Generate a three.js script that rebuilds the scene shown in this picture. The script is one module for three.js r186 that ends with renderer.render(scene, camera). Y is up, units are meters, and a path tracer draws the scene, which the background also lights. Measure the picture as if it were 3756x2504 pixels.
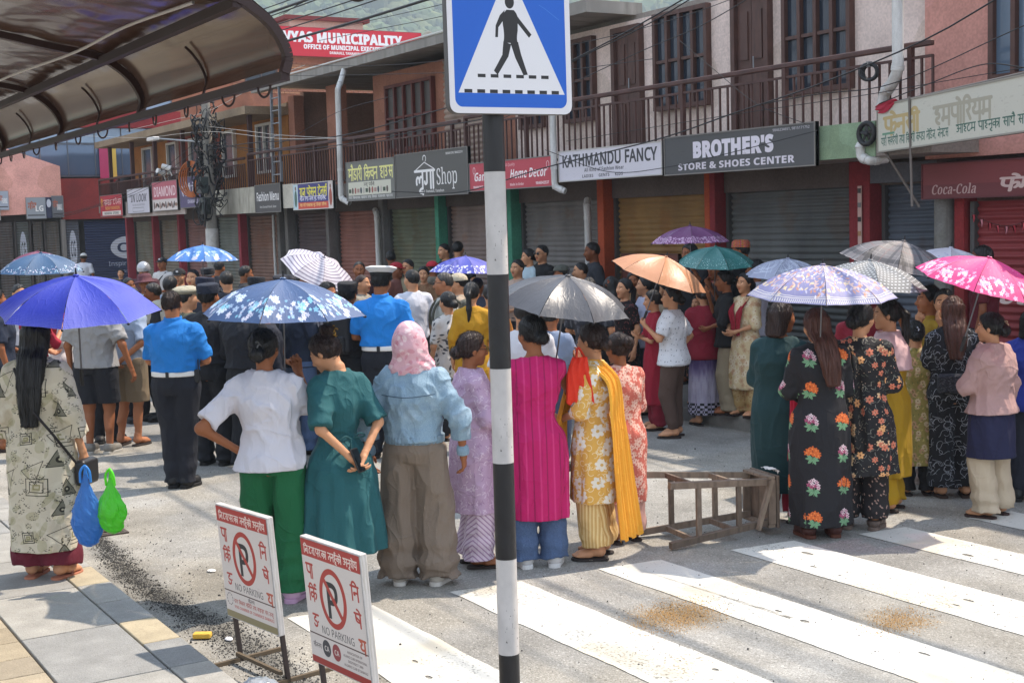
import * as THREE from 'three';
import { mergeGeometries } from 'three/addons/utils/BufferGeometryUtils.js';
import { RoundedBoxGeometry } from 'three/addons/geometries/RoundedBoxGeometry.js';
import { ImprovedNoise } from 'three/addons/math/ImprovedNoise.js';

// A street: x runs along the shop row (to the right), z from the shop fronts (0) across the road to the near pavement, y up, metres.
const scene = new THREE.Scene();
const camera = new THREE.PerspectiveCamera(28.067, 1.5, 0.1, 4000);
camera.position.set(12.609, 2.25, 10.848);
camera.rotation.order = 'YXZ';
camera.rotation.set(-0.08873, THREE.MathUtils.degToRad(58.907), -0.029);
const renderer = new THREE.WebGLRenderer();
renderer.toneMapping = THREE.LinearToneMapping;
renderer.toneMappingExposure = 1.85;
renderer.shadowMap.enabled = true;
const SUN = new THREE.Vector3(0.05, Math.sin(1.02), -Math.cos(1.02)).normalize();
{                                                                   // a hazy bright sky: pale blue overhead, milky towards the horizon
  const w = 512, h = 256, d = new Float32Array(w * h * 4);
  for (let j = 0; j < h; j++) for (let i = 0; i < w; i++) {
    const e = ((j + 0.5) / h - 0.5) * Math.PI, t = Math.pow(Math.max(0, Math.sin(e)), 0.55), o = (j * w + i) * 4, g = e < 0 ? 0.6 : 1;
    d[o] = (0.98 + (0.5 - 0.98) * t) * g; d[o + 1] = (1.0 + (0.64 - 1.0) * t) * g; d[o + 2] = (1.02 + (0.88 - 1.02) * t) * g; d[o + 3] = 1;
  }
  const sky = new THREE.DataTexture(d, w, h, THREE.RGBAFormat, THREE.FloatType); sky.mapping = THREE.EquirectangularReflectionMapping; sky.magFilter = THREE.LinearFilter; sky.needsUpdate = true;
  scene.background = sky; scene.environment = sky; scene.backgroundIntensity = scene.environmentIntensity = 1.18;
}
const sun = new THREE.DirectionalLight(0xfff1e0, 5);
sun.position.copy(SUN).multiplyScalar(60);
sun.castShadow = true;
sun.shadow.radius = 1.4;
sun.shadow.mapSize.set(4096, 4096);
Object.assign(sun.shadow.camera, { left: -50, right: 50, top: 50, bottom: -50, near: 1, far: 200 });
scene.add(sun, sun.target);

// ---------- small tools ----------
let seedState = 20240;
const R = () => { seedState = (seedState + 0x6d2b79f5) | 0; let t = Math.imul(seedState ^ (seedState >>> 15), 1 | seedState); t = (t + Math.imul(t ^ (t >>> 7), 61 | t)) ^ t; return ((t ^ (t >>> 14)) >>> 0) / 4294967296; };
const rr = (a, b) => a + (b - a) * R();
const PN = new ImprovedNoise();
const N3 = (x, y, z) => PN.noise(x, y, z);
const clamp = (x, a, b) => (x < a ? a : x > b ? b : x), lerp = (a, b, t) => a + (b - a) * t;
const sstep = (a, b, x) => { const t = clamp((x - a) / (b - a), 0, 1); return t * t * (3 - 2 * t); };
const D2R = Math.PI / 180;
const V = (x, y, z) => new THREE.Vector3(x, y, z);
const taken = new Map();
function numbered(n) { const k = (taken.get(n) ?? -1) + 1; taken.set(n, k); return k ? n + '_' + String(k).padStart(3, '0') : n; }
function meta(o, label, category, group, kind) { if (label) o.userData.label = label; if (category) o.userData.category = category; if (group) o.userData.group = group; if (kind) o.userData.kind = kind; return o; }
function thing(name, label, category, pos = [0, 0, 0], turn = 0, group, kind) {
  const o = new THREE.Group(); o.name = numbered(name); o.position.set(...pos); o.rotation.y = turn; scene.add(o);
  return meta(o, label, category, group, kind);
}
function part(parent, name, geo, mat, pos, rot) {
  const m = new THREE.Mesh(geo, mat); m.name = name; m.castShadow = m.receiveShadow = true;
  if (pos) m.position.set(...pos); if (rot) m.rotation.set(...rot);
  parent.add(m); return m;
}
function solo(name, geo, mat, label, category, group, kind) { return meta(part(scene, numbered(name), geo, mat), label, category, group, kind); }
const box = (w, h, d, x = 0, y = 0, z = 0) => new THREE.BoxGeometry(w, h, d).translate(x, y, z);
const rbox = (w, h, d, r = 0.006, x = 0, y = 0, z = 0) => new RoundedBoxGeometry(w, h, d, 1, r).translate(x, y, z);
const merge = (l) => { const any = l.some((g) => !g.index); return mergeGeometries(any ? l.map((g) => (g.index ? g.toNonIndexed() : g)) : l); };
const tube = (pts, r, seg = 24, rad = 6) => new THREE.TubeGeometry(new THREE.CatmullRomCurve3(pts.map((p) => (p.isVector3 ? p : V(...p)))), seg, r, rad, false);
function rod(a, b, r, rad = 8, r2 = r) {
  const A = V(...a), B = V(...b), d = B.clone().sub(A), g = new THREE.CylinderGeometry(r2, r, d.length(), rad);
  return g.applyQuaternion(new THREE.Quaternion().setFromUnitVectors(V(0, 1, 0), d.clone().normalize())).translate(...A.add(B).multiplyScalar(0.5).toArray());
}
function beam(a, b, w, h) {
  const A = V(...a), B = V(...b), d = B.clone().sub(A), g = new THREE.BoxGeometry(w, d.length(), h);
  return g.applyQuaternion(new THREE.Quaternion().setFromUnitVectors(V(0, 1, 0), d.clone().normalize())).translate(...A.add(B).multiplyScalar(0.5).toArray());
}
const lathe = (pts, seg = 24) => new THREE.LatheGeometry(pts.map(([x, y]) => new THREE.Vector2(x, y)), seg);
// real-size uv from position: faces pick the plane that they face
function boxUV(g, s = 1, off = 0) {
  const q = g.index ? g.toNonIndexed() : g, p = q.attributes.position, uv = new Float32Array(p.count * 2);
  for (let i = 0; i < p.count; i += 3) {
    const ax = p.getX(i), ay = p.getY(i), az = p.getZ(i), bx = p.getX(i + 1) - ax, by = p.getY(i + 1) - ay, bz = p.getZ(i + 1) - az, cx = p.getX(i + 2) - ax, cy = p.getY(i + 2) - ay, cz = p.getZ(i + 2) - az;
    const nx = Math.abs(by * cz - bz * cy), ny = Math.abs(bz * cx - bx * cz), nz = Math.abs(bx * cy - by * cx), k = ny > nx && ny > nz ? 1 : nx > nz ? 0 : 2;
    for (let j = 0; j < 3; j++) { const x = p.getX(i + j), y = p.getY(i + j), z = p.getZ(i + j); uv[(i + j) * 2] = (k === 0 ? z : x) * s + off; uv[(i + j) * 2 + 1] = (k === 1 ? z : y) * s + off; }
  }
  q.setAttribute('uv', new THREE.BufferAttribute(uv, 2)); return q;
}
// ---------- textures ----------
function canvasTex(w, h, draw, repeat = true) {
  const c = document.createElement('canvas'); c.width = w; c.height = h; const x = c.getContext('2d'); draw(x, w, h);
  const t = new THREE.CanvasTexture(c); t.colorSpace = THREE.SRGBColorSpace; t.magFilter = THREE.LinearFilter;
  if (repeat) t.wrapS = t.wrapT = THREE.RepeatWrapping;
  return t;
}
function dataTex(n, fn, srgb = false) {                 // grey or rgb tile, fn(u, v) in 0..1 -> number or [r, g, b] 0..1
  const d = new Uint8Array(n * n * 4);
  for (let j = 0; j < n; j++) for (let i = 0; i < n; i++) { const q = fn(i / n, j / n), o = (j * n + i) * 4; for (let c = 0; c < 3; c++) d[o + c] = clamp(Array.isArray(q) ? q[c] : q, 0, 1) * 255; d[o + 3] = 255; }
  const t = new THREE.DataTexture(d, n, n); t.magFilter = THREE.LinearFilter; t.wrapS = t.wrapT = THREE.RepeatWrapping; if (srgb) t.colorSpace = THREE.SRGBColorSpace; t.needsUpdate = true; return t;
}
// noise that tiles: on a torus of lattice f
function tnoise(u, v, f, s = 0) {
  const h = (a, b) => { const k = Math.sin(((a % f + f) % f) * 127.1 + ((b % f + f) % f) * 311.7 + s * 74.7) * 43758.5453; return k - Math.floor(k); };
  const x = u * f, y = v * f, i = Math.floor(x), j = Math.floor(y), a = x - i, b = y - j, p = a * a * (3 - 2 * a), q = b * b * (3 - 2 * b);
  return lerp(lerp(h(i, j), h(i + 1, j), p), lerp(h(i, j + 1), h(i + 1, j + 1), p), q);
}
const tfbm = (u, v, f, o = 4, s = 0) => { let a = 0, w = 0.5, t = 0; for (let i = 0; i < o; i++) { a += w * tnoise(u, v, f << i, s + i); t += w; w *= 0.5; } return a / t; };
const rep = (t, sx, sy = sx) => { const c = t.clone(); c.repeat.set(sx, sy); c.needsUpdate = true; return c; };
const mats = new Map();
function mat(color, rough = 0.8, extra = {}) {
  const key = color + '|' + rough + '|' + Object.entries(extra).map(([k, v]) => k + (v?.uuid ?? v)).join();
  if (!mats.has(key)) mats.set(key, new THREE.MeshPhysicalMaterial({ color, roughness: rough, ...extra }));
  return mats.get(key);
}
const ridge = (n, k) => Math.pow(1 - Math.abs(2 * n - 1), k);
const clothBump = dataTex(512, (u, v) => { const w = 0.2 * tfbm(u, v, 4, 2, 9), a = sstep(0.35, 0.6, tfbm(u, v, 4, 2, 23)), b = sstep(0.4, 0.6, tfbm(u, v, 4, 2, 29)); return 0.4 * a * ridge(tfbm(u * 2 + w, v + w * 0.5, 5, 2, 3), 6) + 0.3 * b * ridge(tfbm(u + v + w, v * 2 - u, 5, 2, 13), 7) + 0.16 * ridge(tfbm(u * 2 - w, v, 10, 2, 17), 5) + 0.16 * tfbm(u, v, 6, 3, 7) + 0.07 * tnoise(u, v, 256, 1); });
const grimeTex = dataTex(512, (u, v) => { const k = 0.91 + 0.24 * (tfbm(u, v, 5, 5, 1) - 0.5) + 0.1 * (tnoise(u, v, 128, 5) - 0.5), s = tfbm(u * 1, v, 3, 2, 12) > 0.63 ? 0.05 : 0; return [k - s, k - s * 1.1, k - s * 1.4]; }, true);
const streakTex = dataTex(512, (u, v) => { const k = 0.9 + 0.34 * (tfbm(u, v * 0.25, 16, 4, 2) - 0.5) * sstep(0.35, 0.6, tfbm(u, v, 4, 2, 8)) + 0.12 * (tfbm(u, v, 8, 4, 5) - 0.5); return [k, k, k]; }, true);
const plasterBump = dataTex(256, (u, v) => tfbm(u, v, 8, 5, 4));
const hairBump = dataTex(256, (u, v) => 0.6 * tnoise(u, v * 0.02, 64, 2) + 0.4 * tnoise(u, v * 0.03, 24, 6));
const fabric = (color, o = {}) => mat(color, o.rough ?? 0.86, { bumpMap: clothBump, bumpScale: (o.bump ?? 0.005) * 2.2, map: o.map ?? null, ...(o.sheen ? { sheen: o.sheen, sheenRoughness: 0.5 } : {}) });
// ---------- distance fields and their mesher ----------
function netMesh(f, b, c) {
  const nx = Math.ceil((b[3] - b[0]) / c) + 1, ny = Math.ceil((b[4] - b[1]) / c) + 1, nz = Math.ceil((b[5] - b[2]) / c) + 1, B = 4;
  const val = new Float32Array(nx * ny * nz).fill(NaN), cells = [], id = (i, j, k) => (k * ny + j) * nx + i, reach = B * c * 0.9 * 1.5 + 0.02;
  for (let k0 = 0; k0 < nz - 1; k0 += B) for (let j0 = 0; j0 < ny - 1; j0 += B) for (let i0 = 0; i0 < nx - 1; i0 += B) {
    if (Math.abs(f(b[0] + (i0 + 2) * c, b[1] + (j0 + 2) * c, b[2] + (k0 + 2) * c)) > reach) continue;
    const i1 = Math.min(i0 + B, nx - 1), j1 = Math.min(j0 + B, ny - 1), k1 = Math.min(k0 + B, nz - 1);
    for (let k = k0; k <= k1; k++) for (let j = j0; j <= j1; j++) for (let i = i0; i <= i1; i++) { const n = id(i, j, k); if (val[n] !== val[n]) val[n] = f(b[0] + i * c, b[1] + j * c, b[2] + k * c); }
    for (let k = k0; k < k1; k++) for (let j = j0; j < j1; j++) for (let i = i0; i < i1; i++) cells.push(i, j, k);
  }
  const at = new Int32Array(nx * ny * nz).fill(-1), pos = [], idx = [], off = [0, 1, nx, nx + 1, nx * ny, nx * ny + 1, nx * ny + nx, nx * ny + nx + 1];
  const E = [0, 1, 2, 3, 4, 5, 6, 7, 0, 2, 1, 3, 4, 6, 5, 7, 0, 4, 1, 5, 2, 6, 3, 7], keep = [];
  for (let q = 0; q < cells.length; q += 3) {
    const i = cells[q], j = cells[q + 1], k = cells[q + 2], n = id(i, j, k); let m = 0;
    for (let e = 0; e < 8; e++) if (val[n + off[e]] < 0) m |= 1 << e;
    if (m === 0 || m === 255) continue;
    let x = 0, y = 0, z = 0, w = 0;
    for (let e = 0; e < 24; e += 2) {
      const a = E[e], d = E[e + 1]; if (((m >> a) & 1) === ((m >> d) & 1)) continue;
      const va = val[n + off[a]], t = va / (va - val[n + off[d]]);
      x += (a & 1) + t * ((d & 1) - (a & 1)); y += ((a >> 1) & 1) + t * (((d >> 1) & 1) - ((a >> 1) & 1)); z += (a >> 2) + t * ((d >> 2) - (a >> 2)); w++;
    }
    at[n] = pos.length / 3; keep.push(i, j, k); pos.push(b[0] + (i + x / w) * c, b[1] + (j + y / w) * c, b[2] + (k + z / w) * c);
  }
  const sx = 1, sy = nx, sz = nx * ny;
  for (let q = 0; q < keep.length; q += 3) {
    const n = id(keep[q], keep[q + 1], keep[q + 2]), v0 = val[n] < 0;
    for (const [s, a, d] of [[sx, sy, sz], [sy, sz, sx], [sz, sx, sy]]) {
      if ((val[n + s] < 0) === v0) continue;
      const A = at[n - a - d], Bq = at[n - d], C = at[n], Dq = at[n - a];
      if (A < 0 || Bq < 0 || C < 0 || Dq < 0) continue;
      if (v0) idx.push(A, Bq, C, A, C, Dq); else idx.push(A, C, Bq, A, Dq, C);
    }
  }
  const g = new THREE.BufferGeometry();
  g.setAttribute('position', new THREE.Float32BufferAttribute(pos, 3)); g.setIndex(idx); g.computeVertexNormals(); return g;
}
// smooth-shaded uv by facing, keeping shared normals
function netUV(g, ox = 0, oy = 0) {
  const p = g.attributes.position, n = g.attributes.normal, ix = g.index.array, map = new Map(), P = [], Nn = [], UV = [], I = [];
  for (let t = 0; t < ix.length; t += 3) {
    let a = 0, b = 0; for (let j = 0; j < 3; j++) { a += n.getX(ix[t + j]); b += n.getZ(ix[t + j]); }
    const side = Math.abs(a) > Math.abs(b) * 1.15 ? 1 : 0;
    for (let j = 0; j < 3; j++) {
      const v = ix[t + j], key = v * 2 + side; let w = map.get(key);
      if (w === undefined) { w = P.length / 3; map.set(key, w); P.push(p.getX(v), p.getY(v), p.getZ(v)); Nn.push(n.getX(v), n.getY(v), n.getZ(v)); UV.push((side ? p.getZ(v) + 0.31 : p.getX(v)) + ox, p.getY(v) + oy); }
      I.push(w);
    }
  }
  const o = new THREE.BufferGeometry(); o.setAttribute('position', new THREE.Float32BufferAttribute(P, 3)); o.setAttribute('normal', new THREE.Float32BufferAttribute(Nn, 3)); o.setAttribute('uv', new THREE.Float32BufferAttribute(UV, 2)); o.setIndex(I); return o;
}
const cap = (a, b, ra, rb = ra) => {
  const [ax, ay, az] = a, dx = b[0] - ax, dy = b[1] - ay, dz = b[2] - az, L = dx * dx + dy * dy + dz * dz || 1e-9;
  return (x, y, z) => { const px = x - ax, py = y - ay, pz = z - az; let t = (px * dx + py * dy + pz * dz) / L; t = t < 0 ? 0 : t > 1 ? 1 : t; const qx = px - dx * t, qy = py - dy * t, qz = pz - dz * t; return Math.sqrt(qx * qx + qy * qy + qz * qz) - ra - (rb - ra) * t; };
};
const capCut = (a, b, ra, rb) => {                                  // ends flat at b
  const f = cap(a, [b[0] * 2 - a[0], b[1] * 2 - a[1], b[2] * 2 - a[2]], ra, rb * 2 - ra), dx = b[0] - a[0], dy = b[1] - a[1], dz = b[2] - a[2], l = Math.hypot(dx, dy, dz) || 1;
  return (x, y, z) => Math.max(f(x, y, z), ((x - b[0]) * dx + (y - b[1]) * dy + (z - b[2]) * dz) / l);
};
const ell = (c, r) => { const m = Math.min(...r); return (x, y, z) => (Math.sqrt(((x - c[0]) / r[0]) ** 2 + ((y - c[1]) / r[1]) ** 2 + ((z - c[2]) / r[2]) ** 2) - 1) * m; };
const smin = (a, b, k) => { const h = k - Math.abs(a - b); return h > 0 ? Math.min(a, b) - (h * h) / (4 * k) : Math.min(a, b); };
const smax = (a, b, k) => -smin(-a, -b, k);
const uni = (l, k) => (x, y, z) => { let d = l[0](x, y, z); for (let i = 1; i < l.length; i++) d = smin(d, l[i](x, y, z), k); return d; };
// stacked ellipses: rows [y, rx, rz, cx, cz], rising y; optional folds
function loft(rows, o = {}) {
  const y0 = rows[0][0], y1 = rows[rows.length - 1][0], n = Math.max(8, Math.ceil((y1 - y0) / 0.01)), T = new Float32Array((n + 1) * 4);
  for (let i = 0, r = 0; i <= n; i++) {
    const y = y0 + ((y1 - y0) * i) / n; while (r < rows.length - 2 && y > rows[r + 1][0]) r++;
    const A = rows[r], Bq = rows[r + 1], P = rows[r - 1] ?? A, Q = rows[r + 2] ?? Bq, L = Bq[0] - A[0], t = clamp((y - A[0]) / L, 0, 1), t2 = t * t, t3 = t2 * t;
    for (let c = 0; c < 4; c++) { const a = A[c + 1] ?? 0, b = Bq[c + 1] ?? 0, ma = P === A ? b - a : ((b - (P[c + 1] ?? 0)) / (Bq[0] - P[0])) * L, mb = Q === Bq ? b - a : (((Q[c + 1] ?? 0) - a) / (Q[0] - A[0])) * L; T[i * 4 + c] = (2 * t3 - 3 * t2 + 1) * a + (t3 - 2 * t2 + t) * ma + (3 * t2 - 2 * t3) * b + (t3 - t2) * mb; }
  }
  const F = o.fold;
  return (x, y, z) => {
    const q = clamp(((y - y0) / (y1 - y0)) * n, 0, n - 0.001), i = q | 0, t = q - i, a = i * 4;
    const rx = T[a] + (T[a + 4] - T[a]) * t, rz = T[a + 1] + (T[a + 5] - T[a + 1]) * t, px = x - (T[a + 2] + (T[a + 6] - T[a + 2]) * t), pz = z - (T[a + 3] + (T[a + 7] - T[a + 3]) * t);
    const k = Math.sqrt((px / rx) ** 2 + (pz / rz) ** 2), m = rx < rz ? rx : rz; let d = (k - 1) * (m + (Math.max(rx, rz) - m) * 0.35);
    if (F) { const w = sstep(F.y0, F.y1, y); if (w > 0) { const th = Math.atan2(px / rx, pz / rz); d -= w * F.amp * (Math.sin(th * F.n + F.s + 1.7 * Math.sin(y * 3.1 + F.s)) + 0.6 * Math.sin(th * (F.n * 0.53 | 0) + F.s * 2.3 - y * 2.2)); } }
    return Math.max(d, y - y1, y0 - y);
  };
}
// ---------- people (drawn 1.65 m tall, then scaled) ----------
const HEAD = (male) => {
  const j = male ? 1.06 : 1, base = uni([ell([0, 0.135, -0.012], [0.074, 0.09, 0.093]), ell([0, 0.064, 0.018], [0.053 * j, 0.062, 0.064]), cap([0, 0.016, 0.056], [0, 0.02, 0.05], 0.021 * j), cap([-0.04, 0.083, 0.045], [-0.036, 0.09, 0.05], 0.026), cap([0.04, 0.083, 0.045], [0.036, 0.09, 0.05], 0.026), cap([0, -0.075, -0.036], [0, 0.055, -0.026], male ? 0.058 : 0.049, male ? 0.056 : 0.047)], 0.03);
  const face = uni([base, cap([0, 0.118, 0.082], [0, 0.079, 0.101], 0.007, 0.0125), cap([-0.012, 0.073, 0.09], [0.012, 0.073, 0.09], 0.008), cap([-0.036, 0.131, 0.07], [-0.01, 0.127, 0.079], 0.01), cap([0.036, 0.131, 0.07], [0.01, 0.127, 0.079], 0.01)], 0.012);
  const lips = uni([cap([-0.017, 0.0535, 0.079], [0.017, 0.0535, 0.079], 0.0062), cap([-0.014, 0.044, 0.079], [0.014, 0.044, 0.079], 0.007)], 0.004), eye = (s) => ell([0.031 * s, 0.112, 0.073], [0.0135, 0.0095, 0.012]);
  const e1 = eye(1), e2 = eye(-1), sock = uni([ell([0.031, 0.113, 0.094], [0.018, 0.012, 0.014]), ell([-0.031, 0.113, 0.094], [0.018, 0.012, 0.014])], 0.01), ears = uni([ell([0.076, 0.106, -0.012], [0.01, 0.031, 0.018]), ell([-0.076, 0.106, -0.012], [0.01, 0.031, 0.018])], 0.005);
  return (x, y, z) => { let d = face(x, y, z); d = smax(d, -sock(x, y, z), 0.012); d = smin(d, lips(x, y, z), 0.006); d = Math.min(d, e1(x, y, z), e2(x, y, z)); return smin(d, ears(x, y, z), 0.008); };
};
const geoCache = new Map();
const cached = (key, make) => { if (!geoCache.has(key)) geoCache.set(key, make()); return geoCache.get(key); };
function tint(g, fn) {
  const p = g.attributes.position, c = new Float32Array(p.count * 3);
  for (let i = 0; i < p.count; i++) { const q = fn(p.getX(i), p.getY(i), p.getZ(i)); c[i * 3] = q[0]; c[i * 3 + 1] = q[1]; c[i * 3 + 2] = q[2]; }
  g.setAttribute('color', new THREE.BufferAttribute(c, 3)); return g;
}
const ONE = [1, 1, 1];
const headGeo = (male, lo) => cached('head' + male + lo, () => tint(netMesh(HEAD(male), [-0.105, -0.09, -0.125, 0.105, 0.25, 0.135], lo ? 0.0105 : 0.0056), (x, y, z) => {
  const ax = Math.abs(x);
  if (z > 0.06) {
    const ex = (ax - 0.031) / 0.0145, ey = (y - 0.112) / 0.0085, e = ex * ex + ey * ey;
    if (e < 1) return (ax - 0.031) ** 2 + (y - 0.112) ** 2 < 0.0056 ** 2 ? [0.03, 0.02, 0.02] : y > 0.1175 ? [0.08, 0.06, 0.06] : [1.5, 1.7, 1.9];
    if (ax > 0.012 && ax < 0.052 && Math.abs(y - (0.1365 - 0.09 * Math.abs(ax - 0.036))) < (male ? 0.005 : 0.0038)) return [0.12, 0.1, 0.1];
    if (ax < 0.024 && Math.abs(y - 0.049) < 0.0105 * (1 - (ax / 0.03) ** 2) && z > 0.07) return [0.82, 0.48, 0.5];
    if (male && y < 0.066 && y > 0.058 && ax < 0.025) return [0.5, 0.5, 0.52];
  }
  if (male && y < 0.045 && y > 0.0) return [0.86, 0.84, 0.84];
  const hl = (z - 0.066) * 0.87 - (y - 0.19) * 0.49;
  return hl < -0.012 && y > 0.09 && !(ax > 0.07 && y < 0.14) ? [0.12, 0.1, 0.1] : ONE;
}));
// a left hand hanging down: fingers to -y, palm to -x, thumb in front (+z)
const handGeo = (kind, lo) => cached('hand' + kind + lo, () => {
  const c = { relax: [18, 26, 20], grip: [62, 85, 55], flat: [4, 6, 4] }[kind], l = [], z = [0.03, 0.0105, -0.009, -0.0275], len = [0.068, 0.076, 0.07, 0.054];
  l.push(cap([0, 0.02, 0], [0, -0.02, 0], 0.024), cap([0, -0.02, 0.018], [0, -0.08, 0.024], 0.0135), cap([0, -0.02, 0], [0, -0.085, 0.004], 0.0145), cap([0, -0.02, -0.018], [0, -0.08, -0.02], 0.013));
  const palm = uni(l, 0.014), fs = [];
  for (let i = 0; i < 4; i++) {
    let x = 0, y = -0.083 + (i === 3 ? 0.008 : 0), a = 0, r = i === 3 ? 0.0072 : 0.0086; const zz = z[i];
    for (let s = 0; s < 3; s++) { a += c[s] * D2R * (1 + 0.12 * i); const L = len[i] * [0.45, 0.32, 0.27][s], nx = x - Math.sin(a) * L, ny = y - Math.cos(a) * L; fs.push(cap([x, y, zz * (1 + 0.04 * s)], [nx, ny, zz * (1 + 0.04 * (s + 1))], r, r * 0.92)); x = nx; y = ny; r *= 0.92; }
  }
  const t = kind === 'grip' ? [[-0.006, -0.025, 0.022], [-0.026, -0.058, 0.042], [-0.045, -0.075, 0.022]] : [[-0.004, -0.02, 0.022], [-0.014, -0.052, 0.046], [-0.018, -0.085, 0.052]];
  fs.push(cap(t[0], t[1], 0.0125, 0.0098), cap(t[1], t[2], 0.0098, 0.0082));
  const F = (x, y, zz) => { let d = palm(x, y, zz); for (const f of fs) d = smin(d, f(x, y, zz), 0.005); return d; };
  return netMesh(F, [-0.1, -0.19, -0.06, 0.04, 0.06, 0.085], lo ? 0.0085 : 0.0058);
});
const footGeo = (lo) => cached('foot' + lo, () => {
  const l = [cap([0, 0.1, -0.02], [0, 0.05, -0.03], 0.035, 0.036), cap([0, 0.045, -0.035], [0, 0.03, 0.1], 0.034, 0.027), cap([-0.018, 0.026, 0.05], [-0.022, 0.022, 0.125], 0.026, 0.022), cap([0.02, 0.026, 0.05], [0.025, 0.02, 0.11], 0.026, 0.018)];
  const f = uni(l, 0.025), toes = [[-0.03, 0.158, 0.0125], [-0.01, 0.16, 0.01], [0.008, 0.153, 0.0095], [0.024, 0.142, 0.009], [0.038, 0.128, 0.0085]].map(([x, z, r]) => cap([x, 0.02, z - 0.045], [x, 0.014, z], r));
  return netMesh((x, y, z) => { let d = f(x, y, z); for (const t of toes) d = smin(d, t(x, y, z), 0.006); return Math.max(d, 0.004 - y); }, [-0.07, -0.01, -0.09, 0.07, 0.15, 0.19], lo ? 0.012 : 0.0075);
});
function soleShape(k = 1) { const s = new THREE.Shape(); s.moveTo(-0.036 * k, -0.06); s.bezierCurveTo(-0.04 * k, -0.1, 0.04 * k, -0.1, 0.036 * k, -0.06); s.bezierCurveTo(0.032 * k, 0, 0.055 * k, 0.05, 0.052 * k, 0.1); s.bezierCurveTo(0.048 * k, 0.18, -0.04 * k, 0.2, -0.05 * k, 0.12); s.bezierCurveTo(-0.055 * k, 0.06, -0.034 * k, 0.01, -0.036 * k, -0.06); return s; }
const soleGeo = (h, k) => cached('sole' + h + k, () => new THREE.ExtrudeGeometry(soleShape(k), { depth: h, bevelEnabled: true, bevelSize: 0.004, bevelThickness: 0.004, bevelSegments: 1, curveSegments: 6 }).rotateX(Math.PI / 2).scale(1, 1, 1).translate(0, h + 0.002, 0));
const upperGeo = (kind, lo) => cached('upper' + kind + lo, () => {
  const boot = kind === 'boot', l = [cap([0, boot ? 0.2 : 0.085, -0.03], [0, 0.06, -0.035], boot ? 0.05 : 0.042, 0.044), cap([0, 0.06, -0.03], [0, 0.045, 0.11], 0.047, 0.04), cap([-0.004, 0.04, 0.1], [-0.004, 0.032, 0.125], 0.045, 0.04)];
  const f = uni(l, 0.04);
  return netMesh((x, y, z) => { let d = f(x, y, z); d = smax(d, 0.02 - y, 0.008); return Math.max(d, y - (boot ? 0.2 : kind === 'clog' ? 0.075 : 0.095 - clamp(z, -0.1, 0.05) * 0.2)); }, [-0.08, 0, -0.11, 0.08, 0.24, 0.2], lo ? 0.012 : 0.008);
});
function strapGeo(kind) {
  return cached('strap' + kind, () => {
    const band = (z0, z1, w) => { const g = new THREE.CylinderGeometry(0.053, 0.053, w, 14, 1, true, -Math.PI / 2, Math.PI).rotateX(Math.PI / 2); const p = g.attributes.position; for (let i = 0; i < p.count; i++) { const x = p.getX(i); p.setY(i, Math.max(0.012, p.getY(i) * 0.95 + 0.012)); p.setZ(i, p.getZ(i) + lerp(z0, z1, (x + 0.053) / 0.106)); } g.computeVertexNormals(); return g; };
    if (kind === 'cross') return merge([band(0.03, 0.1, 0.03), band(0.1, 0.03, 0.03)].map((g, i) => g.scale(1 + 0.03 * i, 1 + 0.05 * i, 1)));
    if (kind === 'slide') return merge([band(0.055, 0.06, 0.065)]);
    return merge([tube([[-0.045, 0.018, 0.02], [-0.035, 0.05, 0.06], [-0.012, 0.045, 0.125]], 0.006, 8, 5), tube([[0.048, 0.018, 0.02], [0.035, 0.048, 0.06], [-0.012, 0.045, 0.125]], 0.006, 8, 5)]);
  });
}
const POSE = {
  down: [0.225, 1.075, -0.035, 0.235, 0.83, 0.03], away: [0.25, 1.08, -0.05, 0.3, 0.84, 0.0], hip: [0.375, 1.09, -0.13, 0.19, 0.94, -0.02, 'relax'], back: [0.235, 1.08, -0.13, 0.05, 0.9, -0.2], cross: [0.215, 1.08, 0.09, -0.04, 1.11, 0.19], crossB: [0.215, 1.08, 0.09, -0.02, 1.14, 0.2],
  umb: [0.215, 1.1, 0.1, 0.12, 1.24, 0.27, 'grip'], umbUp: [0.25, 1.15, 0.12, 0.16, 1.38, 0.22, 'grip'], mouth: [0.21, 1.12, 0.14, 0.05, 1.36, 0.2], front: [0.215, 1.075, 0.05, 0.05, 1.0, 0.22], chest: [0.22, 1.09, 0.08, 0.02, 1.2, 0.2], up: [0.29, 1.4, 0.1, 0.22, 1.66, 0.12, 'grip'], face: [0.23, 1.15, 0.17, 0.1, 1.42, 0.18, 'grip'], phone: [0.21, 1.09, 0.09, 0.1, 1.2, 0.3, 'grip'], bag: [0.22, 1.08, -0.02, 0.24, 0.83, 0.06, 'grip'], shoulder: [0.26, 1.13, 0.17, 0.34, 1.3, 0.34],
};
const SKINS = { a: 0xa9704f, b: 0x8f5a3c, c: 0xc08c69, d: 0x7a4a31 };
const skinMat = (k) => mat(SKINS[k], 0.55, { vertexColors: true, specularIntensity: 0.5 });
const HAIRC = { k: 0x0d0a09, b: 0x2b1710, r: 0x4a2414, g: 0x3a3632 };
const hairMat = (k) => mat(HAIRC[k], 0.5, { bumpMap: rep(hairBump, 5, 5), bumpScale: 0.011 });
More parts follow.
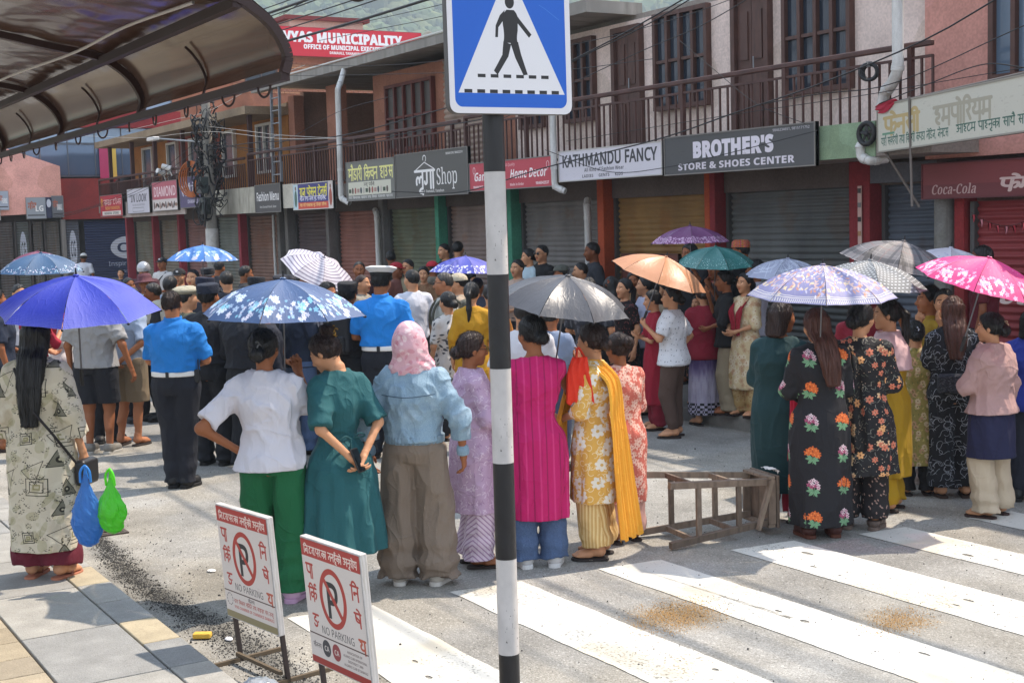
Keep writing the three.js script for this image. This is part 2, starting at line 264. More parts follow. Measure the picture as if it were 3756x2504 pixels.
function bodyRows(w, male, belly) {
  const f = male ? [[0.78, 0.145, 0.1], [0.88, 0.158, 0.113], [0.99, 0.148, 0.108], [1.1, 0.152, 0.11], [1.23, 0.168, 0.118], [1.31, 0.172, 0.1], [1.375, 0.12, 0.07], [1.41, 0.06, 0.054]] : [[0.78, 0.15, 0.105], [0.87, 0.168, 0.122], [1.0, 0.13, 0.098], [1.1, 0.134, 0.1], [1.21, 0.148, 0.122], [1.3, 0.152, 0.096], [1.37, 0.105, 0.066], [1.41, 0.055, 0.05]];
  return f.map(([y, a, b], i) => { const k = i > 5 ? 1 + (w - 1) * 0.3 : w, bb = belly && y > 0.85 && y < 1.2 ? belly : 0; return [y, a * k, b * k + bb * 0.5, 0, (i === 1 ? -0.012 : 0) + bb * 0.4]; });
}
function ptOn(a, b, t) { return [lerp(a[0], b[0], t), lerp(a[1], b[1], t), lerp(a[2], b[2], t)]; }
let personCount = 0;
function person(o) {
  const lo = o.lo ? 1 : 0, w = o.w ?? 1, male = !!o.m, g = thing('person', o.label, 'person', [o.x, o.y ?? 0, o.z], (58.907 + o.th) * D2R, o.group), sc = o.h / 1.65; g.scale.setScalar(sc);
  const id = ++personCount, sd = id * 1.37, sw = (male ? 0.172 : 0.146) * (1 + (w - 1) * 0.7), sway = o.sway ?? 0.02 * Math.sin(id * 2.3), rows = bodyRows(w, male, o.belly).map((r) => [r[0], r[1], r[2], r[3] + sway * (sstep(0.6, 0.88, r[0]) - 1.3 * sstep(0.95, 1.35, r[0])), r[4]]), skin = skinMat(o.skin ?? 'a');
  const lean = o.lean ?? 0;                                         // forward lean of the trunk, metres at the neck
  const arm = [0, 1].map((i) => { const s = i ? -1 : 1, A = POSE[(o.arms ?? ['down', 'down'])[i]] ?? (o.arms[i].length ? o.arms[i] : POSE.down), k = (sw + 0.02) / 0.172; return { s, S: [sw * s, 1.318, -0.012], E: [A[0] * k * s, A[1], A[2]], W: [A[3] * (A[3] > 0.15 ? k : 1) * s, A[4], A[5]], hand: A[6] ?? 'relax' }; });
  const st = o.stance ?? 1, free = sway > 0 ? -1 : 1, leg = [1, -1].map((s) => ({ s, H: [0.083 * s * w + sway, 0.86, -0.005], K: [0.092 * s * st * (w * 0.4 + 0.6) + sway * 0.5, 0.47, s === free ? 0.012 + Math.abs(sway) * 2.4 : 0.012], A: [0.1 * s * st * (w * 0.3 + 0.7), 0.085, -0.022 + (o.step ?? 0) * s] }));
  // the body
  const lw = 1 + (w - 1) * 0.8, prims = [loft(rows.map((r) => { const q = r[0] < 0.95 ? 0.026 : 0.012; return [r[0], r[1] - q, r[2] - q, r[3], r[4]]; }))];
  for (const a of arm) prims.push(cap(a.S, a.E, 0.043 * lw, 0.033 * lw), cap(a.E, a.W, 0.034 * lw, 0.0235 * (male ? 1.1 : 1)), cap([a.s * 0.04, 1.362, -0.01], a.S, 0.034, 0.043 * lw));
  for (const l of leg) prims.push(cap(l.H, l.K, 0.082 * lw, 0.054 * lw), cap(l.K, l.A, 0.05 * lw, 0.034), cap([l.K[0], l.K[1] - 0.11, l.K[2] - 0.02], [l.A[0], l.A[1] + 0.16, l.A[2] - 0.008], 0.045 * lw, 0.034));
  prims.push(cap([0, 1.36, -0.014], [0, 1.43, -0.012], male ? 0.056 : 0.048));
  const parts = [tint(netMesh(uni(prims, 0.03), [-0.48, 0.05, -0.36, 0.48, 1.5, 0.44], lo ? 0.027 : 0.0165), () => ONE)];
  // head, hands and feet, from grids of their own
  const [hy, hp, hr] = o.head ?? [14 * Math.sin(id * 1.9), 5 * Math.sin(id * 3.1), 4 * Math.sin(id * 2.7)], HM = new THREE.Matrix4().makeTranslation(0, 1.405, -0.012 + lean).multiply(new THREE.Matrix4().makeRotationFromEuler(new THREE.Euler(hp * D2R, hy * D2R, (hr ?? 0) * D2R, 'YXZ'))).multiply(new THREE.Matrix4().makeTranslation(0, 0.03, 0.03));
  parts.push(headGeo(male, lo).clone().applyMatrix4(HM));
  for (const a of arm) {
    const d = V(a.W[0] - a.E[0], a.W[1] - a.E[1], a.W[2] - a.E[2]).normalize(), h = handGeo(a.hand, lo).clone();
    if (a.s < 0) { h.scale(-1, 1, 1); const q = h.index.array; for (let i = 0; i < q.length; i += 3) { const t = q[i]; q[i] = q[i + 1]; q[i + 1] = t; } h.computeVertexNormals(); }
    h.applyQuaternion(new THREE.Quaternion().setFromUnitVectors(V(0, -1, 0), d)).translate(...a.W); parts.push(tint(h, () => ONE)); a.dir = d;
  }
  const feet = leg.map((l) => new THREE.Matrix4().makeTranslation(l.A[0], 0, l.A[2] + 0.015).multiply(new THREE.Matrix4().makeRotationY(l.s * (o.toe ?? 9) * D2R)));
  const fk = o.feet?.[0] ?? 'shoe', shod = fk === 'shoe' || fk === 'boot' || fk === 'clog';
  const lift = fk === 'bare' ? 0 : 0.02;
  if (!shod && !o.cut) for (let i = 0; i < 2; i++) { const q = footGeo(lo).clone(); if (i) { q.scale(-1, 1, 1); const ix = q.index.array; for (let j = 0; j < ix.length; j += 3) { const t = ix[j]; ix[j] = ix[j + 1]; ix[j + 1] = t; } q.computeVertexNormals(); } parts.push(tint(q.applyMatrix4(feet[i]).translate(0, lift, 0), () => ONE)); }
  part(g, 'body', mergeGeometries(parts.map((q) => { q.deleteAttribute('uv'); return q; })), skin);
  // footwear
  if (fk !== 'bare' && !o.cut) for (let i = 0; i < 2; i++) {
    const s = new THREE.Group(); s.name = fk === 'boot' ? 'boot' : shod ? 'shoe' : 'sandal'; s.applyMatrix4(feet[i]); if (i) s.scale.x = -1; g.add(s);
    part(s, 'sole', soleGeo(shod ? 0.022 : 0.014, shod ? 1.02 : 0.98), mat(o.feet[2] ?? (shod ? 0x1a1817 : 0x2a1e19), 0.8));
    part(s, shod ? 'upper' : 'strap', shod ? upperGeo(fk, lo) : strapGeo(fk), mat(o.feet[1] ?? 0x141314, 0.6, { side: THREE.DoubleSide }));
  }
  // garments
  const cell = lo ? 0.022 : 0.0108, wr = (x, y0, z, a) => { const y = y0 < 1 ? 1 - (1 - y0) * 0.38 : y0, n = N3(x * 7 + sd + y * 2.5, y * 5 - x * 3, z * 7), k = 1 - 2.2 * Math.abs(N3(x * 9 + y * 5, y * 7 + sd - x * 4, z * 9)); return a * 1.1 * (0.4 * n + 0.95 * k * Math.abs(k) + (lo ? 0 : 0.3 * N3(x * 21, y * 15 + x * 9 + sd, z * 21))); };
  const armPts = (a, s) => { const U_ = 0.53, r = []; if (s <= U_) r.push([a.S, ptOn(a.S, a.E, s / U_), 1]); else { r.push([a.S, a.E, 0]); r.push([a.E, ptOn(a.E, a.W, (s - U_) / (1 - U_)), 1]); } return r; };
  const ext = (rs, e, lowY, hemR) => { const up = rs.filter((r) => r[0] >= Math.max(lowY + 0.03, lowY < 0.8 ? 0.95 : 0.86)).map((r) => [r[0], r[1] + e, r[2] + e, r[3], r[4] + lean * sstep(0.9, 1.4, r[0])]); if (lowY < 0.8) { up.unshift([0.85, Math.max(rs[1][1] + e + 0.004, hemR[0] * 0.74), Math.max(rs[1][2] + e + 0.004, hemR[1] * 0.74), 0, -0.006]); up.unshift([lowY, hemR[0], hemR[1], hemR[2] ?? 0, hemR[3] ?? 0]); } else up.unshift([lowY, (rs.find((r) => r[0] >= lowY) ?? rs[1])[1] + e + 0.004, (rs.find((r) => r[0] >= lowY) ?? rs[1])[2] + e + 0.008, 0, -0.006]); return up; };
  const tops = [o.top, o.over].filter(Boolean);
  tops.forEach((t, ti) => {
    const e = t.ease ?? 0.014, hem = t.hem ?? 0.9, hr2 = t.hr ?? [0.19 * w, 0.15 * w], nf = t.fold, amp = t.wr ?? 0.01;
    let rowsT = ext(rows, e, hem, hr2);
    if (t.waist) rowsT = rowsT.map((r) => (r[0] > 0.95 && r[0] < 1.08 ? [r[0], r[1] - e * 0.6, r[2] - e * 0.6, r[3], r[4]] : r));
    const L = loft(rowsT, nf ? { fold: { n: nf[0], amp: nf[1], y0: t.fy ?? 0.95, y1: hem, s: sd } } : {}), ls = [], sl = t.sleeve ?? 0.3, se = (t.se ?? 0.014) * 0.72;
    if (sl > 0) for (const a of arm) { const p = armPts(a, sl); p.forEach(([A, Bq, end], i) => { const r0 = (i ? 0.035 : 0.043) * lw + se, r1 = (i ? lerp(0.038, 0.026, (sl - 0.53) / 0.47) : lerp(0.043, 0.037, Math.min(1, sl / 0.53))) * lw + se * (t.puff ?? 1); ls.push(end ? capCut(A, Bq, r0, r1) : cap(A, Bq, r0, r1)); }); ls.push(cap([a.s * 0.05, 1.352, -0.01], a.S, 0.036 + e * 0.5, 0.043 * lw + se * 0.8)); }
    const nk = t.neck ?? [1.475, 0.02, 0.088], cuff = t.cuffs;
    const F = (x, y, z) => { let d = L(x, y, z); for (const s of ls) d = smin(d, s(x, y, z), 0.03); d -= wr(x, y, z, amp) + 0.002; d = Math.max(d, hem - y); const q = Math.sqrt(x * x + (y - nk[0]) ** 2 + (z - nk[1] - lean) ** 2); return smax(d, nk[2] - q, 0.006); };
    const geo = netUV(netMesh(F, [-0.52, hem - 0.03, -0.4, 0.52, 1.5, 0.42], cell), R() * 3, R() * 3), m = part(g, t.name ?? 'top', geo, t.mat);
    if (cuff) for (const a of arm) part(m, 'cuff', netUV(netMesh(capCut(ptOn(a.E, a.W, 0.86), ptOn(a.E, a.W, 1.0), 0.042, 0.04), [-0.52, 0.6, -0.4, 0.52, 1.6, 0.42], 0.012)), cuff);
    if (t.collar) part(m, 'collar', netUV(netMesh(((q) => (x, y, z) => Math.max(Math.abs(q(x, y, z)) - 0.006, 1.385 + z * 0.25 - y, y - 1.45 - z * 0.1, (z - lean) * 0.8 - 0.05 + Math.abs(x) * -0.6))(cap([0, 1.34, -0.012 + lean * 0.8], [0, 1.5, -0.012 + lean], (male ? 0.075 : 0.066), male ? 0.066 : 0.058)), [-0.14, 1.3, -0.14, 0.14, 1.5, 0.14], lo ? 0.012 : 0.008)), t.collar);
  });
  if (o.bottom) {
    const t = o.bottom, e = tops.some((q) => (q.hem ?? 0.9) < 0.8) ? -0.012 : t.ease ?? 0.012, hr2 = t.hr ?? 0.062, hem = t.hem ?? 0.05, th0 = Math.min(...tops.map((q) => q.hem ?? 0.9), 9), wy = t.wy ?? (o.belt || th0 > 0.97 ? 1.03 : Math.max(0.86, Math.min(1.03, th0 + 0.06))), cw = rows[2][3]; let F;
    if (t.skirt) { const L = loft([[hem, t.skirt[0], t.skirt[1], 0, 0], [0.86, rows[1][1] + e + 0.006, rows[1][2] + e + 0.006, 0, -0.01], [wy, rows[2][1] + e, rows[2][2] + e, 0, 0]], { fold: { n: t.fold?.[0] ?? 12, amp: t.fold?.[1] ?? 0.012, y0: 0.9, y1: hem, s: sd } }); F = (x, y, z) => L(x, y, z) - wr(x, y, z, t.wr ?? 0.006); } else {
      const L = loft([[0.8, rows[0][1] + e, rows[0][2] + e + 0.004, sway * 0.8, -0.004], ...(wy > 0.89 ? [[0.87, rows[1][1] + e, rows[1][2] + e, rows[1][3], -0.012]] : []), [wy, lerp(rows[1][1], rows[2][1], clamp((wy - 0.87) / 0.14, 0, 1)) + e + 0.002, lerp(rows[1][2], rows[2][2], clamp((wy - 0.87) / 0.14, 0, 1)) + e + 0.002, cw, 0]]), ls = [];
      for (const l of leg) { const kn = [l.K[0], Math.max(0.47, hem), l.K[2]], kr = Math.max(0.062 * lw + e, lerp(0.094 * lw + e, hr2, 0.5) + (t.kne ?? 0)); if (hem > 0.4) ls.push(capCut(l.H, [l.K[0], hem, l.K[2]], 0.098 * lw + e, hr2)); else ls.push(cap(l.H, kn, 0.096 * lw + e, kr), capCut(kn, [l.A[0], hem, l.A[2]], kr, hr2)); }
      const am = t.wr ?? 0.007; F = (x, y, z) => { let d = L(x, y, z); for (const s of ls) d = smin(d, s(x, y, z), 0.016); const sag = y < 0.45 ? am * 0.9 * Math.sin(y * 46 + 3 * N3(x * 6, y * 4, sd)) * sstep(0.4, 0.1, y) : 0; d -= wr(x, y, z, am) + sag; return Math.max(d, hem - y, y - wy); };
    }
    part(g, t.name ?? (t.skirt ? 'skirt' : hem > 0.4 ? 'shorts' : 'trousers'), netUV(netMesh(F, [-0.4, hem - 0.03, -0.32, 0.4, wy + 0.03, 0.32], cell), t.uv ? 0 : R() * 3, t.uv ? 0 : R() * 3), t.mat);
  }
  if (o.belt) { const L = loft([[0.95, rows[2][1] + 0.044, rows[2][2] + 0.044, rows[2][3], 0], [0.995, rows[2][1] + 0.044, rows[2][2] + 0.044, rows[2][3], 0]]); part(g, 'belt', netUV(netMesh(L, [-0.25, 0.92, -0.25, 0.25, 1.03, 0.25], lo ? 0.014 : 0.009)), mat(o.belt, 0.55)); const bz = -(rows[2][2] + 0.03); if (o.buckle) part(g, 'belt_keeper', rbox(0.028, 0.05, 0.01, 0.003, 0.01, 0.972, bz - 0.016), mat(0x111318, 0.5)); }
  // hair
  const H = new THREE.Group(); H.name = 'hair'; H.matrixAutoUpdate = true; H.applyMatrix4(HM);
  const hs = o.hair?.[0] ?? (male ? 'short' : 'bun'), hc = o.hair?.[1] ?? 'k';
  if (hs !== 'none') {
    const th = { short: 0.006, crop: 0.002, hood: 0.02 }[hs] ?? 0.011, capE = ell([0, 0.136, -0.014], [0.0765 + th, 0.092 + th, 0.096 + th]), xs = [], len = o.hair?.[2] ?? 0;
    if (hs === 'bun') xs.push(ell([0, 0.165, -0.125], [0.05, 0.045, 0.042])); if (hs === 'bunlow') xs.push(ell([0, 0.088, -0.125], [0.05, 0.044, 0.042])); if (hs === 'bunhigh') xs.push(ell([0.01, 0.225, -0.085], [0.046, 0.045, 0.046]));
    if (hs === 'pony') xs.push(cap([0, 0.14, -0.115], [0, 0.1, -0.15], 0.026, 0.03), cap([0, 0.1, -0.15], [0, -0.05, -0.15], 0.031, 0.03), cap([0, -0.05, -0.15], [0.01, -0.2 - len, -0.145], 0.03, 0.012));
    if (hs === 'long' || hs === 'bob') { const e = hs === 'bob' ? -0.035 : -0.28 - len; xs.push(loft([[e, 0.05, 0.026, 0, hs === 'bob' ? -0.085 : -0.185], [e * 0.5, 0.082, 0.04, 0, hs === 'bob' ? -0.08 : -0.165], [-0.02, 0.09, 0.055, 0, hs === 'bob' ? -0.07 : -0.115], [0.05, 0.092, 0.07, 0, -0.055], [0.16, 0.086, 0.085, 0, -0.03]], { fold: { n: 9, amp: 0.004, y0: 0.2, y1: 0.05, s: sd } })); }
    const back = hs === 'short' || hs === 'crop' ? 0.055 : 0.03, frz = o.fr ?? 0;
    const F = (x, y, z) => { let d = capE(x, y, z) - 0.004 * N3(x * 40 + sd, y * 30, z * 40) - 0.0025 * N3(x * 90, y * 40, z * 90); d = smax(d, (z - 0.066) * 0.87 - (y - 0.187 + frz) * 0.49, 0.012); d = smax(d, back - y, 0.012); if (hs === 'short' || hs === 'crop') d = smax(d, 0.118 - y - (-z) * 0.9, 0.01); else if (hs.startsWith('bun') || hs === 'pony') d = smax(d, 0.088 - y + z * 0.85, 0.014); for (const s of xs) d = smin(d, s(x, y, z) - 0.004 * N3(x * 45, y * 10, z * 45 + sd), 0.02); return d; };
    const hg = netUV(netMesh(F, [-0.13, Math.min(-0.05, -0.32 - (len || 0)), -0.24, 0.13, 0.3, 0.12], lo ? 0.0135 : 0.0078));
    if (!lo) {                                                      // loose strands over the mass
      const p = hg.attributes.position, n = hg.attributes.normal, st = [];
      for (let i = 0; i < 320; i++) {
        const v = (R() * p.count) | 0; if (p.getY(v) < 0.02 && hs !== 'long' && hs !== 'pony') continue; let P = V(p.getX(v), p.getY(v), p.getZ(v)); const N_ = V(n.getX(v), n.getY(v), n.getZ(v)), down = P.y > 0.04 && hs.startsWith('bun') ? V(0, 0.12, -0.12).sub(P).normalize() : V(0, -1, 0), dir = down.addScaledVector(N_, -down.dot(N_)).normalize(), pts = [], loose = R() < 0.2 ? 0.012 : 0.003, L = rr(0.03, 0.075);
        for (let k = 0; k <= 3; k++) pts.push(P.clone().addScaledVector(dir, L * (k / 3 - 0.4)).addScaledVector(N_, 0.001 + loose * (k / 3) * (1.4 - k / 3) + 0.002 * N3(k, i, 1)));
        st.push(tube(pts, 0.001, 4, 3));
      }
      part(g, 'hair_strand', merge(st).applyMatrix4(HM), hairMat(hc)).userData.kind = 'stuff';
    }
    part(g, 'hair', hg.applyMatrix4(HM), hairMat(hc));
  }
  const hatAt = (name, geo, m2) => part(g, name, geo.applyMatrix4(HM), m2);
  if (o.hat) {
    const [k, c1, c2] = o.hat, dome = () => new THREE.SphereGeometry(1, 20, 10, 0, Math.PI * 2, 0, Math.PI / 2).scale(0.093, 0.085, 0.112).translate(0, 0.15, -0.012), brim = (r, z) => new THREE.CylinderGeometry(r, r, 0.006, 20, 1, false, -1.15, 2.3).scale(1, 1, 1.25).rotateX(0.16).translate(0, 0.152, z);
    if (k === 'cap') { hatAt('cap', merge([dome(), brim(0.078, 0.068)]), fabric(c1)); if (c2 !== undefined) hatAt('cap_badge', rbox(0.034, 0.024, 0.008, 0.002, 0, 0.19, 0.088), mat(c2, 0.6)); }
    if (k === 'field') hatAt('cap', merge([lathe([[0.0, 0.085], [0.085, 0.082], [0.1, 0.07], [0.096, 0.0], [0.09, 0.0]], 22).scale(0.98, 1, 1.14).translate(0, 0.155, -0.014), brim(0.08, 0.065)]), fabric(c1));
    if (k === 'beret') hatAt('beret', lathe([[0, 0.07], [0.08, 0.068], [0.125, 0.045], [0.12, 0.02], [0.092, 0.0], [0.09, -0.012]], 24).scale(1, 1, 1.1).rotateZ(0.12).translate(0.012, 0.165, -0.012), fabric(c1));
    if (k === 'peak') { hatAt('cap_crown', lathe([[0, 0.075], [0.1, 0.078], [0.135, 0.068], [0.138, 0.055], [0.1, 0.022]], 30).scale(1, 1, 1.08).translate(0, 0.172, -0.012), fabric(c1)); hatAt('cap_band', lathe([[0.1, 0.028], [0.093, 0.0], [0.09, 0.0]], 26).scale(1, 1, 1.14).translate(0, 0.165, -0.012), mat(0x101114, 0.6)); hatAt('cap_visor', brim(0.085, 0.062), mat(0x0b0b0d, 0.25)); }
    if (k === 'helmet') hatAt('helmet', merge([new THREE.SphereGeometry(1, 24, 14, 0, Math.PI * 2, 0, Math.PI * 0.62).scale(0.118, 0.125, 0.135).translate(0, 0.14, -0.012)]), mat(c1, 0.2, { metalness: 0.4 }));
    if (k === 'sunhat') hatAt('hat', lathe([[0, 0.1], [0.08, 0.092], [0.098, 0.05], [0.1, 0.0], [0.16, -0.022], [0.158, -0.03]], 26).scale(1, 1, 1.1).translate(0, 0.15, -0.012), fabric(c1));
    if (k === 'topi') hatAt('cap', lathe([[0, 0.09], [0.07, 0.085], [0.09, 0.06], [0.093, 0.0]], 20).scale(1, 1, 1.15).rotateX(-0.1).translate(0, 0.155, -0.014), fabric(0xffffff, { map: c1 }));
  }
  if (o.glasses) { const gg = []; for (const s of [1, -1]) gg.push(new THREE.TorusGeometry(0.021, 0.0022, 6, 18).scale(1.1, 0.85, 1).translate(0.032 * s, 0.112, 0.099), rod([0.054 * s, 0.115, 0.097], [0.079 * s, 0.12, 0.0], 0.0022, 5)); gg.push(rod([-0.01, 0.115, 0.101], [0.01, 0.115, 0.101], 0.002, 5)); hatAt('glasses', merge(gg), mat(0x15110f, 0.35)); if (o.glasses === 2) for (const s of [1, -1]) hatAt('lens', new THREE.SphereGeometry(0.022, 10, 8).scale(1.05, 0.8, 0.25).translate(0.032 * s, 0.112, 0.097), mat(0x070708, 0.12)); }
  if (o.mask) hatAt('face_mask', netMesh(((q) => (x, y, z) => Math.max(q(x, y, z) - 0.006, 0.012 - y, y - 0.088, 0.03 - z))(HEAD(male)), [-0.1, 0, 0, 0.1, 0.11, 0.13], 0.009), mat(0xa8bccb, 0.9));
  if (o.clip) hatAt('hair_clip', merge([0, 1, 2, 3].map((i) => new THREE.TorusGeometry(0.018, 0.0045, 5, 9, 3.6).rotateZ(i * 0.7).rotateY(1.2).translate(-0.02 + 0.012 * i, o.clip[1] + 0.02 * Math.sin(i * 2), o.clip[2]))), mat(o.clip[0], 0.3));
  for (const s of o.extra ?? []) s(g, { HM, arm, rows, w, lo, male });
  return g;
}
// a hanging strip of cloth along a path with a width vector at each point
function cloth(path, widths, pleats, amp, n = 40, m = 26, sd = 0) {
  const c = new THREE.CatmullRomCurve3(path.map((p) => V(...p)), false, 'centripetal'), wc = new THREE.CatmullRomCurve3(widths.map((p) => V(...p)), false, 'centripetal'), pos = [], uv = [], idx = [];
  for (let i = 0; i <= n; i++) { const t = i / n, P = c.getPoint(t), W_ = wc.getPoint(t), T = c.getTangent(t), Nn = T.clone().cross(W_).normalize(); for (let j = 0; j <= m; j++) { const s = j / m - 0.5, k = amp * (Math.sin((s * pleats + 0.3 * Math.sin(t * 5 + sd)) * Math.PI * 2) + 0.4 * Math.sin(s * pleats * 2.7 + t * 6 + sd)); pos.push(P.x + W_.x * s + Nn.x * k, P.y + W_.y * s + Nn.y * k + (i === n ? 0.012 * Math.sin(s * 20) : 0), P.z + W_.z * s + Nn.z * k); uv.push(s * W_.length() * 1.4, t * c.getLength()); } }
  for (let i = 0; i < n; i++) for (let j = 0; j < m; j++) { const a = i * (m + 1) + j; idx.push(a, a + 1, a + m + 1, a + 1, a + m + 2, a + m + 1); }
  const g = new THREE.BufferGeometry(); g.setAttribute('position', new THREE.Float32BufferAttribute(pos, 3)); g.setAttribute('uv', new THREE.Float32BufferAttribute(uv, 2)); g.setIndex(idx); g.computeVertexNormals(); return g;
}
const drape = (name, path, widths, pleats, amp, m, sd) => (g) => part(g, name, cloth(path, widths, pleats, amp, 40, 26, sd), m);
// ---------- lettering: a stroke alphabet for Devanagari ----------
const DEV = {
  'क': [0.9, 'M.5 0V1M.5 .45C.3 .25 .05 .35 .08 .55C.1 .75 .4 .75 .5 .5C.6 .3 .9 .3 .88 .5C.87 .65 .75 .75 .7 .8'], 'ग': [0.75, 'M.3 0V.6C.3 .8 .08 .8 .1 .62M.65 0V1'], 'च': [0.7, 'M.6 0V1M.1 .3H.6M.15 .3C.15 .8 .4 .75 .6 .65'], 'ज': [0.8, 'M.65 0V1M.65 .42H.35C.1 .45 .1 .8 .3 .78C.42 .76 .4 .6 .3 .62'],
  'ट': [0.65, 'M.35 0V.2C.1 .2 .05 .55 .12 .75C.2 .95 .5 .95 .55 .75'], 'ड': [0.65, 'M.35 0V.2C.1 .2 .1 .5 .3 .5C.6 .5 .6 .9 .3 .9C.2 .9 .12 .85 .1 .75'], 'ङ': [0.75, 'M.35 0V.2C.1 .2 .1 .5 .3 .5C.6 .5 .6 .9 .3 .9C.2 .9 .12 .85 .1 .75M.66 .5V.52'], 'ण': [0.85, 'M.12 0V.4C.12 .6 .4 .6 .4 .4V0M.7 0V1'],
  'त': [0.65, 'M.55 0V1M.55 .42C.3 .38 .1 .5 .15 .85'], 'थ': [0.75, 'M.62 0V1M.12 .12C.3 0 .35 .25 .18 .3C.1 .6 .2 .75 .62 .62'], 'द': [0.65, 'M.35 0V.2C.05 .2 .08 .6 .35 .55C.5 .55 .5 .7 .35 .7L.55 1'], 'ध': [0.75, 'M.62 0V1M.12 .1C.3 .05 .35 .3 .2 .35C.05 .55 .2 .8 .62 .65'], 'न': [0.65, 'M.55 0V1M.55 .45H.2C.05 .4 .05 .62 .2 .58'],
  'प': [0.7, 'M.6 0V1M.12 0V.35C.12 .65 .4 .65 .6 .6'], 'फ': [0.95, 'M.55 0V1M.1 0V.35C.1 .65 .4 .65 .55 .6M.55 .5C.7 .3 .9 .3 .9 .5C.9 .62 .82 .7 .78 .75'], 'भ': [0.75, 'M.62 0V1M.62 .5H.2C.1 .4 .1 .2 .25 .12M.2 .5C.08 .5 .08 .68 .2 .65'], 'म': [0.75, 'M.62 0V1M.18 0V.65M.62 .62H.18C.05 .55 .02 .72 .14 .74'],
  'य': [0.75, 'M.62 0V1M.12 0C.35 .1 .3 .35 .12 .4C.1 .7 .4 .7 .62 .6'], 'र': [0.5, 'M.1 0C.4 .05 .45 .4 .15 .45L.4 .9'], 'ल': [0.8, 'M.7 0V1M.7 .4C.45 .2 .4 .5 .4 .65M.4 .5C.3 .2 .05 .4 .15 .75'], 'व': [0.65, 'M.55 0V1M.55 .3C.2 .2 .05 .4 .12 .55C.2 .7 .45 .6 .55 .5'], 'श': [0.8, 'M.68 0V1M.1 .1C.35 .05 .4 .3 .15 .4L.4 .8M.15 .4C.05 .4 .05 .5 .12 .52'],
  'ष': [0.7, 'M.6 0V1M.12 0V.35C.12 .65 .4 .65 .6 .6M.15 .3L.6 .52'], 'स': [0.8, 'M.68 0V1M.1 0C.38 .05 .42 .35 .15 .42L.38 .85M.25 .45H.68'], 'ह': [0.65, 'M.35 0V.15C.1 .15 .1 .4 .3 .38C.55 .38 .5 .6 .3 .6C.1 .6 .15 .85 .45 .95'], 'ठ': [0.65, 'M.35 0V.25C.05 .25 .05 .9 .35 .9C.65 .9 .65 .25 .35 .25'],
  'अ': [0.95, 'M.8 0V1M.12 .12C.4 -.02 .45 .4 .2 .42C.5 .42 .5 .9 .1 .8M.35 .45H.8'], 'आ': [1.15, 'M.8 0V1M1.03 0V1M.12 .12C.4 -.02 .45 .4 .2 .42C.5 .42 .5 .9 .1 .8M.35 .45H.8'], 'इ': [0.65, 'M.35 0V.15C.1 .15 .1 .35 .3 .35C.55 .35 .5 .6 .3 .6C.1 .6 .2 .85 .45 .9'], 'उ': [0.65, 'M.12 .1C.4 0 .45 .4 .2 .42C.55 .45 .5 .95 .1 .8'], 'ए': [0.65, 'M.15 0V.5C.15 .7 .5 .65 .5 .4V0M.35 .6L.5 1'],
  'ा': [0.24, 'M.12 0V1'], 'ी': [0.24, 'M.12 0V1M.12 0C.1 -.35 -.2 -.4 -.35 -.05'], 'ि': [0.24, 'M.12 0V1M.12 0C.15 -.4 .5 -.4 .65 -.05'], 'ो': [0.24, 'M.12 0V1M.12 0C.05 -.2 -.1 -.3 -.2 -.3'], 'ौ': [0.24, 'M.12 0V1M.12 0C.05 -.2 -.1 -.3 -.2 -.3M.12 0C.1 -.28 0 -.4 -.1 -.42'],
  'े': [0, 'M-.1 0C-.15 -.2 -.3 -.3 -.42 -.3'], 'ै': [0, 'M-.1 0C-.15 -.2 -.3 -.3 -.42 -.3M-.08 0C-.1 -.3 -.2 -.42 -.3 -.44'], 'ु': [0, 'M-.15 1C-.42 1.02 -.42 1.26 -.2 1.24L-.08 1.32'], 'ू': [0, 'M-.15 1.02C-.2 1.25 -.42 1.28 -.5 1.12'], 'ं': [0, 'M-.2 -.28V-.26'], 'ँ': [0, 'M-.4 -.3C-.35 -.15 -.15 -.15 -.1 -.3M-.25 -.4V-.38'], '्': [0, ''], '^': [0, 'M-.2 -.02C-.4 -.3 -.05 -.42 -.02 -.25'], '.': [0.22, '.'], ' ': [0.45, ''], ',': [0.22, ','],
};
function devText(c, str, x, y, size, color, weight = 0.13, width, slant = 0) {
  const ch = [...str.replace(/र्(.)/gu, '$1^')], seq = [];
  for (let i = 0; i < ch.length; i++) if (ch[i] === 'ि' && seq.length) { let k = seq.length - 1; while (k > 0 && DEV[seq[k]]?.[0] === 0) k--; seq.splice(k, 0, 'ि'); } else seq.push(ch[i]);
  const total = seq.reduce((a, q) => a + (DEV[q]?.[0] ?? 0.6), 0), sx = width ? width / (total * size) : 1;
  c.save(); c.translate(x, y); c.transform(sx, 0, slant, 1, 0, 0); c.scale(size, size); c.strokeStyle = color; c.fillStyle = color; c.lineWidth = weight; c.lineCap = 'round'; c.lineJoin = 'round';
  let px = 0;
  for (const q of seq) {
    const [w, d] = DEV[q] ?? [0.6, 'M.5 0V1M.1 .3C.2 .7 .4 .6 .5 .5'];
    c.save(); c.translate(px, 0);
    if (d === '.' || d === ',') c.fillRect(0.06, 0.86, 0.12, d === ',' ? 0.26 : 0.13); else if (d) c.stroke(new Path2D(d));
    if (w > 0 && q !== ' ' && d.length > 1) { c.beginPath(); c.moveTo(-0.02, 0); c.lineTo(w, 0); c.stroke(); }
    c.restore(); px += w;
  }
  c.restore(); return total * size * sx;
}
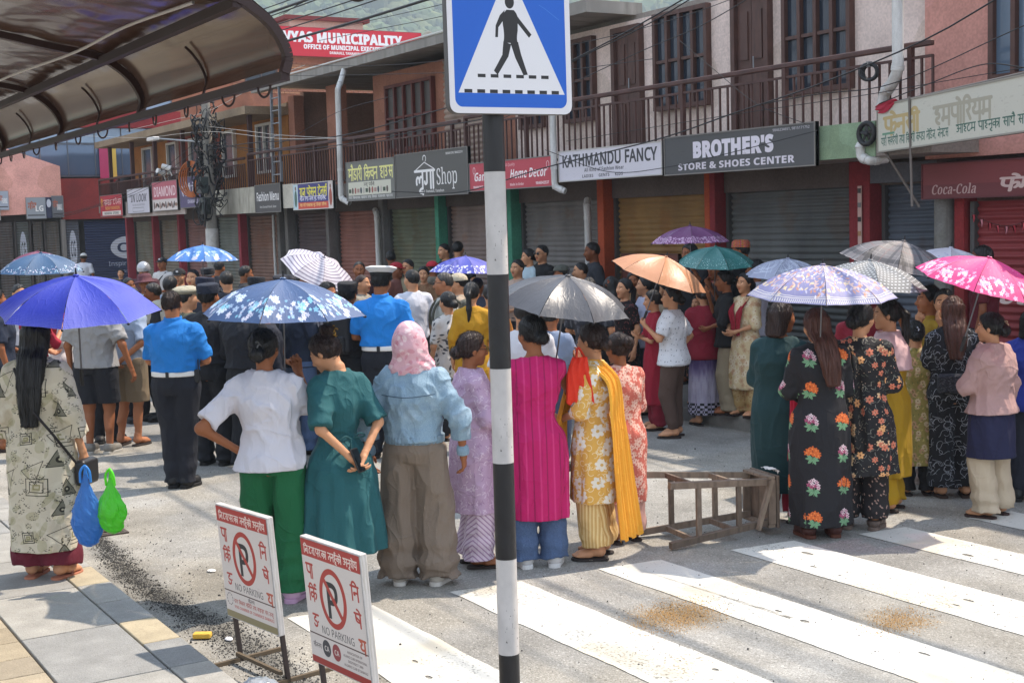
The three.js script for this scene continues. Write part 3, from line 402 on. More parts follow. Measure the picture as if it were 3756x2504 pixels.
function latin(c, s, x, y, size, color, o = {}) {                    // centred at x unless o.left; o.width squeezes it
  c.save(); c.font = (o.style ?? 'bold') + ' ' + size + 'px ' + (o.font ?? 'sans-serif'); c.fillStyle = color; c.textBaseline = 'alphabetic'; const m = c.measureText(s).width, k = o.width ? o.width / m : 1;
  c.translate(x - (o.left ? 0 : (m * k) / 2), y); if (o.slant) c.transform(1, 0, o.slant, 1, 0, 0); c.scale(k, 1); c.fillText(s, 0, 0); if (o.stroke) { c.lineWidth = o.stroke; c.strokeStyle = color; c.strokeText(s, 0, 0); } c.restore();
}
// ---------- the ground ----------
const asphaltTex = dataTex(1024, (u, v) => { const a = tfbm(u, v, 6, 4, 31), s = tnoise(u, v, 256, 33), s2 = tnoise(u, v, 400, 35), p = s > 0.82 ? 0.12 : s < 0.14 ? -0.13 : 0, k = 0.68 + 0.24 * (a - 0.5) + p + 0.16 * (s2 - 0.5), w = sstep(0.5, 0.75, tfbm(u, v, 3, 3, 40)) * 0.02; return [k + w, k + w * 0.5 - 0.008, k - w * 0.4 - 0.03]; }, true);
const asphaltBump = dataTex(512, (u, v) => 0.6 * tnoise(u, v, 256, 33) + 0.4 * tnoise(u, v, 128, 34));
const stoneTex = dataTex(512, (u, v) => { const k = 0.88 + 0.16 * (tfbm(u, v, 8, 5, 51) - 0.5) + 0.13 * (tnoise(u, v, 256, 52) - 0.5) - (tnoise(u, v, 200, 57) > 0.93 ? 0.12 : 0); return [k, k, k * 0.995]; }, true);
function sheet(x0, x1, z0, z1, y, nx, nz, colour) {
  const g = new THREE.PlaneGeometry(x1 - x0, z1 - z0, nx, nz).rotateX(-Math.PI / 2).translate((x0 + x1) / 2, y, (z0 + z1) / 2), p = g.attributes.position, uv = g.attributes.uv;
  for (let i = 0; i < p.count; i++) uv.setXY(i, p.getX(i) / 2.2, p.getZ(i) / 2.2);
  if (colour) tint(g, (x, _, z) => colour(x, z)); return g;
}
solo('ground', sheet(-900, 900, -900, 900, -0.05, 1, 1), mat(0x7c7a6c, 0.95), 'dusty open ground under the whole town', 'ground', null, 'structure');
const roadMat = mat(0xd0cfcd, 0.92, { map: asphaltTex, bumpMap: rep(asphaltBump, 2.4), bumpScale: 0.006, vertexColors: true });
solo('road', sheet(-60, 34, 1.56, 8.76, 0, 752, 90, (x, z) => {
  const dust = sstep(0.1, 0.55, N3(x * 0.35, z * 0.6, 3) + 0.5 * N3(x * 1.3, z * 1.7, 8)) * 0.12, patch = sstep(0.1, 0.4, N3(x * 0.22 + 7, z * 0.3, 21)) * -0.15, sand = sstep(7.6, 8.5, z + 0.35 * N3(x * 1.1, z, 4)) * (0.1 + 0.12 * N3(x * 2.2, z * 3, 9)), fine = 0.07 * N3(x * 5, z * 5, 2), tar = x > 2 && x < 7.8 ? sstep(0.16, 0.04, Math.abs(z - 8.45 - 0.05 * Math.sin(x * 1.9)) + 0.07 * N3(x * 6, z * 6, 14)) * -0.5 : 0, k = 0.98 + dust + patch + fine + tar, os = Math.max(sstep(1, 0.2, Math.hypot(x - 6.62, z - 6.2) / 0.33 + 0.4 * N3(x * 7, z * 7, 4)), 0.7 * sstep(1, 0.2, Math.hypot(x - 7.42, z - 5.3) / 0.25 + 0.4 * N3(x * 7, z * 7, 9))) * 0.5; if (os > 0) return [k * (1 + 0.1 * os), k * (1 - 0.28 * os), k * (1 - 0.75 * os)];
  return [k + sand, k + sand * 0.85 - dust * 0.06, k + sand * 0.55 - dust * 0.2];
}), roadMat, 'grey dusty asphalt road between the two pavements', 'road', null, 'structure');
// zebra crossing: worn painted bars along the road
function stripe(x0, x1, z0, z1, sd) {
  const s = new THREE.Shape(), J = (a) => 0.012 * N3(a * 3, sd, 1) + 0.006 * N3(a * 21, sd, 5); let first = true;
  const P = (x, z) => { first ? s.moveTo(x, -z) : s.lineTo(x, -z); first = false; };
  for (let x = x0; x <= x1; x += 0.05) P(x, z0 + J(x)); for (let z = z0; z <= z1; z += 0.05) P(x1 + J(z), z); for (let x = x1; x >= x0; x -= 0.05) P(x, z1 + J(x + 40)); for (let z = z1; z >= z0; z -= 0.05) P(x0 + 0.5 * J(z + 9) + (z - z0) * -0.12, z);
  for (let i = 0; i < 7; i++) { const h = new THREE.Path(), cx = rr(x0 + 0.3, x1 - 0.2), cz = rr(z0 + 0.08, z1 - 0.08), r = rr(0.01, 0.03); h.absellipse(cx, -cz, r * rr(1, 2.4), r * 0.8, 0, 6.28); s.holes.push(h); }
  const g = new THREE.ShapeGeometry(s, 6).rotateX(-Math.PI / 2).translate(0, 0.004, 0), p = g.attributes.position, uv = g.attributes.uv; for (let i = 0; i < p.count; i++) uv.setXY(i, p.getX(i) / 1.9, p.getZ(i) / 1.9); return g;
}
const paintTex = dataTex(512, (u, v) => { const a = tfbm(u, v, 5, 5, 61), wear = tnoise(u, v, 220, 64) > 0.93 - 0.2 * sstep(0.5, 0.7, tfbm(u, v, 4, 3, 69)) ? 0.26 : 0, st = sstep(0.6, 0.72, tfbm(u, v, 3, 4, 66)) * 0.07, k = 0.93 + 0.07 * (a - 0.5) - wear - st * 0.6; return [k, k - st * 0.3 - 0.004, k - st * 0.8 - 0.025]; }, true);
const paintMat = mat(0xdad8d3, 0.85, { map: paintTex });
const zebra = thing('crosswalk', 'white painted zebra crossing bars across the asphalt road', 'crosswalk', [0, 0, 0], 0, null, 'structure');
[[5.38, 7.5, 8.02], [5.46, 6.52, 7.0], [5.56, 5.5, 5.97], [5.7, 4.47, 4.98], [5.88, 3.58, 3.99], [6.0, 2.6, 3.02], [6.0, 1.75, 2.1]].forEach(([x, a, b], i) => part(zebra, 'stripe', stripe(x, x + 4.1, a, b, i * 7.3 + 1), paintMat));
// far pavement with kerb stones
const concreteMat = mat(0x8d8a84, 0.92, { map: rep(grimeTex, 0.6), bumpMap: plasterBump, bumpScale: 0.004 }), kerbMats = [0x8b8883, 0x9a968f, 0x807d7a].map((c) => mat(c, 0.9, { map: rep(stoneTex, 1.4) }));
const farWalk = thing('pavement', 'grey concrete pavement in front of the closed shops', 'pavement', [0, 0, 0], 0, null, 'structure');
part(farWalk, 'slab', boxUV(box(62, 0.14, 1.38, -25, 0.07, 0.69)), concreteMat);
for (let i = 0; i < 44; i++) part(farWalk, 'kerb_stone', cached('fk', () => boxUV(rbox(0.985, 0.17, 0.17, 0.02))), kerbMats[i % 3], [5.5 - i, 0.068, 1.475]);
// near pavement: kerb stones, big slabs, small beige blocks, each its own piece
const walk = thing('pavement', 'stone pavement of slabs and beige blocks under the shelter roof', 'pavement', [0, 0, 0], 0, null, 'structure');
part(walk, 'bed', boxUV(box(60, 0.1, 8, -1, 0.045, 12.77)), mat(0x5d574d, 0.95));
const slabMats = [0xaeaca6, 0xa6a49f, 0xb2afa8, 0x9f9f9d].map((c) => mat(c, 0.85, { map: rep(stoneTex, 1.1), bumpMap: rep(asphaltBump, 1), bumpScale: 0.003 })), beigeMats = [0xb5a78e, 0xab9d85, 0xbcae96, 0xa69a86].map((c) => mat(c, 0.88, { map: rep(stoneTex, 1.3), bumpMap: rep(asphaltBump, 1), bumpScale: 0.003 })), yellowMat = mat(0xc0b296, 0.85, { map: rep(stoneTex, 1.2) });
for (let i = 0; i < 60; i++) {
  const x = -15 + i * 0.46, yel = [41, 44, 50].includes(i), m = part(walk, 'kerb_stone', cached('nk' + (i % 3), () => boxUV(rbox(0.448, 0.16, 0.2, 0.008, 0, 0, 0), 1, i)), yel ? yellowMat : slabMats[(i * 7) % 4], [x + 0.23, 0.048 + 0.003 * N3(i * 3.3, 1, 1), 8.862]); m.rotation.x = 0.008 * N3(i, 5, 2);
}
for (let i = 0; i < 34; i++) for (let r = 0; r < 1; r++) { const m = part(walk, 'paving_slab', cached('ns' + (i % 3), () => boxUV(rbox(0.905, 0.06, 0.5, 0.005), 1, i)), slabMats[(i * 5 + 1) % 4], [-15 + i * 0.92 + 0.46, 0.095 + 0.002 * N3(i, 9, 1), 9.222]); m.rotation.z = 0.003 * N3(i, 2, 7); }
for (let i = 0; i < 78; i++) for (let r = 0; r < 6; r++) {
  if (i < 30 || r > 3 && i < 40) continue;
  const m = part(walk, 'paving_block', cached('nb' + ((i + r) % 3), () => boxUV(rbox(0.29, 0.06, 0.59, 0.006), 1, i + r)), beigeMats[(i * 3 + r * 5) % 4], [-15 + i * 0.3 + (r % 2) * 0.15, 0.094 + 0.003 * N3(i * 1.7, r, 4), 9.78 + r * 0.6]); m.rotation.z = 0.006 * N3(i, r, 11);
}
// loose dark grit along the near kerb
{
  const n = 8000, im = new THREE.InstancedMesh(new THREE.IcosahedronGeometry(1, 0), mat(0xffffff, 0.95), n), M4 = new THREE.Matrix4(), q = new THREE.Quaternion(), c = new THREE.Color(); im.name = 'gravel';
  for (let i = 0; i < n; i++) {
    const x = rr(2.2, 7.6), band = x < 3 ? 0.05 : x < 5 ? 0.075 : 0.12, z = 8.45 + 0.05 * Math.sin(x * 1.9) + (R() + R() + R() - 1.5) * band * 1.5 + (R() < 0.05 ? rr(-0.5, 0.15) : 0), s = rr(0.0018, 0.0052) * (R() < 0.05 ? 1.9 : 1);
    q.setFromEuler(new THREE.Euler(R() * 6, R() * 6, R() * 6)); M4.compose(V(x, s * 0.35, Math.min(z, 8.72)), q, V(s, s * 0.7, s * 1.2)); im.setMatrixAt(i, M4); const k = rr(0.02, 0.09); im.setColorAt(i, c.setRGB(k, k * 0.95, k * 0.88));
  }
  im.castShadow = im.receiveShadow = true; scene.add(im); meta(im, 'strip of loose dark asphalt grit along the near kerb', 'gravel', null, 'stuff');
  const n2 = 2600, im2 = new THREE.InstancedMesh(im.geometry, mat(0xffffff, 0.95), n2); im2.name = 'road_grit';
  for (let i = 0; i < n2; i++) { const x = rr(-6, 10.5), z = rr(2.2, 8.6), s = rr(0.0015, 0.005) * (R() < 0.03 ? 2 : 1); q.setFromEuler(new THREE.Euler(R() * 6, R() * 6, R() * 6)); M4.compose(V(x, 0.004 + s * 0.3, z), q, V(s, s, s)); im2.setMatrixAt(i, M4); const k = rr(0.04, 0.3); im2.setColorAt(i, c.setRGB(k, k * 0.93, k * 0.84)); }
  im2.castShadow = im2.receiveShadow = true; scene.add(im2); meta(im2, 'scattered tiny stones and grit on the road', 'grit', null, 'stuff');
  for (const [sx, sz, n3, ra, label] of [[6.62, 6.2, 2600, 0.34, 'larger heap of orange brown sand between the zebra bars'], [7.42, 5.3, 1200, 0.26, 'smaller patch of orange sand beside the zebra bar']]) {
    const im3 = new THREE.InstancedMesh(im.geometry, mat(0xffffff, 1), n3); im3.name = numbered('spilled_sand');
    for (let i = 0; i < n3; i++) { const a = R() * 6.28, r = ra * Math.sqrt(-2 * Math.log(1 - R() * 0.97)) * 0.42, s = rr(0.0012, 0.0034); M4.compose(V(sx + Math.cos(a) * r * 0.85 + Math.sin(a) * r * 0.3, 0.004 + s * 0.4, sz + Math.sin(a) * r * 1.15), q, V(s, s * 0.7, s)); im3.setMatrixAt(i, M4); const k = rr(0.6, 1.1), dk = R() < 0.07 ? 0.2 : 1; im3.setColorAt(i, c.setRGB(0.5 * k * dk, 0.29 * k * dk, 0.11 * k * dk)); }
    im3.receiveShadow = true; scene.add(im3); meta(im3, label, 'sand', null, 'stuff');
  }
}
// ---------- the row of shops ----------
const wood = mat(0x5a3c33, 0.6, { map: rep(streakTex, 1.5), bumpMap: plasterBump, bumpScale: 0.002 }), woodRed = mat(0x6b3026, 0.6, { map: rep(streakTex, 1.5) }), darkGlass = mat(0x2c333d, 0.08, { specularIntensity: 0.9 }), railMat = mat(0x54352f, 0.6, { map: rep(grimeTex, 2) }), steel = mat(0x8d8f92, 0.4, { metalness: 0.6 });
const plaster = (c, s = 0.45) => mat(c, 0.9, { map: rep(grimeTex, s), bumpMap: plasterBump, bumpScale: 0.0016 });
const pinkWall = plaster(0xe8d3c8), slabMat = plaster(0x9a8f86), stainMat = mat(0xb9b2a2, 0.9, { map: rep(streakTex, 0.8, 0.8), bumpMap: plasterBump, bumpScale: 0.0016 });
function pane(parent, u0, u1, y0, y1, z, name = 'pane', m = darkGlass) { return part(parent, name, box(u1 - u0, y1 - y0, 0.012, (u0 + u1) / 2, (y0 + y1) / 2, z), m); }
function windowPart(B, u0, u1, y0, y1, cols, rows, m = wood, z = 0.0, gm = darkGlass) {
  const w = new THREE.Group(); w.name = 'window'; B.add(w); const f = [], t = 0.055, H = y1 - y0, Wd = u1 - u0;
  f.push(box(Wd, t, 0.09, (u0 + u1) / 2, y0 + t / 2, z + 0.03), box(Wd, t, 0.09, (u0 + u1) / 2, y1 - t / 2, z + 0.03));
  for (let i = 0; i <= cols; i++) f.push(box(t * (i % cols ? 0.9 : 1), H - 2 * t, 0.085, u0 + t / 2 + ((Wd - t) * i) / cols, (y0 + y1) / 2, z + 0.03));
  for (let j = 1; j < rows; j++) for (let i = 0; i < cols; i++) f.push(box((Wd - t) / cols - t, t * 0.7, 0.07, u0 + t / 2 + ((Wd - t) * (i + 0.5)) / cols, y0 + (H * j) / rows, z + 0.025));
  part(w, 'frame', boxUV(merge(f)), m);
  for (let i = 0; i < cols; i++) for (let j = 0; j < rows; j++) pane(w, u0 + t + ((Wd - t) * i) / cols, u0 + ((Wd - t) * (i + 1)) / cols, y0 + (H * j) / rows + 0.02, y0 + (H * (j + 1)) / rows - 0.02, z + 0.012, 'pane', gm);
  return w;
}
function doorPart(B, u0, u1, y0, y1, m = wood, z = 0) {
  const d = new THREE.Group(); d.name = 'door'; B.add(d); const w = u1 - u0, cx = (u0 + u1) / 2;
  part(d, 'frame', boxUV(merge([box(0.07, y1 - y0, 0.1, u0 + 0.035, (y0 + y1) / 2, z + 0.03), box(0.07, y1 - y0, 0.1, u1 - 0.035, (y0 + y1) / 2, z + 0.03), box(w - 0.14, 0.07, 0.1, cx, y1 - 0.035, z + 0.03)])), m);
  for (const s of [-1, 1]) { const lw = (w - 0.16) / 2; part(d, 'leaf', boxUV(merge([box(lw, y1 - y0 - 0.09, 0.035, cx + s * (lw / 2 + 0.004), (y0 + y1) / 2 - 0.03, z + 0.012), box(lw * 0.55, (y1 - y0) * 0.3, 0.02, cx + s * lw * 0.5, y0 + (y1 - y0) * 0.72, z + 0.036), box(lw * 0.55, (y1 - y0) * 0.3, 0.02, cx + s * lw * 0.5, y0 + (y1 - y0) * 0.28, z + 0.036)])), m); }
  part(d, 'handle', rod([cx + 0.06, y0 + 0.95, z + 0.06], [cx + 0.06, y0 + 1.08, z + 0.06], 0.008), steel);
}
function corrugated(w, h, pitch = 0.075) {
  const n = Math.round(h / pitch) * 4, g = new THREE.PlaneGeometry(w, h, 1, n), p = g.attributes.position; for (let i = 0; i < p.count; i++) { const t = (p.getY(i) / pitch) % 1; p.setZ(i, 0.012 * Math.cos(t * Math.PI * 2) - (Math.abs(((t % 1) + 1) % 1 - 0.5) < 0.13 ? 0.008 : 0)); } g.computeVertexNormals(); return g;
}
const shutterTex = dataTex(512, (u, v) => { const k = 0.9 + 0.22 * (tfbm(u, v * 0.3, 12, 4, 71) - 0.5) + 0.16 * (tfbm(u, v, 4, 3, 72) - 0.5), r = sstep(0.62, 0.72, tfbm(u, v, 6, 4, 73)) * 0.12; return [k, k - r * 0.5, k - r * 0.8]; }, true);
function shutter(B, u0, u1, y0, y1, color, tex, z = 0) {
  const s = new THREE.Group(); s.name = 'shutter'; B.add(s); const w = u1 - u0;
  const t = tex ?? shutterTex, m = mat(color, 0.55, { map: t, metalness: 0.15, side: THREE.DoubleSide }), g = corrugated(w - 0.1, y1 - y0);
  if (!tex) { const uv = g.attributes.uv; for (let i = 0; i < uv.count; i++) uv.setXY(i, uv.getX(i) * w * 0.4 + u0, uv.getY(i) * 0.9 + u0 * 0.3); }
  part(s, 'curtain', g, m, [(u0 + u1) / 2, (y0 + y1) / 2, z - 0.05]);
  part(s, 'guide', box(0.05, y1 - y0, 0.07, u0 + 0.025, (y0 + y1) / 2, z - 0.03), mat(0x4d4b4a, 0.6)); part(s, 'guide', box(0.05, y1 - y0, 0.07, u1 - 0.025, (y0 + y1) / 2, z - 0.03), mat(0x4d4b4a, 0.6));
  part(s, 'lock_plate', box(0.16, 0.05, 0.02, (u0 + u1) / 2, y0 + 0.12, z - 0.025), steel); part(s, 'padlock', rbox(0.05, 0.06, 0.025, 0.006, (u0 + u1) / 2 + 0.06, y0 + 0.07, z - 0.01), mat(0x8a7a4a, 0.4, { metalness: 0.6 }));
  part(s, 'bottom_rail', box(w - 0.12, 0.06, 0.04, (u0 + u1) / 2, y0 + 0.03, z - 0.03), mat(0x555352, 0.5, { metalness: 0.4 }));
}
function railing(B, u0, u1, z, y0, y1, step, o = {}) {
  const r = new THREE.Group(); r.name = 'balcony_railing'; B.add(r); const m = o.m ?? railMat, L = u1 - u0, n = Math.round(L / step), post = Math.round(n / Math.max(1, Math.round(L / 1.9)));
  part(r, 'handrail', boxUV(rbox(L, 0.055, 0.06, 0.015, (u0 + u1) / 2, y1, z)), m);
  part(r, 'rail', boxUV(box(L, 0.025, 0.03, (u0 + u1) / 2, y1 - 0.12, z)), m); part(r, 'rail', boxUV(box(L, 0.03, 0.03, (u0 + u1) / 2, y0 + 0.05, z)), m);
  for (let i = 0; i <= n; i++) { const x = u0 + (L * i) / n; if (i % post === 0) part(r, 'post', cached('rp' + y1 + y0, () => box(0.05, y1 - y0, 0.05, 0, (y0 + y1) / 2, 0)), m, [clamp(x, u0 + 0.025, u1 - 0.025), 0, z]); else part(r, 'baluster', cached('rb' + y1 + y0, () => box(0.02, y1 - y0 - 0.16, 0.02, 0, (y0 + y1) / 2 - 0.035, 0)), m, [x, 0, z]); }
}
const SH0 = 0.2, SH1 = 2.5;
// right-hand house of the row: pink plaster, brown doors, u -5.1 to 3.05
const B1 = thing('shop_house', 'two storey pink plaster house with brown doors over closed shutters', 'building', [0, 0, 0]);
part(B1, 'wall', boxUV(merge([box(8.15, 1.9, 0.2, -1.03, 3.86, -0.11)])), pinkWall);
part(B1, 'core', boxUV(merge([box(8.15, 2.85, 0.2, -1.03, 1.425, -0.42), box(0.2, 4.8, 6, -5.0, 2.4, -3.4), box(0.2, 4.8, 6, 2.95, 2.4, -3.4), box(8.15, 4.8, 0.2, -1.03, 2.4, -6.5)])), plaster(0xb5a49a));
part(B1, 'plinth', boxUV(box(8.2, 0.2, 0.42, -1.0, 0.1, -0.1)), concreteMat);
part(B1, 'balcony_slab', boxUV(box(8.85, 0.2, 1.05, -0.65, 2.86, 0.42)), slabMat);
part(B1, 'lintel', boxUV(box(8.1, 0.26, 0.3, -1.03, SH1 + 0.13, -0.13)), plaster(0x6e625c));
part(B1, 'roof', boxUV(merge([box(8.4, 0.1, 6.5, -1.0, 4.86, -3.4)])), plaster(0x8b8680));
part(B1, 'eave', boxUV(box(2.9, 0.16, 0.9, -3.65, 4.98, 0.2)), mat(0x98928a, 0.8, { map: rep(streakTex, 0.7) }));
windowPart(B1, -3.66, -2.94, 3.58, 4.72, 3, 2); doorPart(B1, -2.49, -1.86, 2.98, 4.74); windowPart(B1, -1.58, -0.5, 3.58, 4.8, 4, 2); doorPart(B1, -0.05, 0.6, 2.98, 4.83); windowPart(B1, 0.82, 1.88, 3.55, 4.83, 4, 2); windowPart(B1, -4.9, -4.2, 3.58, 4.72, 3, 2);
railing(B1, -5.0, 3.78, 0.93, 2.97, 3.76, 0.132); 
shutter(B1, -5.0, -2.82, SH0, SH1, 0x85807c); shutter(B1, -2.6, -0.47, SH0, SH1, 0xa07c48); shutter(B1, -0.26, 1.95, SH0, SH1, 0x6c6e6c); shutter(B1, 2.26, 3.02, SH0, SH1, 0x626a75);
const pillar = (B, u, w, m, z = 0.02, d = 0.3, y1 = 2.76) => part(B, 'pillar', boxUV(rbox(w, y1 - 0.15, d, 0.01, u, (y1 + 0.15) / 2, z)), m);
const orange = plaster(0xb5502c), redP = plaster(0x8d2f34), greenP = plaster(0x4f9c80), pinkRed = plaster(0xa8444f), greyP = plaster(0x7f7b78);
pillar(B1, -2.68, 0.15, orange); pillar(B1, -0.42, 0.1, orange); pillar(B1, -0.32, 0.1, redP); pillar(B1, 2.1, 0.3, redP); pillar(B1, -5.08, 0.12, greenP);
// middle houses of the row, u -16.7 to -5.2
const B2 = thing('shop_house', 'two storey orange house with dark open loggia under a tin eave', 'building');
for (const q of [box(3.1, 2.1, 0.2, -8.45, 3.85, -0.11), box(1.9, 2.1, 0.2, -6.05, 3.85, -0.11), box(0.45, 2.1, 0.22, -11.65, 3.85, -0.02), box(0.3, 2.1, 0.22, -13.85, 3.85, -0.1)]) part(B2, 'wall', boxUV(q), plaster(0xab745e));
part(B2, 'core', boxUV(merge([box(8.9, 2.1, 0.15, -9.5, 3.85, -2.2), box(8.8, 2.85, 0.2, -9.6, 1.425, -0.42), box(0.2, 5, 6, -14.0, 2.5, -3.3), box(8.8, 5, 0.2, -9.6, 2.5, -6.4)])), plaster(0xb08a76));
part(B2, 'loggia_post', boxUV(box(0.14, 2.1, 0.14, -10.6, 3.85, -0.6)), plaster(0x8a5a42));
part(B2, 'plinth', boxUV(box(8.8, 0.2, 0.42, -9.6, 0.1, -0.1)), concreteMat);
part(B2, 'balcony_slab', boxUV(box(8.85, 0.2, 1.05, -9.58, 2.86, 0.42)), slabMat);
part(B2, 'lintel', boxUV(box(8.8, 0.26, 0.3, -9.6, SH1 + 0.13, -0.13)), plaster(0x5f534d));
part(B2, 'eave', boxUV(merge([box(9.0, 0.13, 0.16, -9.55, 5.02, 0.7), box(9.0, 0.06, 7.2, -9.55, 5.1, -2.9)])), mat(0x98928a, 0.75, { map: rep(streakTex, 0.7) }));
part(B2, 'eave_lip', box(9.0, 0.02, 0.03, -9.55, 5.145, 0.72), mat(0xd8d8d4, 0.5));
windowPart(B2, -9.4, -7.62, 3.5, 4.66, 5, 2, woodRed, 0, mat(0x4c4743, 0.5)); 
{ const s = new THREE.Group(); s.name = 'roller_door'; B2.add(s); part(s, 'curtain', corrugated(1.5, 1.9, 0.09), mat(0xa28c7c, 0.6, { side: THREE.DoubleSide, map: shutterTex }), [-6.55, 3.95, 0.01]); }
railing(B2, -14.0, -5.15, 0.93, 2.97, 3.72, 0.115);
shutter(B2, -7.33, -5.15, SH0, SH1, 0x927f77); shutter(B2, -9.53, -7.47, SH0, SH1, 0x6e735c); shutter(B2, -11.82, -9.72, SH0, SH1, 0xa06c5e); shutter(B2, -13.9, -11.98, SH0, SH1, 0x6d5e5f);
pillar(B2, -7.4, 0.13, greenP); pillar(B2, -9.62, 0.18, greyP, 0.02, 0.2); pillar(B2, -11.9, 0.14, greyP); pillar(B2, -14.0, 0.16, greyP);
const B3 = thing('shop_house', 'two storey ochre and brick red house with white framed windows', 'building');
const ochre = plaster(0xb87a3a), brickRed = plaster(0x9a4a3a);
part(B3, 'wall', boxUV(box(4.2, 1.9, 0.2, -16.2, 3.85, -0.11)), ochre); part(B3, 'wall', boxUV(box(3.4, 1.9, 0.2, -24.0, 3.85, -0.11)), ochre); part(B3, 'wall', boxUV(box(4.0, 1.9, 0.2, -20.3, 3.85, -0.11)), brickRed);
part(B3, 'core', boxUV(merge([box(11.6, 2.85, 0.2, -19.9, 1.425, -0.42), box(0.2, 4.6, 6, -25.7, 2.3, -3.3), box(11.6, 4.6, 0.2, -19.9, 2.3, -6.4)])), plaster(0xa08a7a));
part(B3, 'plinth', boxUV(box(11.7, 0.2, 0.42, -19.9, 0.1, -0.1)), concreteMat);
part(B3, 'balcony_slab', boxUV(box(11.7, 0.2, 1.05, -19.88, 2.86, 0.42)), slabMat);
part(B3, 'lintel', boxUV(box(11.6, 0.26, 0.3, -19.9, SH1 + 0.13, -0.13)), plaster(0x5f534d));
part(B3, 'eave', boxUV(merge([box(11.8, 0.16, 1.1, -19.9, 4.62, 0.4), box(11.8, 0.08, 6.5, -19.9, 4.74, -3.2)])), plaster(0xa08a70));
for (const [a, b, c] of [[-15.8, -14.9, 3], [-18.0, -17.2, 2], [-20.4, -19.6, 2], [-22.2, -21.4, 2], [-24.4, -23.5, 2]]) windowPart(B3, a, b, 3.4, 4.46, c - 1, 1, mat(0xd9d4cb, 0.7), 0, mat(0x39414c, 0.15));
for (const u of [-14.3, -16.6, -18.7, -20.9, -22.9, -25]) part(B3, 'column', boxUV(box(0.09, 1.65, 0.09, u, 3.76, 0.75)), railMat);
railing(B3, -25.6, -14.2, 0.93, 2.97, 3.66, 0.115);
shutter(B3, -16.72, -14.54, SH0, SH1, 0x8d6c5c); shutter(B3, -18.79, -16.88, SH0, SH1, 0x7d827a); shutter(B3, -21.12, -19.0, SH0, SH1, 0x936e67); shutter(B3, -23.32, -21.28, SH0, SH1, 0x8c8577); shutter(B3, -25.7, -23.48, SH0, SH1, 0x8a8a7c);
pillar(B3, -14.45, 0.15, greyP); pillar(B3, -16.8, 0.15, pinkRed); pillar(B3, -18.9, 0.2, greyP); pillar(B3, -21.2, 0.15, pinkRed); pillar(B3, -23.4, 0.15, pinkRed); pillar(B3, -25.78, 0.15, pinkRed, 0.06);
// stained slab fronts between the signs
part(B3, 'fascia', boxUV(box(3.2, 0.52, 0.05, -15.0, 2.8, 0.985)), stainMat); part(B2, 'fascia', boxUV(box(0.55, 0.45, 0.05, -11.75, 2.82, 0.985)), plaster(0xd0c8b8)); part(B3, 'fascia', boxUV(box(5.2, 0.4, 0.04, -20.6, 2.8, 0.975)), plaster(0xb9a9a0));
// neighbour on the right: salmon pink house with the red drink shutter
const B4 = thing('shop_house', 'salmon pink house with a red drinks shutter under white signboard', 'building');
part(B4, 'wall', boxUV(merge([box(6, 1.95, 0.2, 6.12, 3.7, 0.2), box(0.2, 1.95, 6, 3.2, 3.7, -2.9)])), plaster(0xdc9f93)); part(B4, 'core', boxUV(merge([box(6, 2.9, 0.2, 6.1, 1.4, -0.4), box(6, 4.6, 0.2, 6.1, 2.3, -6)])), plaster(0xb08a80));
part(B4, 'roof', box(6.2, 0.1, 6.3, 6.1, 4.73, -2.9), slabMat);
windowPart(B4, 3.95, 4.75, 3.4, 4.6, 3, 1, wood, 0.32, mat(0x5b6b7c, 0.1)); windowPart(B4, 5.4, 6.4, 3.4, 4.6, 3, 1, wood, 0.32);
part(B4, 'pillar', boxUV(new THREE.CylinderGeometry(0.11, 0.11, 2.4, 14).translate(3.2, 1.3, 0.1)), plaster(0x8e8c88)); pillar(B4, 3.45, 0.12, plaster(0x9d3336), 0.1, 0.2, 2.4);
const drink = canvasTex(1024, 1024, (c, w, h) => { c.fillStyle = '#8f3a3c'; c.fillRect(0, 0, w, h); for (let i = 0; i < 500; i++) { c.fillStyle = `rgba(${R() < 0.5 ? '60,20,22' : '170,110,105'},${0.05 * R()})`; c.fillRect(R() * w, R() * h, 60 * R(), 5 * R()); } latin(c, 'Coca-Cola', 520, 480, 190, '#d9c3bd', { style: 'italic bold', font: 'serif', width: 830 }); latin(c, 'Coca-Cola', 520, 790, 150, '#cdb4ae', { style: 'italic bold', font: 'serif', width: 760 }); });
shutter(B4, 3.55, 5.6, 0.2, 2.3, 0xffffff, drink, 0.15); part(B4, 'plinth', boxUV(box(6, 0.2, 0.6, 6.1, 0.1, 0.05)), concreteMat); part(B4, 'side_wall', boxUV(box(3.3, 2.7, 0.2, 7.4, 1.4, 0.1)), plaster(0xb88378));
part(B4, 'shop_beam', boxUV(box(6, 0.5, 0.14, 6.15, 2.93, 0.1)), plaster(0x5d4e4d)); part(B4, 'wall_panel', boxUV(box(0.86, 0.34, 0.05, 2.66, 2.93, 0.93)), mat(0x8ea586, 0.85, { map: rep(grimeTex, 1) }));
part(B4, 'shop_beam', boxUV(box(1.1, 0.2, 0.12, 2.66, 2.62, 0.1)), plaster(0x66676d));
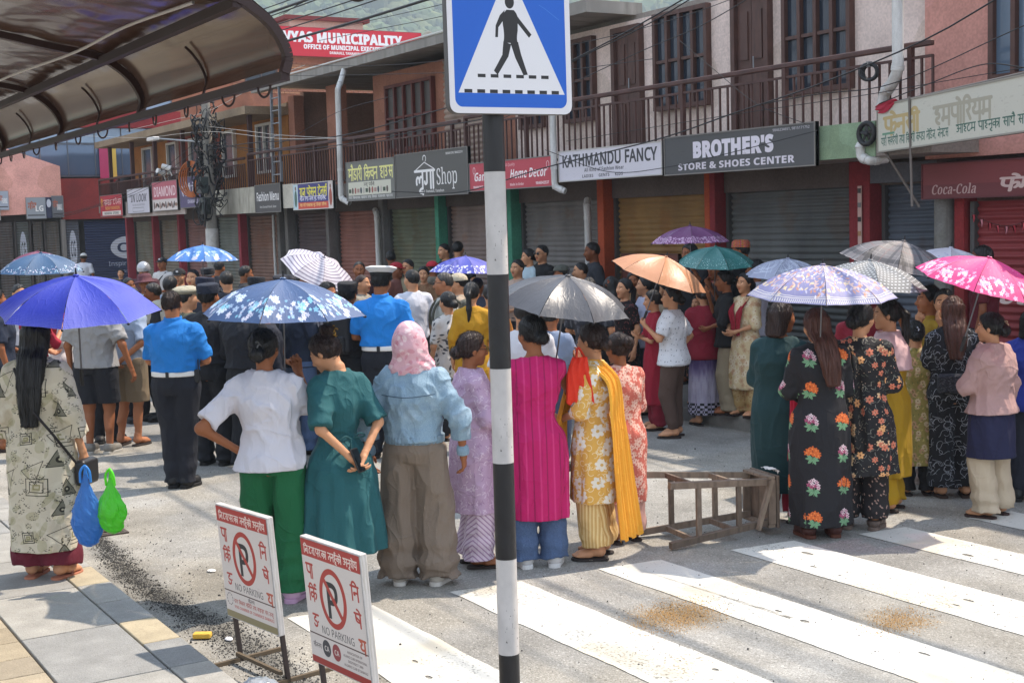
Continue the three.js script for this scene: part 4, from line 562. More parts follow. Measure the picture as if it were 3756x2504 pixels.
// ---------- the end of the street: glass corner building ----------
const B5 = thing('corner_building', 'glass fronted corner building with pink band and navy shutter', 'building', [-29, 0, 0]);
{
  const pinkS = new THREE.Shape([[-1.24, 2.86], [-8, 2.6], [-8, 6.4], [-2.8, 4.74], [-1.24, 4.2]].map(([a, b]) => new THREE.Vector2(a, b))), toU = (g) => g.rotateY(Math.PI / 2);
  part(B5, 'pink_band', boxUV(toU(new THREE.ExtrudeGeometry(pinkS, { depth: 0.3, bevelEnabled: false }))), plaster(0xe9ab9e));
  const cg = (bg, fg, w, h, ox) => canvasTex(512, 512, (c) => { c.fillStyle = bg; c.fillRect(0, 0, 512, 512); c.fillStyle = '#b9bcc6'; c.beginPath(); c.ellipse(ox, 165, w, h, 0, 0, 7); c.fill(); latin(c, 'CG', ox, 165 + h * 0.4, h * 1.15, fg, { width: w * 1.4 }); if (ox < 250) { latin(c, 'Inspiring Life', ox - 8, 272, 36, '#aab0c0', { style: 'normal', width: 210 }); latin(c, 'SINCE 1872', ox - 4, 312, 20, '#8890a8', { width: 100 }); } });
  const sh = (z0, z1, color, tex, nm = 'shutter') => { const g = corrugated(z1 - z0 - 0.06, 2.6); const q = part(B5, nm, g, mat(tex ? 0xffffff : color, 0.6, { map: tex ?? shutterTex, side: THREE.DoubleSide })); q.rotation.y = Math.PI / 2; q.position.set(0.1, 1.3, (z0 + z1) / 2); };
  sh(-2.4, 0.62, 0, cg('#252e4c', '#252e4c', 98, 68, 228)); sh(0.72, 1.15, 0, cg('#55575f', '#55575f', 150, 110, 256)); sh(1.3, 1.72, 0x6f6a63); sh(1.78, 2.1, 0x6a655f); sh(2.16, 2.55, 0, cg('#5b5d58', '#5b5d58', 150, 110, 256)); for (let i = 0; i < 6; i++) sh(2.62 + i * 0.5, 3.06 + i * 0.5, 0x5c5450);
  part(B5, 'red_band', boxUV(box(0.2, 1.2, 3.4, 0.12, 3.24, -0.48)), plaster(0x8a2f2c)); part(B5, 'pillar', box(0.2, 2.65, 0.12, 0.14, 1.32, 1.22), greyP); for (let i = 0; i < 7; i++) part(B5, 'pillar', box(0.16, 2.6, 0.05, 0.14, 1.3, 1.75 + i * 0.42 + (i > 2 ? 0.12 * (i - 2) : 0)), mat(0x3c3634, 0.7));
  const gl = mat(0x8495a8, 0.06, { specularIntensity: 1, metalness: 0.35 }), gl2 = mat(0x64748a, 0.08, { metalness: 0.35 });
  for (let i = 0; i < 9; i++) for (let j = 0; j < 4; j++) { const z = -1.9 + i * 0.8, y = 3.95 + j * 0.95; part(B5, 'glass_pane', box(0.03, 0.93, 0.78, -0.12 + 0.004 * ((i * 7 + j * 3) % 5), y + 0.47, z), (i * 3 + j) % 3 ? gl : gl2); }
  const fr = []; for (let i = 0; i <= 9; i++) fr.push(box(0.06, 3.9, 0.03, -0.1, 5.87, -2.3 + i * 0.8)); for (let j = 0; j <= 4; j++) fr.push(box(0.07, 0.04, 7.3, -0.1, 3.92 + j * 0.95, 1.3)); part(B5, 'mullion', merge(fr), mat(0x5c5f66, 0.4));
  part(B5, 'red_fascia', boxUV(box(0.3, 0.5, 3.2, 0.0, 5.6, -0.9)), plaster(0x9a2f33)); part(B5, 'core', box(8, 8.6, 10.4, -4.3, 4.3, 2.8), plaster(0x6a6663));
  part(B5, 'window_poster', box(0.02, 1.1, 0.3, 0.0, 4.35, -0.15), mat(0xb83a62, 0.6)); part(B5, 'window_poster', box(0.02, 1.0, 0.16, 0.0, 4.35, -0.42), mat(0xd9b34e, 0.6)); part(B5, 'window_poster', box(0.02, 0.55, 0.4, 0.0, 5.5, 0.1), mat(0xc9cba8, 0.6));
}
// ---------- the town hall beyond the roofs, and the wooded hill ----------
const B6 = thing('town_hall', 'brick town hall with a long red name board on its roof', 'building', [-50, 0, 0]);
part(B6, 'wall', boxUV(box(6, 11.3, 30, -3.2, 5.0, -15)), plaster(0xa8694f)); 
{ const bl = []; for (let r = 0; r < 14; r++) for (let i = 0; i < 46; i++) bl.push([r, i]); const g = [0, 1, 2].map(() => []); for (const [r, i] of bl) g[(r * 5 + i * 3) % 3].push(box(0.04, 0.085, 0.245, -0.18, 8.7 + r * 0.11, -12 - i * 0.27 - (r % 2) * 0.13)); g.forEach((l, k) => { const m = part(B6, 'brickwork', merge(l), mat([0xb07a5c, 0xc08a68, 0x9c6650][k], 0.9)); m.userData.kind = 'stuff'; }); }
part(B6, 'window', merge([box(0.05, 1.0, 1.5, -0.16, 9.4, -13.4)]), darkGlass); part(B6, 'window_frame', merge([box(0.06, 1.1, 0.06, -0.12, 9.4, -14.2), box(0.06, 1.1, 0.06, -0.12, 9.4, -12.6), box(0.06, 1.0, 0.04, -0.12, 9.4, -13.4), box(0.07, 0.08, 1.7, -0.12, 9.95, -13.4)]), mat(0x4a3a36, 0.7));
part(B6, 'parapet', boxUV(box(4, 0.9, 18, -2.5, 11.2, -22)), plaster(0x9a4a42));
part(B6, 'roof_hut', merge([box(3, 0.2, 4.6, -3, 12.55, -17.6)]), plaster(0x8a3a38)); part(B6, 'roof_hut_wall', box(2.6, 0.9, 4.0, -3, 12.0, -17.6), plaster(0xe3c3ae));
const bg0 = (c, k, w, h) => { c.fillStyle = k; c.fillRect(0, 0, w, h); };
const muni = canvasTex(2048, 354, (c, w, h) => { bg0(c, '#cf2036', w, h); latin(c, 'VYAS MUNICIPALITY', 940, 178, 170, '#f4f2f4', { width: 1640, stroke: 12 }); latin(c, 'OFFICE OF MUNICIPAL EXECUTIVE', 960, 262, 76, '#f4f2f4', { width: 1150, stroke: 5 }); latin(c, 'DAMAULI, TANAHUN', 950, 318, 44, '#f0e8e8', { width: 430, stroke: 2 }); }, false);
{ const s = thing('name_board', 'long red board with white municipality lettering on the town hall', 'sign', [-49.7, 11.1, -17.9]); const m = part(s, 'board_face', new THREE.PlaneGeometry(7.9, 1.36).rotateY(Math.PI / 2), mat(0xffffff, 0.6, { map: muni })); m.position.x = 0.045; part(s, 'board', box(0.08, 1.4, 7.94), mat(0x8f1c28, 0.7)); }
{ const s = thing('loudspeaker', 'grey horn loudspeaker at the end of the red board', 'loudspeaker', [-49.3, 11.45, -22.1]); part(s, 'horn', lathe([[0.06, -0.5], [0.1, -0.3], [0.22, -0.1], [0.4, 0], [0.38, 0.01], [0.2, -0.1], [0.05, -0.2]], 24).rotateZ(-Math.PI / 2), mat(0xb9b5ae, 0.5, { side: THREE.DoubleSide })); part(s, 'driver', new THREE.CylinderGeometry(0.12, 0.12, 0.25, 14).rotateZ(Math.PI / 2).translate(-0.6, 0, 0), mat(0x5d5a57, 0.6)); part(s, 'bracket', box(0.06, 0.9, 0.06, -0.35, -0.45, 0), steel); }
{
  const hillH = (x, z) => { const f = 12.6 - x, r = 10.8 - z, s = f * 0.92 + r * 0.39, a = (f * -0.39 + r * 0.92) / Math.max(60, s); return (430 * sstep(350, 1700, s) + 36 * N3(x * 0.005, z * 0.005, 2) * sstep(420, 800, s)) * lerp(0.84, 1.1, sstep(-0.055, 0.05, a)) + 8 * N3(x * 0.02, z * 0.02, 5) * sstep(420, 700, s); };
  const g = new THREE.PlaneGeometry(3200, 3200, 200, 200).rotateX(-Math.PI / 2).translate(-1500, 0, -700), p = g.attributes.position; for (let i = 0; i < p.count; i++) p.setY(i, hillH(p.getX(i), p.getZ(i)) - 3); g.computeVertexNormals();
  solo('hill', g, mat(0x4d5b33, 0.95), 'tall green wooded hill behind the town', 'hill', null, 'structure');
  const blob = new THREE.IcosahedronGeometry(1, 1); { const q = blob.attributes.position; for (let i = 0; i < q.count; i++) { const k = 1 + 0.45 * N3(q.getX(i) * 2.1, q.getY(i) * 2.1, q.getZ(i) * 2.1 + 5); q.setXYZ(i, q.getX(i) * k, q.getY(i) * k, q.getZ(i) * k); } blob.computeVertexNormals(); }
  const n = 34000, im = new THREE.InstancedMesh(blob, mat(0xffffff, 0.95), n), M4 = new THREE.Matrix4(), q = new THREE.Quaternion(), c = new THREE.Color(); im.name = 'hillside_forest';
  for (let i = 0; i < n; i++) { const s0 = rr(520, 1150), a = rr(-0.45, 0.6), x = 12.6 - s0 * (0.92 - a * 0.39), z = 10.8 - s0 * (0.39 + a * 0.92), y = hillH(x, z), s = rr(2.2, 5.4) * (R() < 0.1 ? 1.5 : 1); q.setFromEuler(new THREE.Euler(R() * 3, R() * 6, R())); M4.compose(V(x, y + s * 0.2 + rr(-1.5, 1.5), z), q, V(s, s * rr(0.8, 1.5), s)); im.setMatrixAt(i, M4); const k = rr(0.7, 1.4) * (0.9 + 0.5 * N3(x * 0.02, z * 0.02, 8)), ye = R(); im.setColorAt(i, c.setRGB((0.06 + 0.06 * ye) * k, (0.1 + 0.035 * ye) * k, 0.035 * k)); }
  im.castShadow = im.receiveShadow = true; scene.add(im); meta(im, 'dense green forest covering the hill behind the town', 'forest', null, 'stuff');
}
scene.fog = new THREE.FogExp2(0xc6d6e4, 0.0007);
const WIRES=[
[0.011,0,[[-6.83,2.75,1.25],[-4.59,2.67,1.25],[-2.35,2.91,1.25],[0.25,3.14,1.25],[1.34,3.3,1.25],[2.63,3.48,1.25],[4.05,3.76,1.25],[4.8,4,1.25]]],
[0.007,0,[[-3.24,3.53,1.5],[-1.44,3.85,1.5],[0.16,4.1,1.5],[1.15,4.23,1.5],[2.05,4.43,1.5]]],
[0.012,0,[[-15.02,3.87,1.4],[-12.91,3.87,1.4],[-10.68,3.79,1.4],[-8.4,3.72,1.4],[-4.81,3.86,1.4],[-2.83,3.98,1.4],[-0.65,4.3,1.4],[0.97,4.62,1.4]]],
[0.01,0,[[-15,4,1.4],[-11.12,3.64,1.4],[-8.07,3.57,1.4],[-4.9,3.62,1.4],[-3.29,3.67,1.4],[-1.58,4.12,1.4],[0.03,4.38,1.4],[0.97,4.58,1.4]]],
[0.006,1,[[-24.15,4.77,1.6],[-18.86,4.38,1.6],[-14.33,4.2,1.6],[-10.6,3.82,1.6],[-7.96,3.65,1.6]]],
[0.006,0,[[-11.39,5.02,1.3],[-8.53,4.73,1.3],[-4.95,4.39,1.3],[-1.73,4.09,1.3],[0.05,4.02,1.3]]],
[0.006,0,[[-10.18,5.07,1.3],[-7.18,4.74,1.3],[-4.94,4.56,1.3],[-1.72,4.38,1.3],[0.54,4.41,1.3],[1.55,4.49,1.3]]],
[0.006,0,[[-8.36,5.27,2.2],[-5.41,5.15,2.2],[-3.23,5.06,2.2],[-2.5,5.05,2.2]]],
[0.006,0,[[-7.26,5.1,2.2],[-4.99,4.99,2.2],[-3.24,4.91,2.2],[-1.46,4.87,2.2]]],
[0.006,0,[[-8.36,5.63,2.4],[-7.17,5.69,2.4],[-6.6,5.7,2.4]]],
[0.007,0,[[-7.68,5.54,2.6],[-6.8,5.63,2.6],[-6.47,5.67,2.6]]],
[0.006,0,[[-2.57,3.15,1.1],[-1.13,2.8,1.1],[-0.01,2.8,1.1],[1.29,2.92,1.1],[2.47,3.05,1.1]]],
[0.005,0,[[-2.07,3.23,1.1],[1.3,3.31,1.1],[3.17,3.34,1.1],[3.96,3.37,1.1],[4.91,3.4,1.1]]],
[0.005,0,[[0.4,4.19,1.2],[1,3.8,1.2],[1.69,3.37,1.2],[2.39,3.12,1.2]]],
[0.007,0,[[1.63,3.37,1.15],[2.53,3.4,1.15],[3.44,3.4,1.15],[4.95,3.74,1.15]]],
[0.007,0,[[3.38,3.23,1.2],[3.95,3.35,1.2],[4.6,3.46,1.2],[4.99,3.39,1.2]]],
[0.009,0,[[-36.5,2.9,1.5],[-27.75,2.72,1.5],[-23.39,2.95,1.5],[-19.41,3.26,1.5],[-14.92,4,1.5]]],
[0.008,0,[[-36.47,3.02,1.5],[-27.2,2.82,1.5],[-22.11,3.08,1.5],[-18.34,3.52,1.5],[-14.67,4.24,1.5]]],
[0.007,0,[[-36.05,2.68,1.6],[-29.51,2.72,1.6],[-24.35,2.86,1.6],[-20.19,3.08,1.6],[-14.45,3.7,1.6]]],
[0.006,1,[[-14.8,4.34,1.45],[-12.74,4.11,1.45],[-10.97,3.91,1.45],[-8.29,3.67,1.45]]],
[0.006,1,[[-20.79,4.67,1.45],[-17.02,4.65,1.45],[-14.76,4.65,1.45],[-11.27,4.95,1.45],[-9.63,5.01,1.45]]],
[0.006,0,[[-15.11,4.28,1.35],[-13.06,3.75,1.35],[-11.24,3.77,1.35],[-8.47,4.13,1.35],[-6.51,4.2,1.35]]],
];
const UMB={
royal:{p:[4.14,1.99,8.82],R:0.5,tr:0.05,tc:0.16},
floralblue:{p:[-2.89,2.04,7.5],R:0.47,tr:0.02,tc:0.05},
sky:{p:[-5.47,2.03,4.81],R:0.48,tr:0.03,tc:0},
navy:{p:[4.93,1.94,7.8],R:0.5,tr:0.03,tc:0.03},
stripe:{p:[-3.14,1.86,4.04],R:0.5,tr:0.55,tc:0.35},
violet:{p:[-2.23,1.82,2.54],R:0.46,tr:0.05,tc:0},
black:{p:[5.23,1.88,5.96],R:0.45,tr:0.16,tc:0.16},
orange:{p:[1.69,1.84,2.43],R:0.5,tr:0.36,tc:0.14},
purple:{p:[0.79,2.13,1.4],R:0.43,tr:0,tc:0},
teal:{p:[1.4,1.91,1.55],R:0.43,tr:0.02,tc:0.12},
lilac:{p:[2.39,1.79,1.45],R:0.43,tr:0.05,tc:0.05},
jungle:{p:[5.82,1.89,4.29],R:0.5,tr:0.03,tc:0.06},
dash:{p:[5.41,1.88,3.42],R:0.44,tr:0.1,tc:0.05},
plaid:{p:[4.83,1.99,2.45],R:0.47,tr:0.22,tc:0.12},
white:{p:[3.92,1.88,0.85],R:0.42,tr:0.12,tc:0.05},
pink:{p:[6.13,1.89,3],R:0.47,tr:0.25,tc:0.16},
maroon:{p:[-7.04,2.01,6.65],R:0.42,tr:0,tc:0},
};
// ---------- shop signs ----------
function sign(label, u0, u1, y0, y1, z, w, h, draw, o = {}) {
  const s = thing('shop_sign', label, 'sign', [(u0 + u1) / 2, (y0 + y1) / 2, z], o.turn ?? 0), W_ = u1 - u0, H = y1 - y0; if (o.tilt) s.rotation.z = o.tilt;
  part(s, 'panel', box(W_, H, 0.045), mat(o.edge ?? 0x9b9893, 0.6)); part(s, 'printed_face', new THREE.PlaneGeometry(W_ - 0.02, H - 0.02).translate(0, 0, 0.026), mat(0xffffff, 0.55, { map: canvasTex(w, h, draw, false) }));
  const f = mat(o.frame ?? 0x77736e, 0.6); for (const k of [-1, 1]) { part(s, 'frame_bar', box(W_, 0.014, 0.06, 0, (k * (H - 0.014)) / 2, 0.004), f); part(s, 'frame_bar', box(0.014, H - 0.028, 0.06, (k * (W_ - 0.014)) / 2, 0, 0.004), f); }
  return s;
}
const speck = (c, w, h, n, col) => { for (let i = 0; i < n; i++) { c.fillStyle = `rgba(${col},${0.12 * R()})`; c.fillRect(R() * w, R() * h, 1 + 30 * R() * R(), 1 + 6 * R()); } };
const bg = (c, col, w, h) => { c.fillStyle = col; c.fillRect(0, 0, w, h); };
sign('grey shoe store sign with large white block lettering', -0.13, 2.35, 2.705, 3.15, 1.0, 1024, 184, (c, w, h) => { bg(c, '#4b4b4c', w, h); latin(c, "BROTHER'S", 490, 108, 100, '#d9d3dc', { width: 560, stroke: 8 }); latin(c, 'STORE & SHOES CENTER', 500, 166, 44, '#d2ccd4', { width: 800, stroke: 1 }); latin(c, '9846234651, 9815171752', 880, 22, 17, '#c5c0c6', { style: 'normal', width: 230 }); speck(c, w, h, 120, '20,20,20'); });
sign('white fashion wear sign with dark capital lettering above orange pillars', -2.37, -0.17, 2.72, 3.115, 1.0, 1024, 184, (c, w, h) => { bg(c, '#cfcbd2', w, h); latin(c, 'KATHMANDU FANCY', 505, 98, 100, '#3c3b3f', { width: 950, style: 'normal', stroke: 6 }); latin(c, 'All Kind of Fashion Wear', 470, 136, 30, '#46454a', { width: 400 }); latin(c, '\u25cf LADIES   \u25cf GENTS   \u25cf KIDS', 440, 172, 27, '#46454a', { width: 440 }); speck(c, w, h, 90, '80,70,60'); }, { frame: 0xb9b5b0 });
sign('red home decor sign with white lettering behind the road sign pole', -4.74, -2.5, 2.67, 3.08, 1.0, 1024, 188, (c, w, h) => { bg(c, '#b8434f', w, h); latin(c, 'Ganga', 170, 122, 80, '#efe6e4', { style: 'italic bold', width: 230 }); latin(c, 'Home Decor', 730, 122, 84, '#f1e8e6', { style: 'italic bold', width: 430 }); latin(c, 'Good Material & Quality', 430, 38, 26, '#e3bcbc', { style: 'italic', width: 300 }); latin(c, '9846042537', 900, 172, 26, '#ecd9d8', { width: 150 }); latin(c, 'Made in Order', 600, 170, 24, '#e6c8c6', { width: 170 }); latin(c, '9846042537', 110, 172, 24, '#ecd9d8', { width: 130 }); c.strokeStyle = '#eee'; c.lineWidth = 3; for (const x of [60, 965]) { c.beginPath(); c.ellipse(x, 50, 14, 22, 0, 0, 7); c.stroke(); c.beginPath(); c.moveTo(x, 70); c.lineTo(x, 86); c.stroke(); } });
sign('dark grey clothing shop sign with a white coat hanger', -7.13, -4.77, 2.645, 3.335, 1.0, 1024, 300, (c, w, h) => { bg(c, '#55534f', w, h); devText(c, 'लुगा', 290, 128, 120, '#e9e5e2', 0.15, 280); latin(c, 'Shop', 740, 228, 150, '#e4e0dd', { font: 'serif', style: 'normal', width: 290 }); c.strokeStyle = '#e9e5e2'; c.lineWidth = 7; c.beginPath(); c.moveTo(300, 120); c.lineTo(430, 70); c.lineTo(570, 120); c.stroke(); c.beginPath(); c.arc(432, 45, 22, 2.6, 7.4); c.stroke(); latin(c, 'Vyas-2, Damauli, Tanahun', 520, 278, 26, '#cfcac6', { width: 360 }); latin(c, '9856061399, 9846222311', 850, 34, 22, '#cfcac6', { width: 230 }); speck(c, w, h, 80, '20,20,20'); });
sign('kitchen ware sign with yellow script over pictures of pots', -9.03, -7.16, 2.645, 3.31, 1.0, 900, 320, (c, w, h) => { bg(c, '#6f6f6a', w, h); devText(c, 'भौडारी किचन हाउस', 40, 60, 92, '#e2dc8a', 0.15, 830); c.fillStyle = '#c9c6b4'; c.fillRect(30, 168, 800, 110); const col = ['#3b4a3a', '#5a4a42', '#9a5a50', '#a08078', '#384048', '#b3aaa0']; for (let i = 0; i < 14; i++) { c.fillStyle = col[i % 6]; const x = 60 + i * 54; c.beginPath(); i % 3 ? c.ellipse(x, 240, 18, 26, 0, 0, 7) : c.rect(x - 22, 225, 46, 32); c.fill(); } devText(c, 'तनहु दमौली', 330, 182, 24, '#4b4a48', 0.14, 200); devText(c, 'यहा किचनका सामान तथा विवाह वतवन्ध पाइनछ', 30, 288, 18, '#d5d2cc', 0.14, 820); });
sign('purple tailor sign with yellow and white script and two figures', -11.4, -9.57, 2.545, 3.03, 1.02, 900, 240, (c, w, h) => { bg(c, '#3f3d78', w, h); c.fillStyle = '#c84a3a'; c.fillRect(0, 176, w, 64); c.fillStyle = '#b9cbd0'; c.fillRect(0, 0, 110, h); c.fillStyle = '#d0c4be'; c.fillRect(800, 0, 100, h); devText(c, 'राज फेसन टेलर्स', 150, 46, 76, '#e6d94a', 0.17, 620); devText(c, 'लेडिज एण्ड जेन्स सूट स्पेशलिष्ट', 150, 124, 38, '#e4e0ee', 0.15, 600); devText(c, 'यहा सबै प्रकारका सुट सिलाइ गरिन्छ', 150, 190, 26, '#f0d080', 0.14, 600); for (const [x, a] of [[55, '#4f6b62'], [850, '#a04a3a']]) { c.fillStyle = '#7a5a48'; c.beginPath(); c.ellipse(x, 42, 16, 20, 0, 0, 7); c.fill(); c.fillStyle = a; c.beginPath(); c.ellipse(x, 140, 32, 78, 0, 0, 7); c.fill(); } }, { frame: 0xcdc8c0 });
sign('dark grey fashion sign with white lettering beside stained concrete', -13.36, -12.0, 2.53, 3.08, 1.03, 640, 260, (c, w, h) => { bg(c, '#4d4a49', w, h); latin(c, 'Fashion Menu', 320, 150, 110, '#e6e2e0', { width: 570, style: 'normal', stroke: 4 }); latin(c, 'New Damauli Mandi, Bazar', 320, 220, 30, '#bdb8b5', { width: 420 }); });
sign('small red painted name board on the ochre shutter', -2.38, -1.15, 1.38, 1.76, 0.02, 512, 160, (c, w, h) => { bg(c, '#6e3a2e', w, h); latin(c, 'Pashupati Pasal', 256, 84, 66, '#b8a89c', { width: 470 }); latin(c, 'Damauli', 256, 140, 40, '#a8988c', { width: 180 }); }, { edge: 0x5a342a, frame: 0x5a342a });
sign('white tailoring sign with slanted black capital lettering', -22.47, -20.52, 2.68, 3.31, 1.03, 640, 220, (c, w, h) => { bg(c, '#c6c3ca', w, h); latin(c, '"IN LOOK', 300, 120, 96, '#45454b', { width: 500, style: 'italic bold' }); latin(c, 'TAILORS AND BOUTIQUE', 320, 155, 24, '#8d8a92', { width: 360 }); c.strokeStyle = '#666'; c.lineWidth = 4; c.strokeRect(150, 172, 320, 34); });
sign('pink and white shoe sign with pictures of shoes below', -20.28, -18.32, 2.7, 3.4, 1.03, 640, 240, (c, w, h) => { bg(c, '#b5606c', w, h); latin(c, 'DIAMOND', 320, 120, 108, '#e6cfd0', { width: 570, style: 'normal', stroke: 4 }); c.fillStyle = '#d3c9c4'; c.fillRect(0, 146, w, 94); for (let i = 0; i < 12; i++) { c.fillStyle = ['#4a3a36', '#6b4a40', '#2e2c30', '#8a6a58'][i % 4]; c.beginPath(); c.ellipse(40 + i * 51, 196, 15, 32, i, 0, 7); c.fill(); } });
sign('purple sign with white script half hidden by tangled cables', -18.15, -16.6, 2.73, 3.43, 1.03, 512, 230, (c, w, h) => { bg(c, '#575070', w, h); devText(c, 'दमौली टेलर', 40, 70, 70, '#dcd8e2', 0.17, 420); latin(c, 'DAMAULI', 300, 200, 40, '#c8c2d4', { width: 240 }); });
sign('small red and yellow sign on the corner building', -25.05, -22.85, 2.65, 3.22, 1.05, 512, 150, (c, w, h) => { bg(c, '#b3303e', w, h); latin(c, 'R', 40, 78, 80, '#d9a23a', {}); devText(c, 'तामाङ ट्रेलर', 80, 34, 36, '#e6c0b8', 0.15, 400); latin(c, 'NEW FASHION', 280, 104, 32, '#d9a24a', { width: 330 }); c.fillStyle = '#ddd6cc'; c.fillRect(40, 114, 430, 30); latin(c, 'NIKKON  STORE', 255, 138, 24, '#4a4444', { width: 330 }); });
// the weathered white signboard on brackets, and the red drinks board
sign('weathered white hand painted signboard held out on iron brackets', -1.7, 1.7, -0.225, 0.225, 0, 1536, 210, (c, w, h) => { bg(c, '#bfbcae', w, h); speck(c, w, h, 500, '120,110,90'); speck(c, w, h, 200, '70,66,60'); devText(c, 'फेन्सी', 60, 62, 78, '#b39d6c', 0.2, 300); devText(c, 'इम्पोरियम', 480, 58, 78, '#a09a88', 0.2, 420); devText(c, 'यहाँ स्वदेशी तथा विदेशी कपडा लेडिज, जेन्ट्स', 30, 152, 34, '#355a4c', 0.14, 560); devText(c, 'आइटम पाइनुका साथै सबै सामान', 650, 146, 34, '#355a4c', 0.14, 620); c.fillStyle = '#5f8a70'; c.fillRect(40, 128, 110, 10); }, { edge: 0x8d897e, frame: 0x8f8a7f });
{ const s = scene.children[scene.children.length - 1]; s.position.set(4.8, 3.03, 1.57); s.rotation.set(0, -0.34, 0.012, 'YXZ'); part(s, 'bracket', merge([rod([-1.68, -0.2, -0.03], [-1.6, -0.75, -0.35], 0.012), rod([-1.05, 0.24, 0.04], [-1.05, -0.75, 0.02], 0.012), rod([-1.7, 0.23, -0.04], [1.7, 0.25, -0.04], 0.012), rod([-1.68, 0.2, -0.03], [-1.68, 0.2, -1.0], 0.012), rod([0.9, 0.2, -0.03], [0.6, 0.2, -1.4], 0.012)]), mat(0x6a625c, 0.6)); part(s, 'awning_rag', cloth([[-1.72, 0.18, 0.03], [-1.5, 0.19, 0.06], [-1.3, 0.24, 0.03]], [[0, 0.06, 0.02], [0, 0.09, 0.05], [0, 0.02, 0.02]], 2, 0.008, 14, 6), mat(0xb02c44, 0.8, { side: THREE.DoubleSide })); }
sign('faded red drinks board with white script above the red shutter', 3.15, 5.6, 2.33, 2.68, 0.36, 1024, 180, (c, w, h) => { bg(c, '#7a3638', w, h); c.fillStyle = '#6b2f33'; c.fillRect(0, 110, w, 70); latin(c, 'Coca-Cola', 160, 160, 70, '#b89a96', { style: 'italic bold', font: 'serif', width: 230 }); devText(c, 'फेमेली', 400, 92, 62, '#c9b0aa', 0.2, 260, -0.25); speck(c, w, h, 200, '40,20,20'); }, { edge: 0x6a3034, frame: 0x5d2a2e });
{ const s = thing('sticker_strip', 'narrow upright strip of pale stickers on the red pillar', 'banner', [2.13, 1.85, 0.19]); part(s, 'backing', box(0.055, 1.3, 0.008), mat(0xc7a79c, 0.7)); for (let i = 0; i < 9; i++) part(s, 'sticker', box(0.042, 0.05, 0.006, 0, 0.6 - i * 0.15, 0.008), mat([0x4a4644, 0x7d7a78, 0x3a3330, 0xa8805a][i % 4], 0.7)); }
{ const s = thing('bunting', 'string of small red and pink paper flags on the drinks shutter', 'bunting', [0, 0, 0.24]); const y = (t) => 2.2 - 0.14 * Math.sin(Math.PI * t); part(s, 'string', tube([0, 0.25, 0.5, 0.75, 1].map((t) => [3.62 + t * 0.85, y(t), 0]), 0.003, 16, 4), mat(0x553333, 0.8)); for (let i = 0; i < 9; i++) { const t = (i + 0.5) / 9; part(s, 'flag', new THREE.CylinderGeometry(0.032, 0.006, 0.07, 3, 1).scale(1, 1, 0.12), mat([0xb8444e, 0xc9808a, 0xa8323c][i % 3], 0.8), [3.62 + t * 0.85, y(t) - 0.04, 0.004], [0, 0, 0.3 * Math.sin(i * 3)]); } }
for (const [z0, z1, y0, y1, col, txt, label] of [[3.0, 4.6, 2.66, 2.95, '#b8b2ac', 'SUN', 'long pale sign with orange lettering at the street end'], [1.72, 2.28, 2.68, 3.3, '#8d9298', 'LG', 'grey electronics sign on the corner building'], [1.22, 1.56, 2.7, 3.34, '#63656a', 'DAMAULI', 'narrow dark grey sign beside the red band'], [2.75, 3.1, 2.95, 3.5, '#9aa0ac', 'FURNI', 'small blue grey sign on the pink band']]) { const s = thing('shop_sign', label, 'sign', [-28.62, (y0 + y1) / 2, (z0 + z1) / 2], Math.PI / 2); part(s, 'panel', box(z1 - z0, y1 - y0, 0.05), mat(0x8a8884, 0.7)); part(s, 'printed_face', new THREE.PlaneGeometry(z1 - z0 - 0.02, y1 - y0 - 0.02).translate(0, 0, 0.028), mat(0xffffff, 0.6, { map: canvasTex(256, 128, (c, w, h) => { bg(c, col, w, h); devText(c, 'गरिमा', 20, 34, 34, '#a2543a', 0.18, 110); latin(c, txt, 170, 84, 48, txt === 'SUN' ? '#c0702a' : '#e0dedc', { width: 120 }); c.fillStyle = '#4a4a4c'; c.fillRect(10, 104, 230, 8); }, false) })); }
{ const s = thing('wall_emblem', 'dark blue board with an oval CG emblem on the corner building', 'sign', [-28.62, 3.0, 1.64], Math.PI / 2); part(s, 'panel', box(0.2, 0.6, 0.05), mat(0x2c3048, 0.7)); part(s, 'oval', new THREE.CylinderGeometry(0.08, 0.08, 0.008, 24).rotateX(Math.PI / 2).scale(0.8, 1.5, 1).translate(0, 0.12, 0.03), mat(0xb9bcc6, 0.7)); }
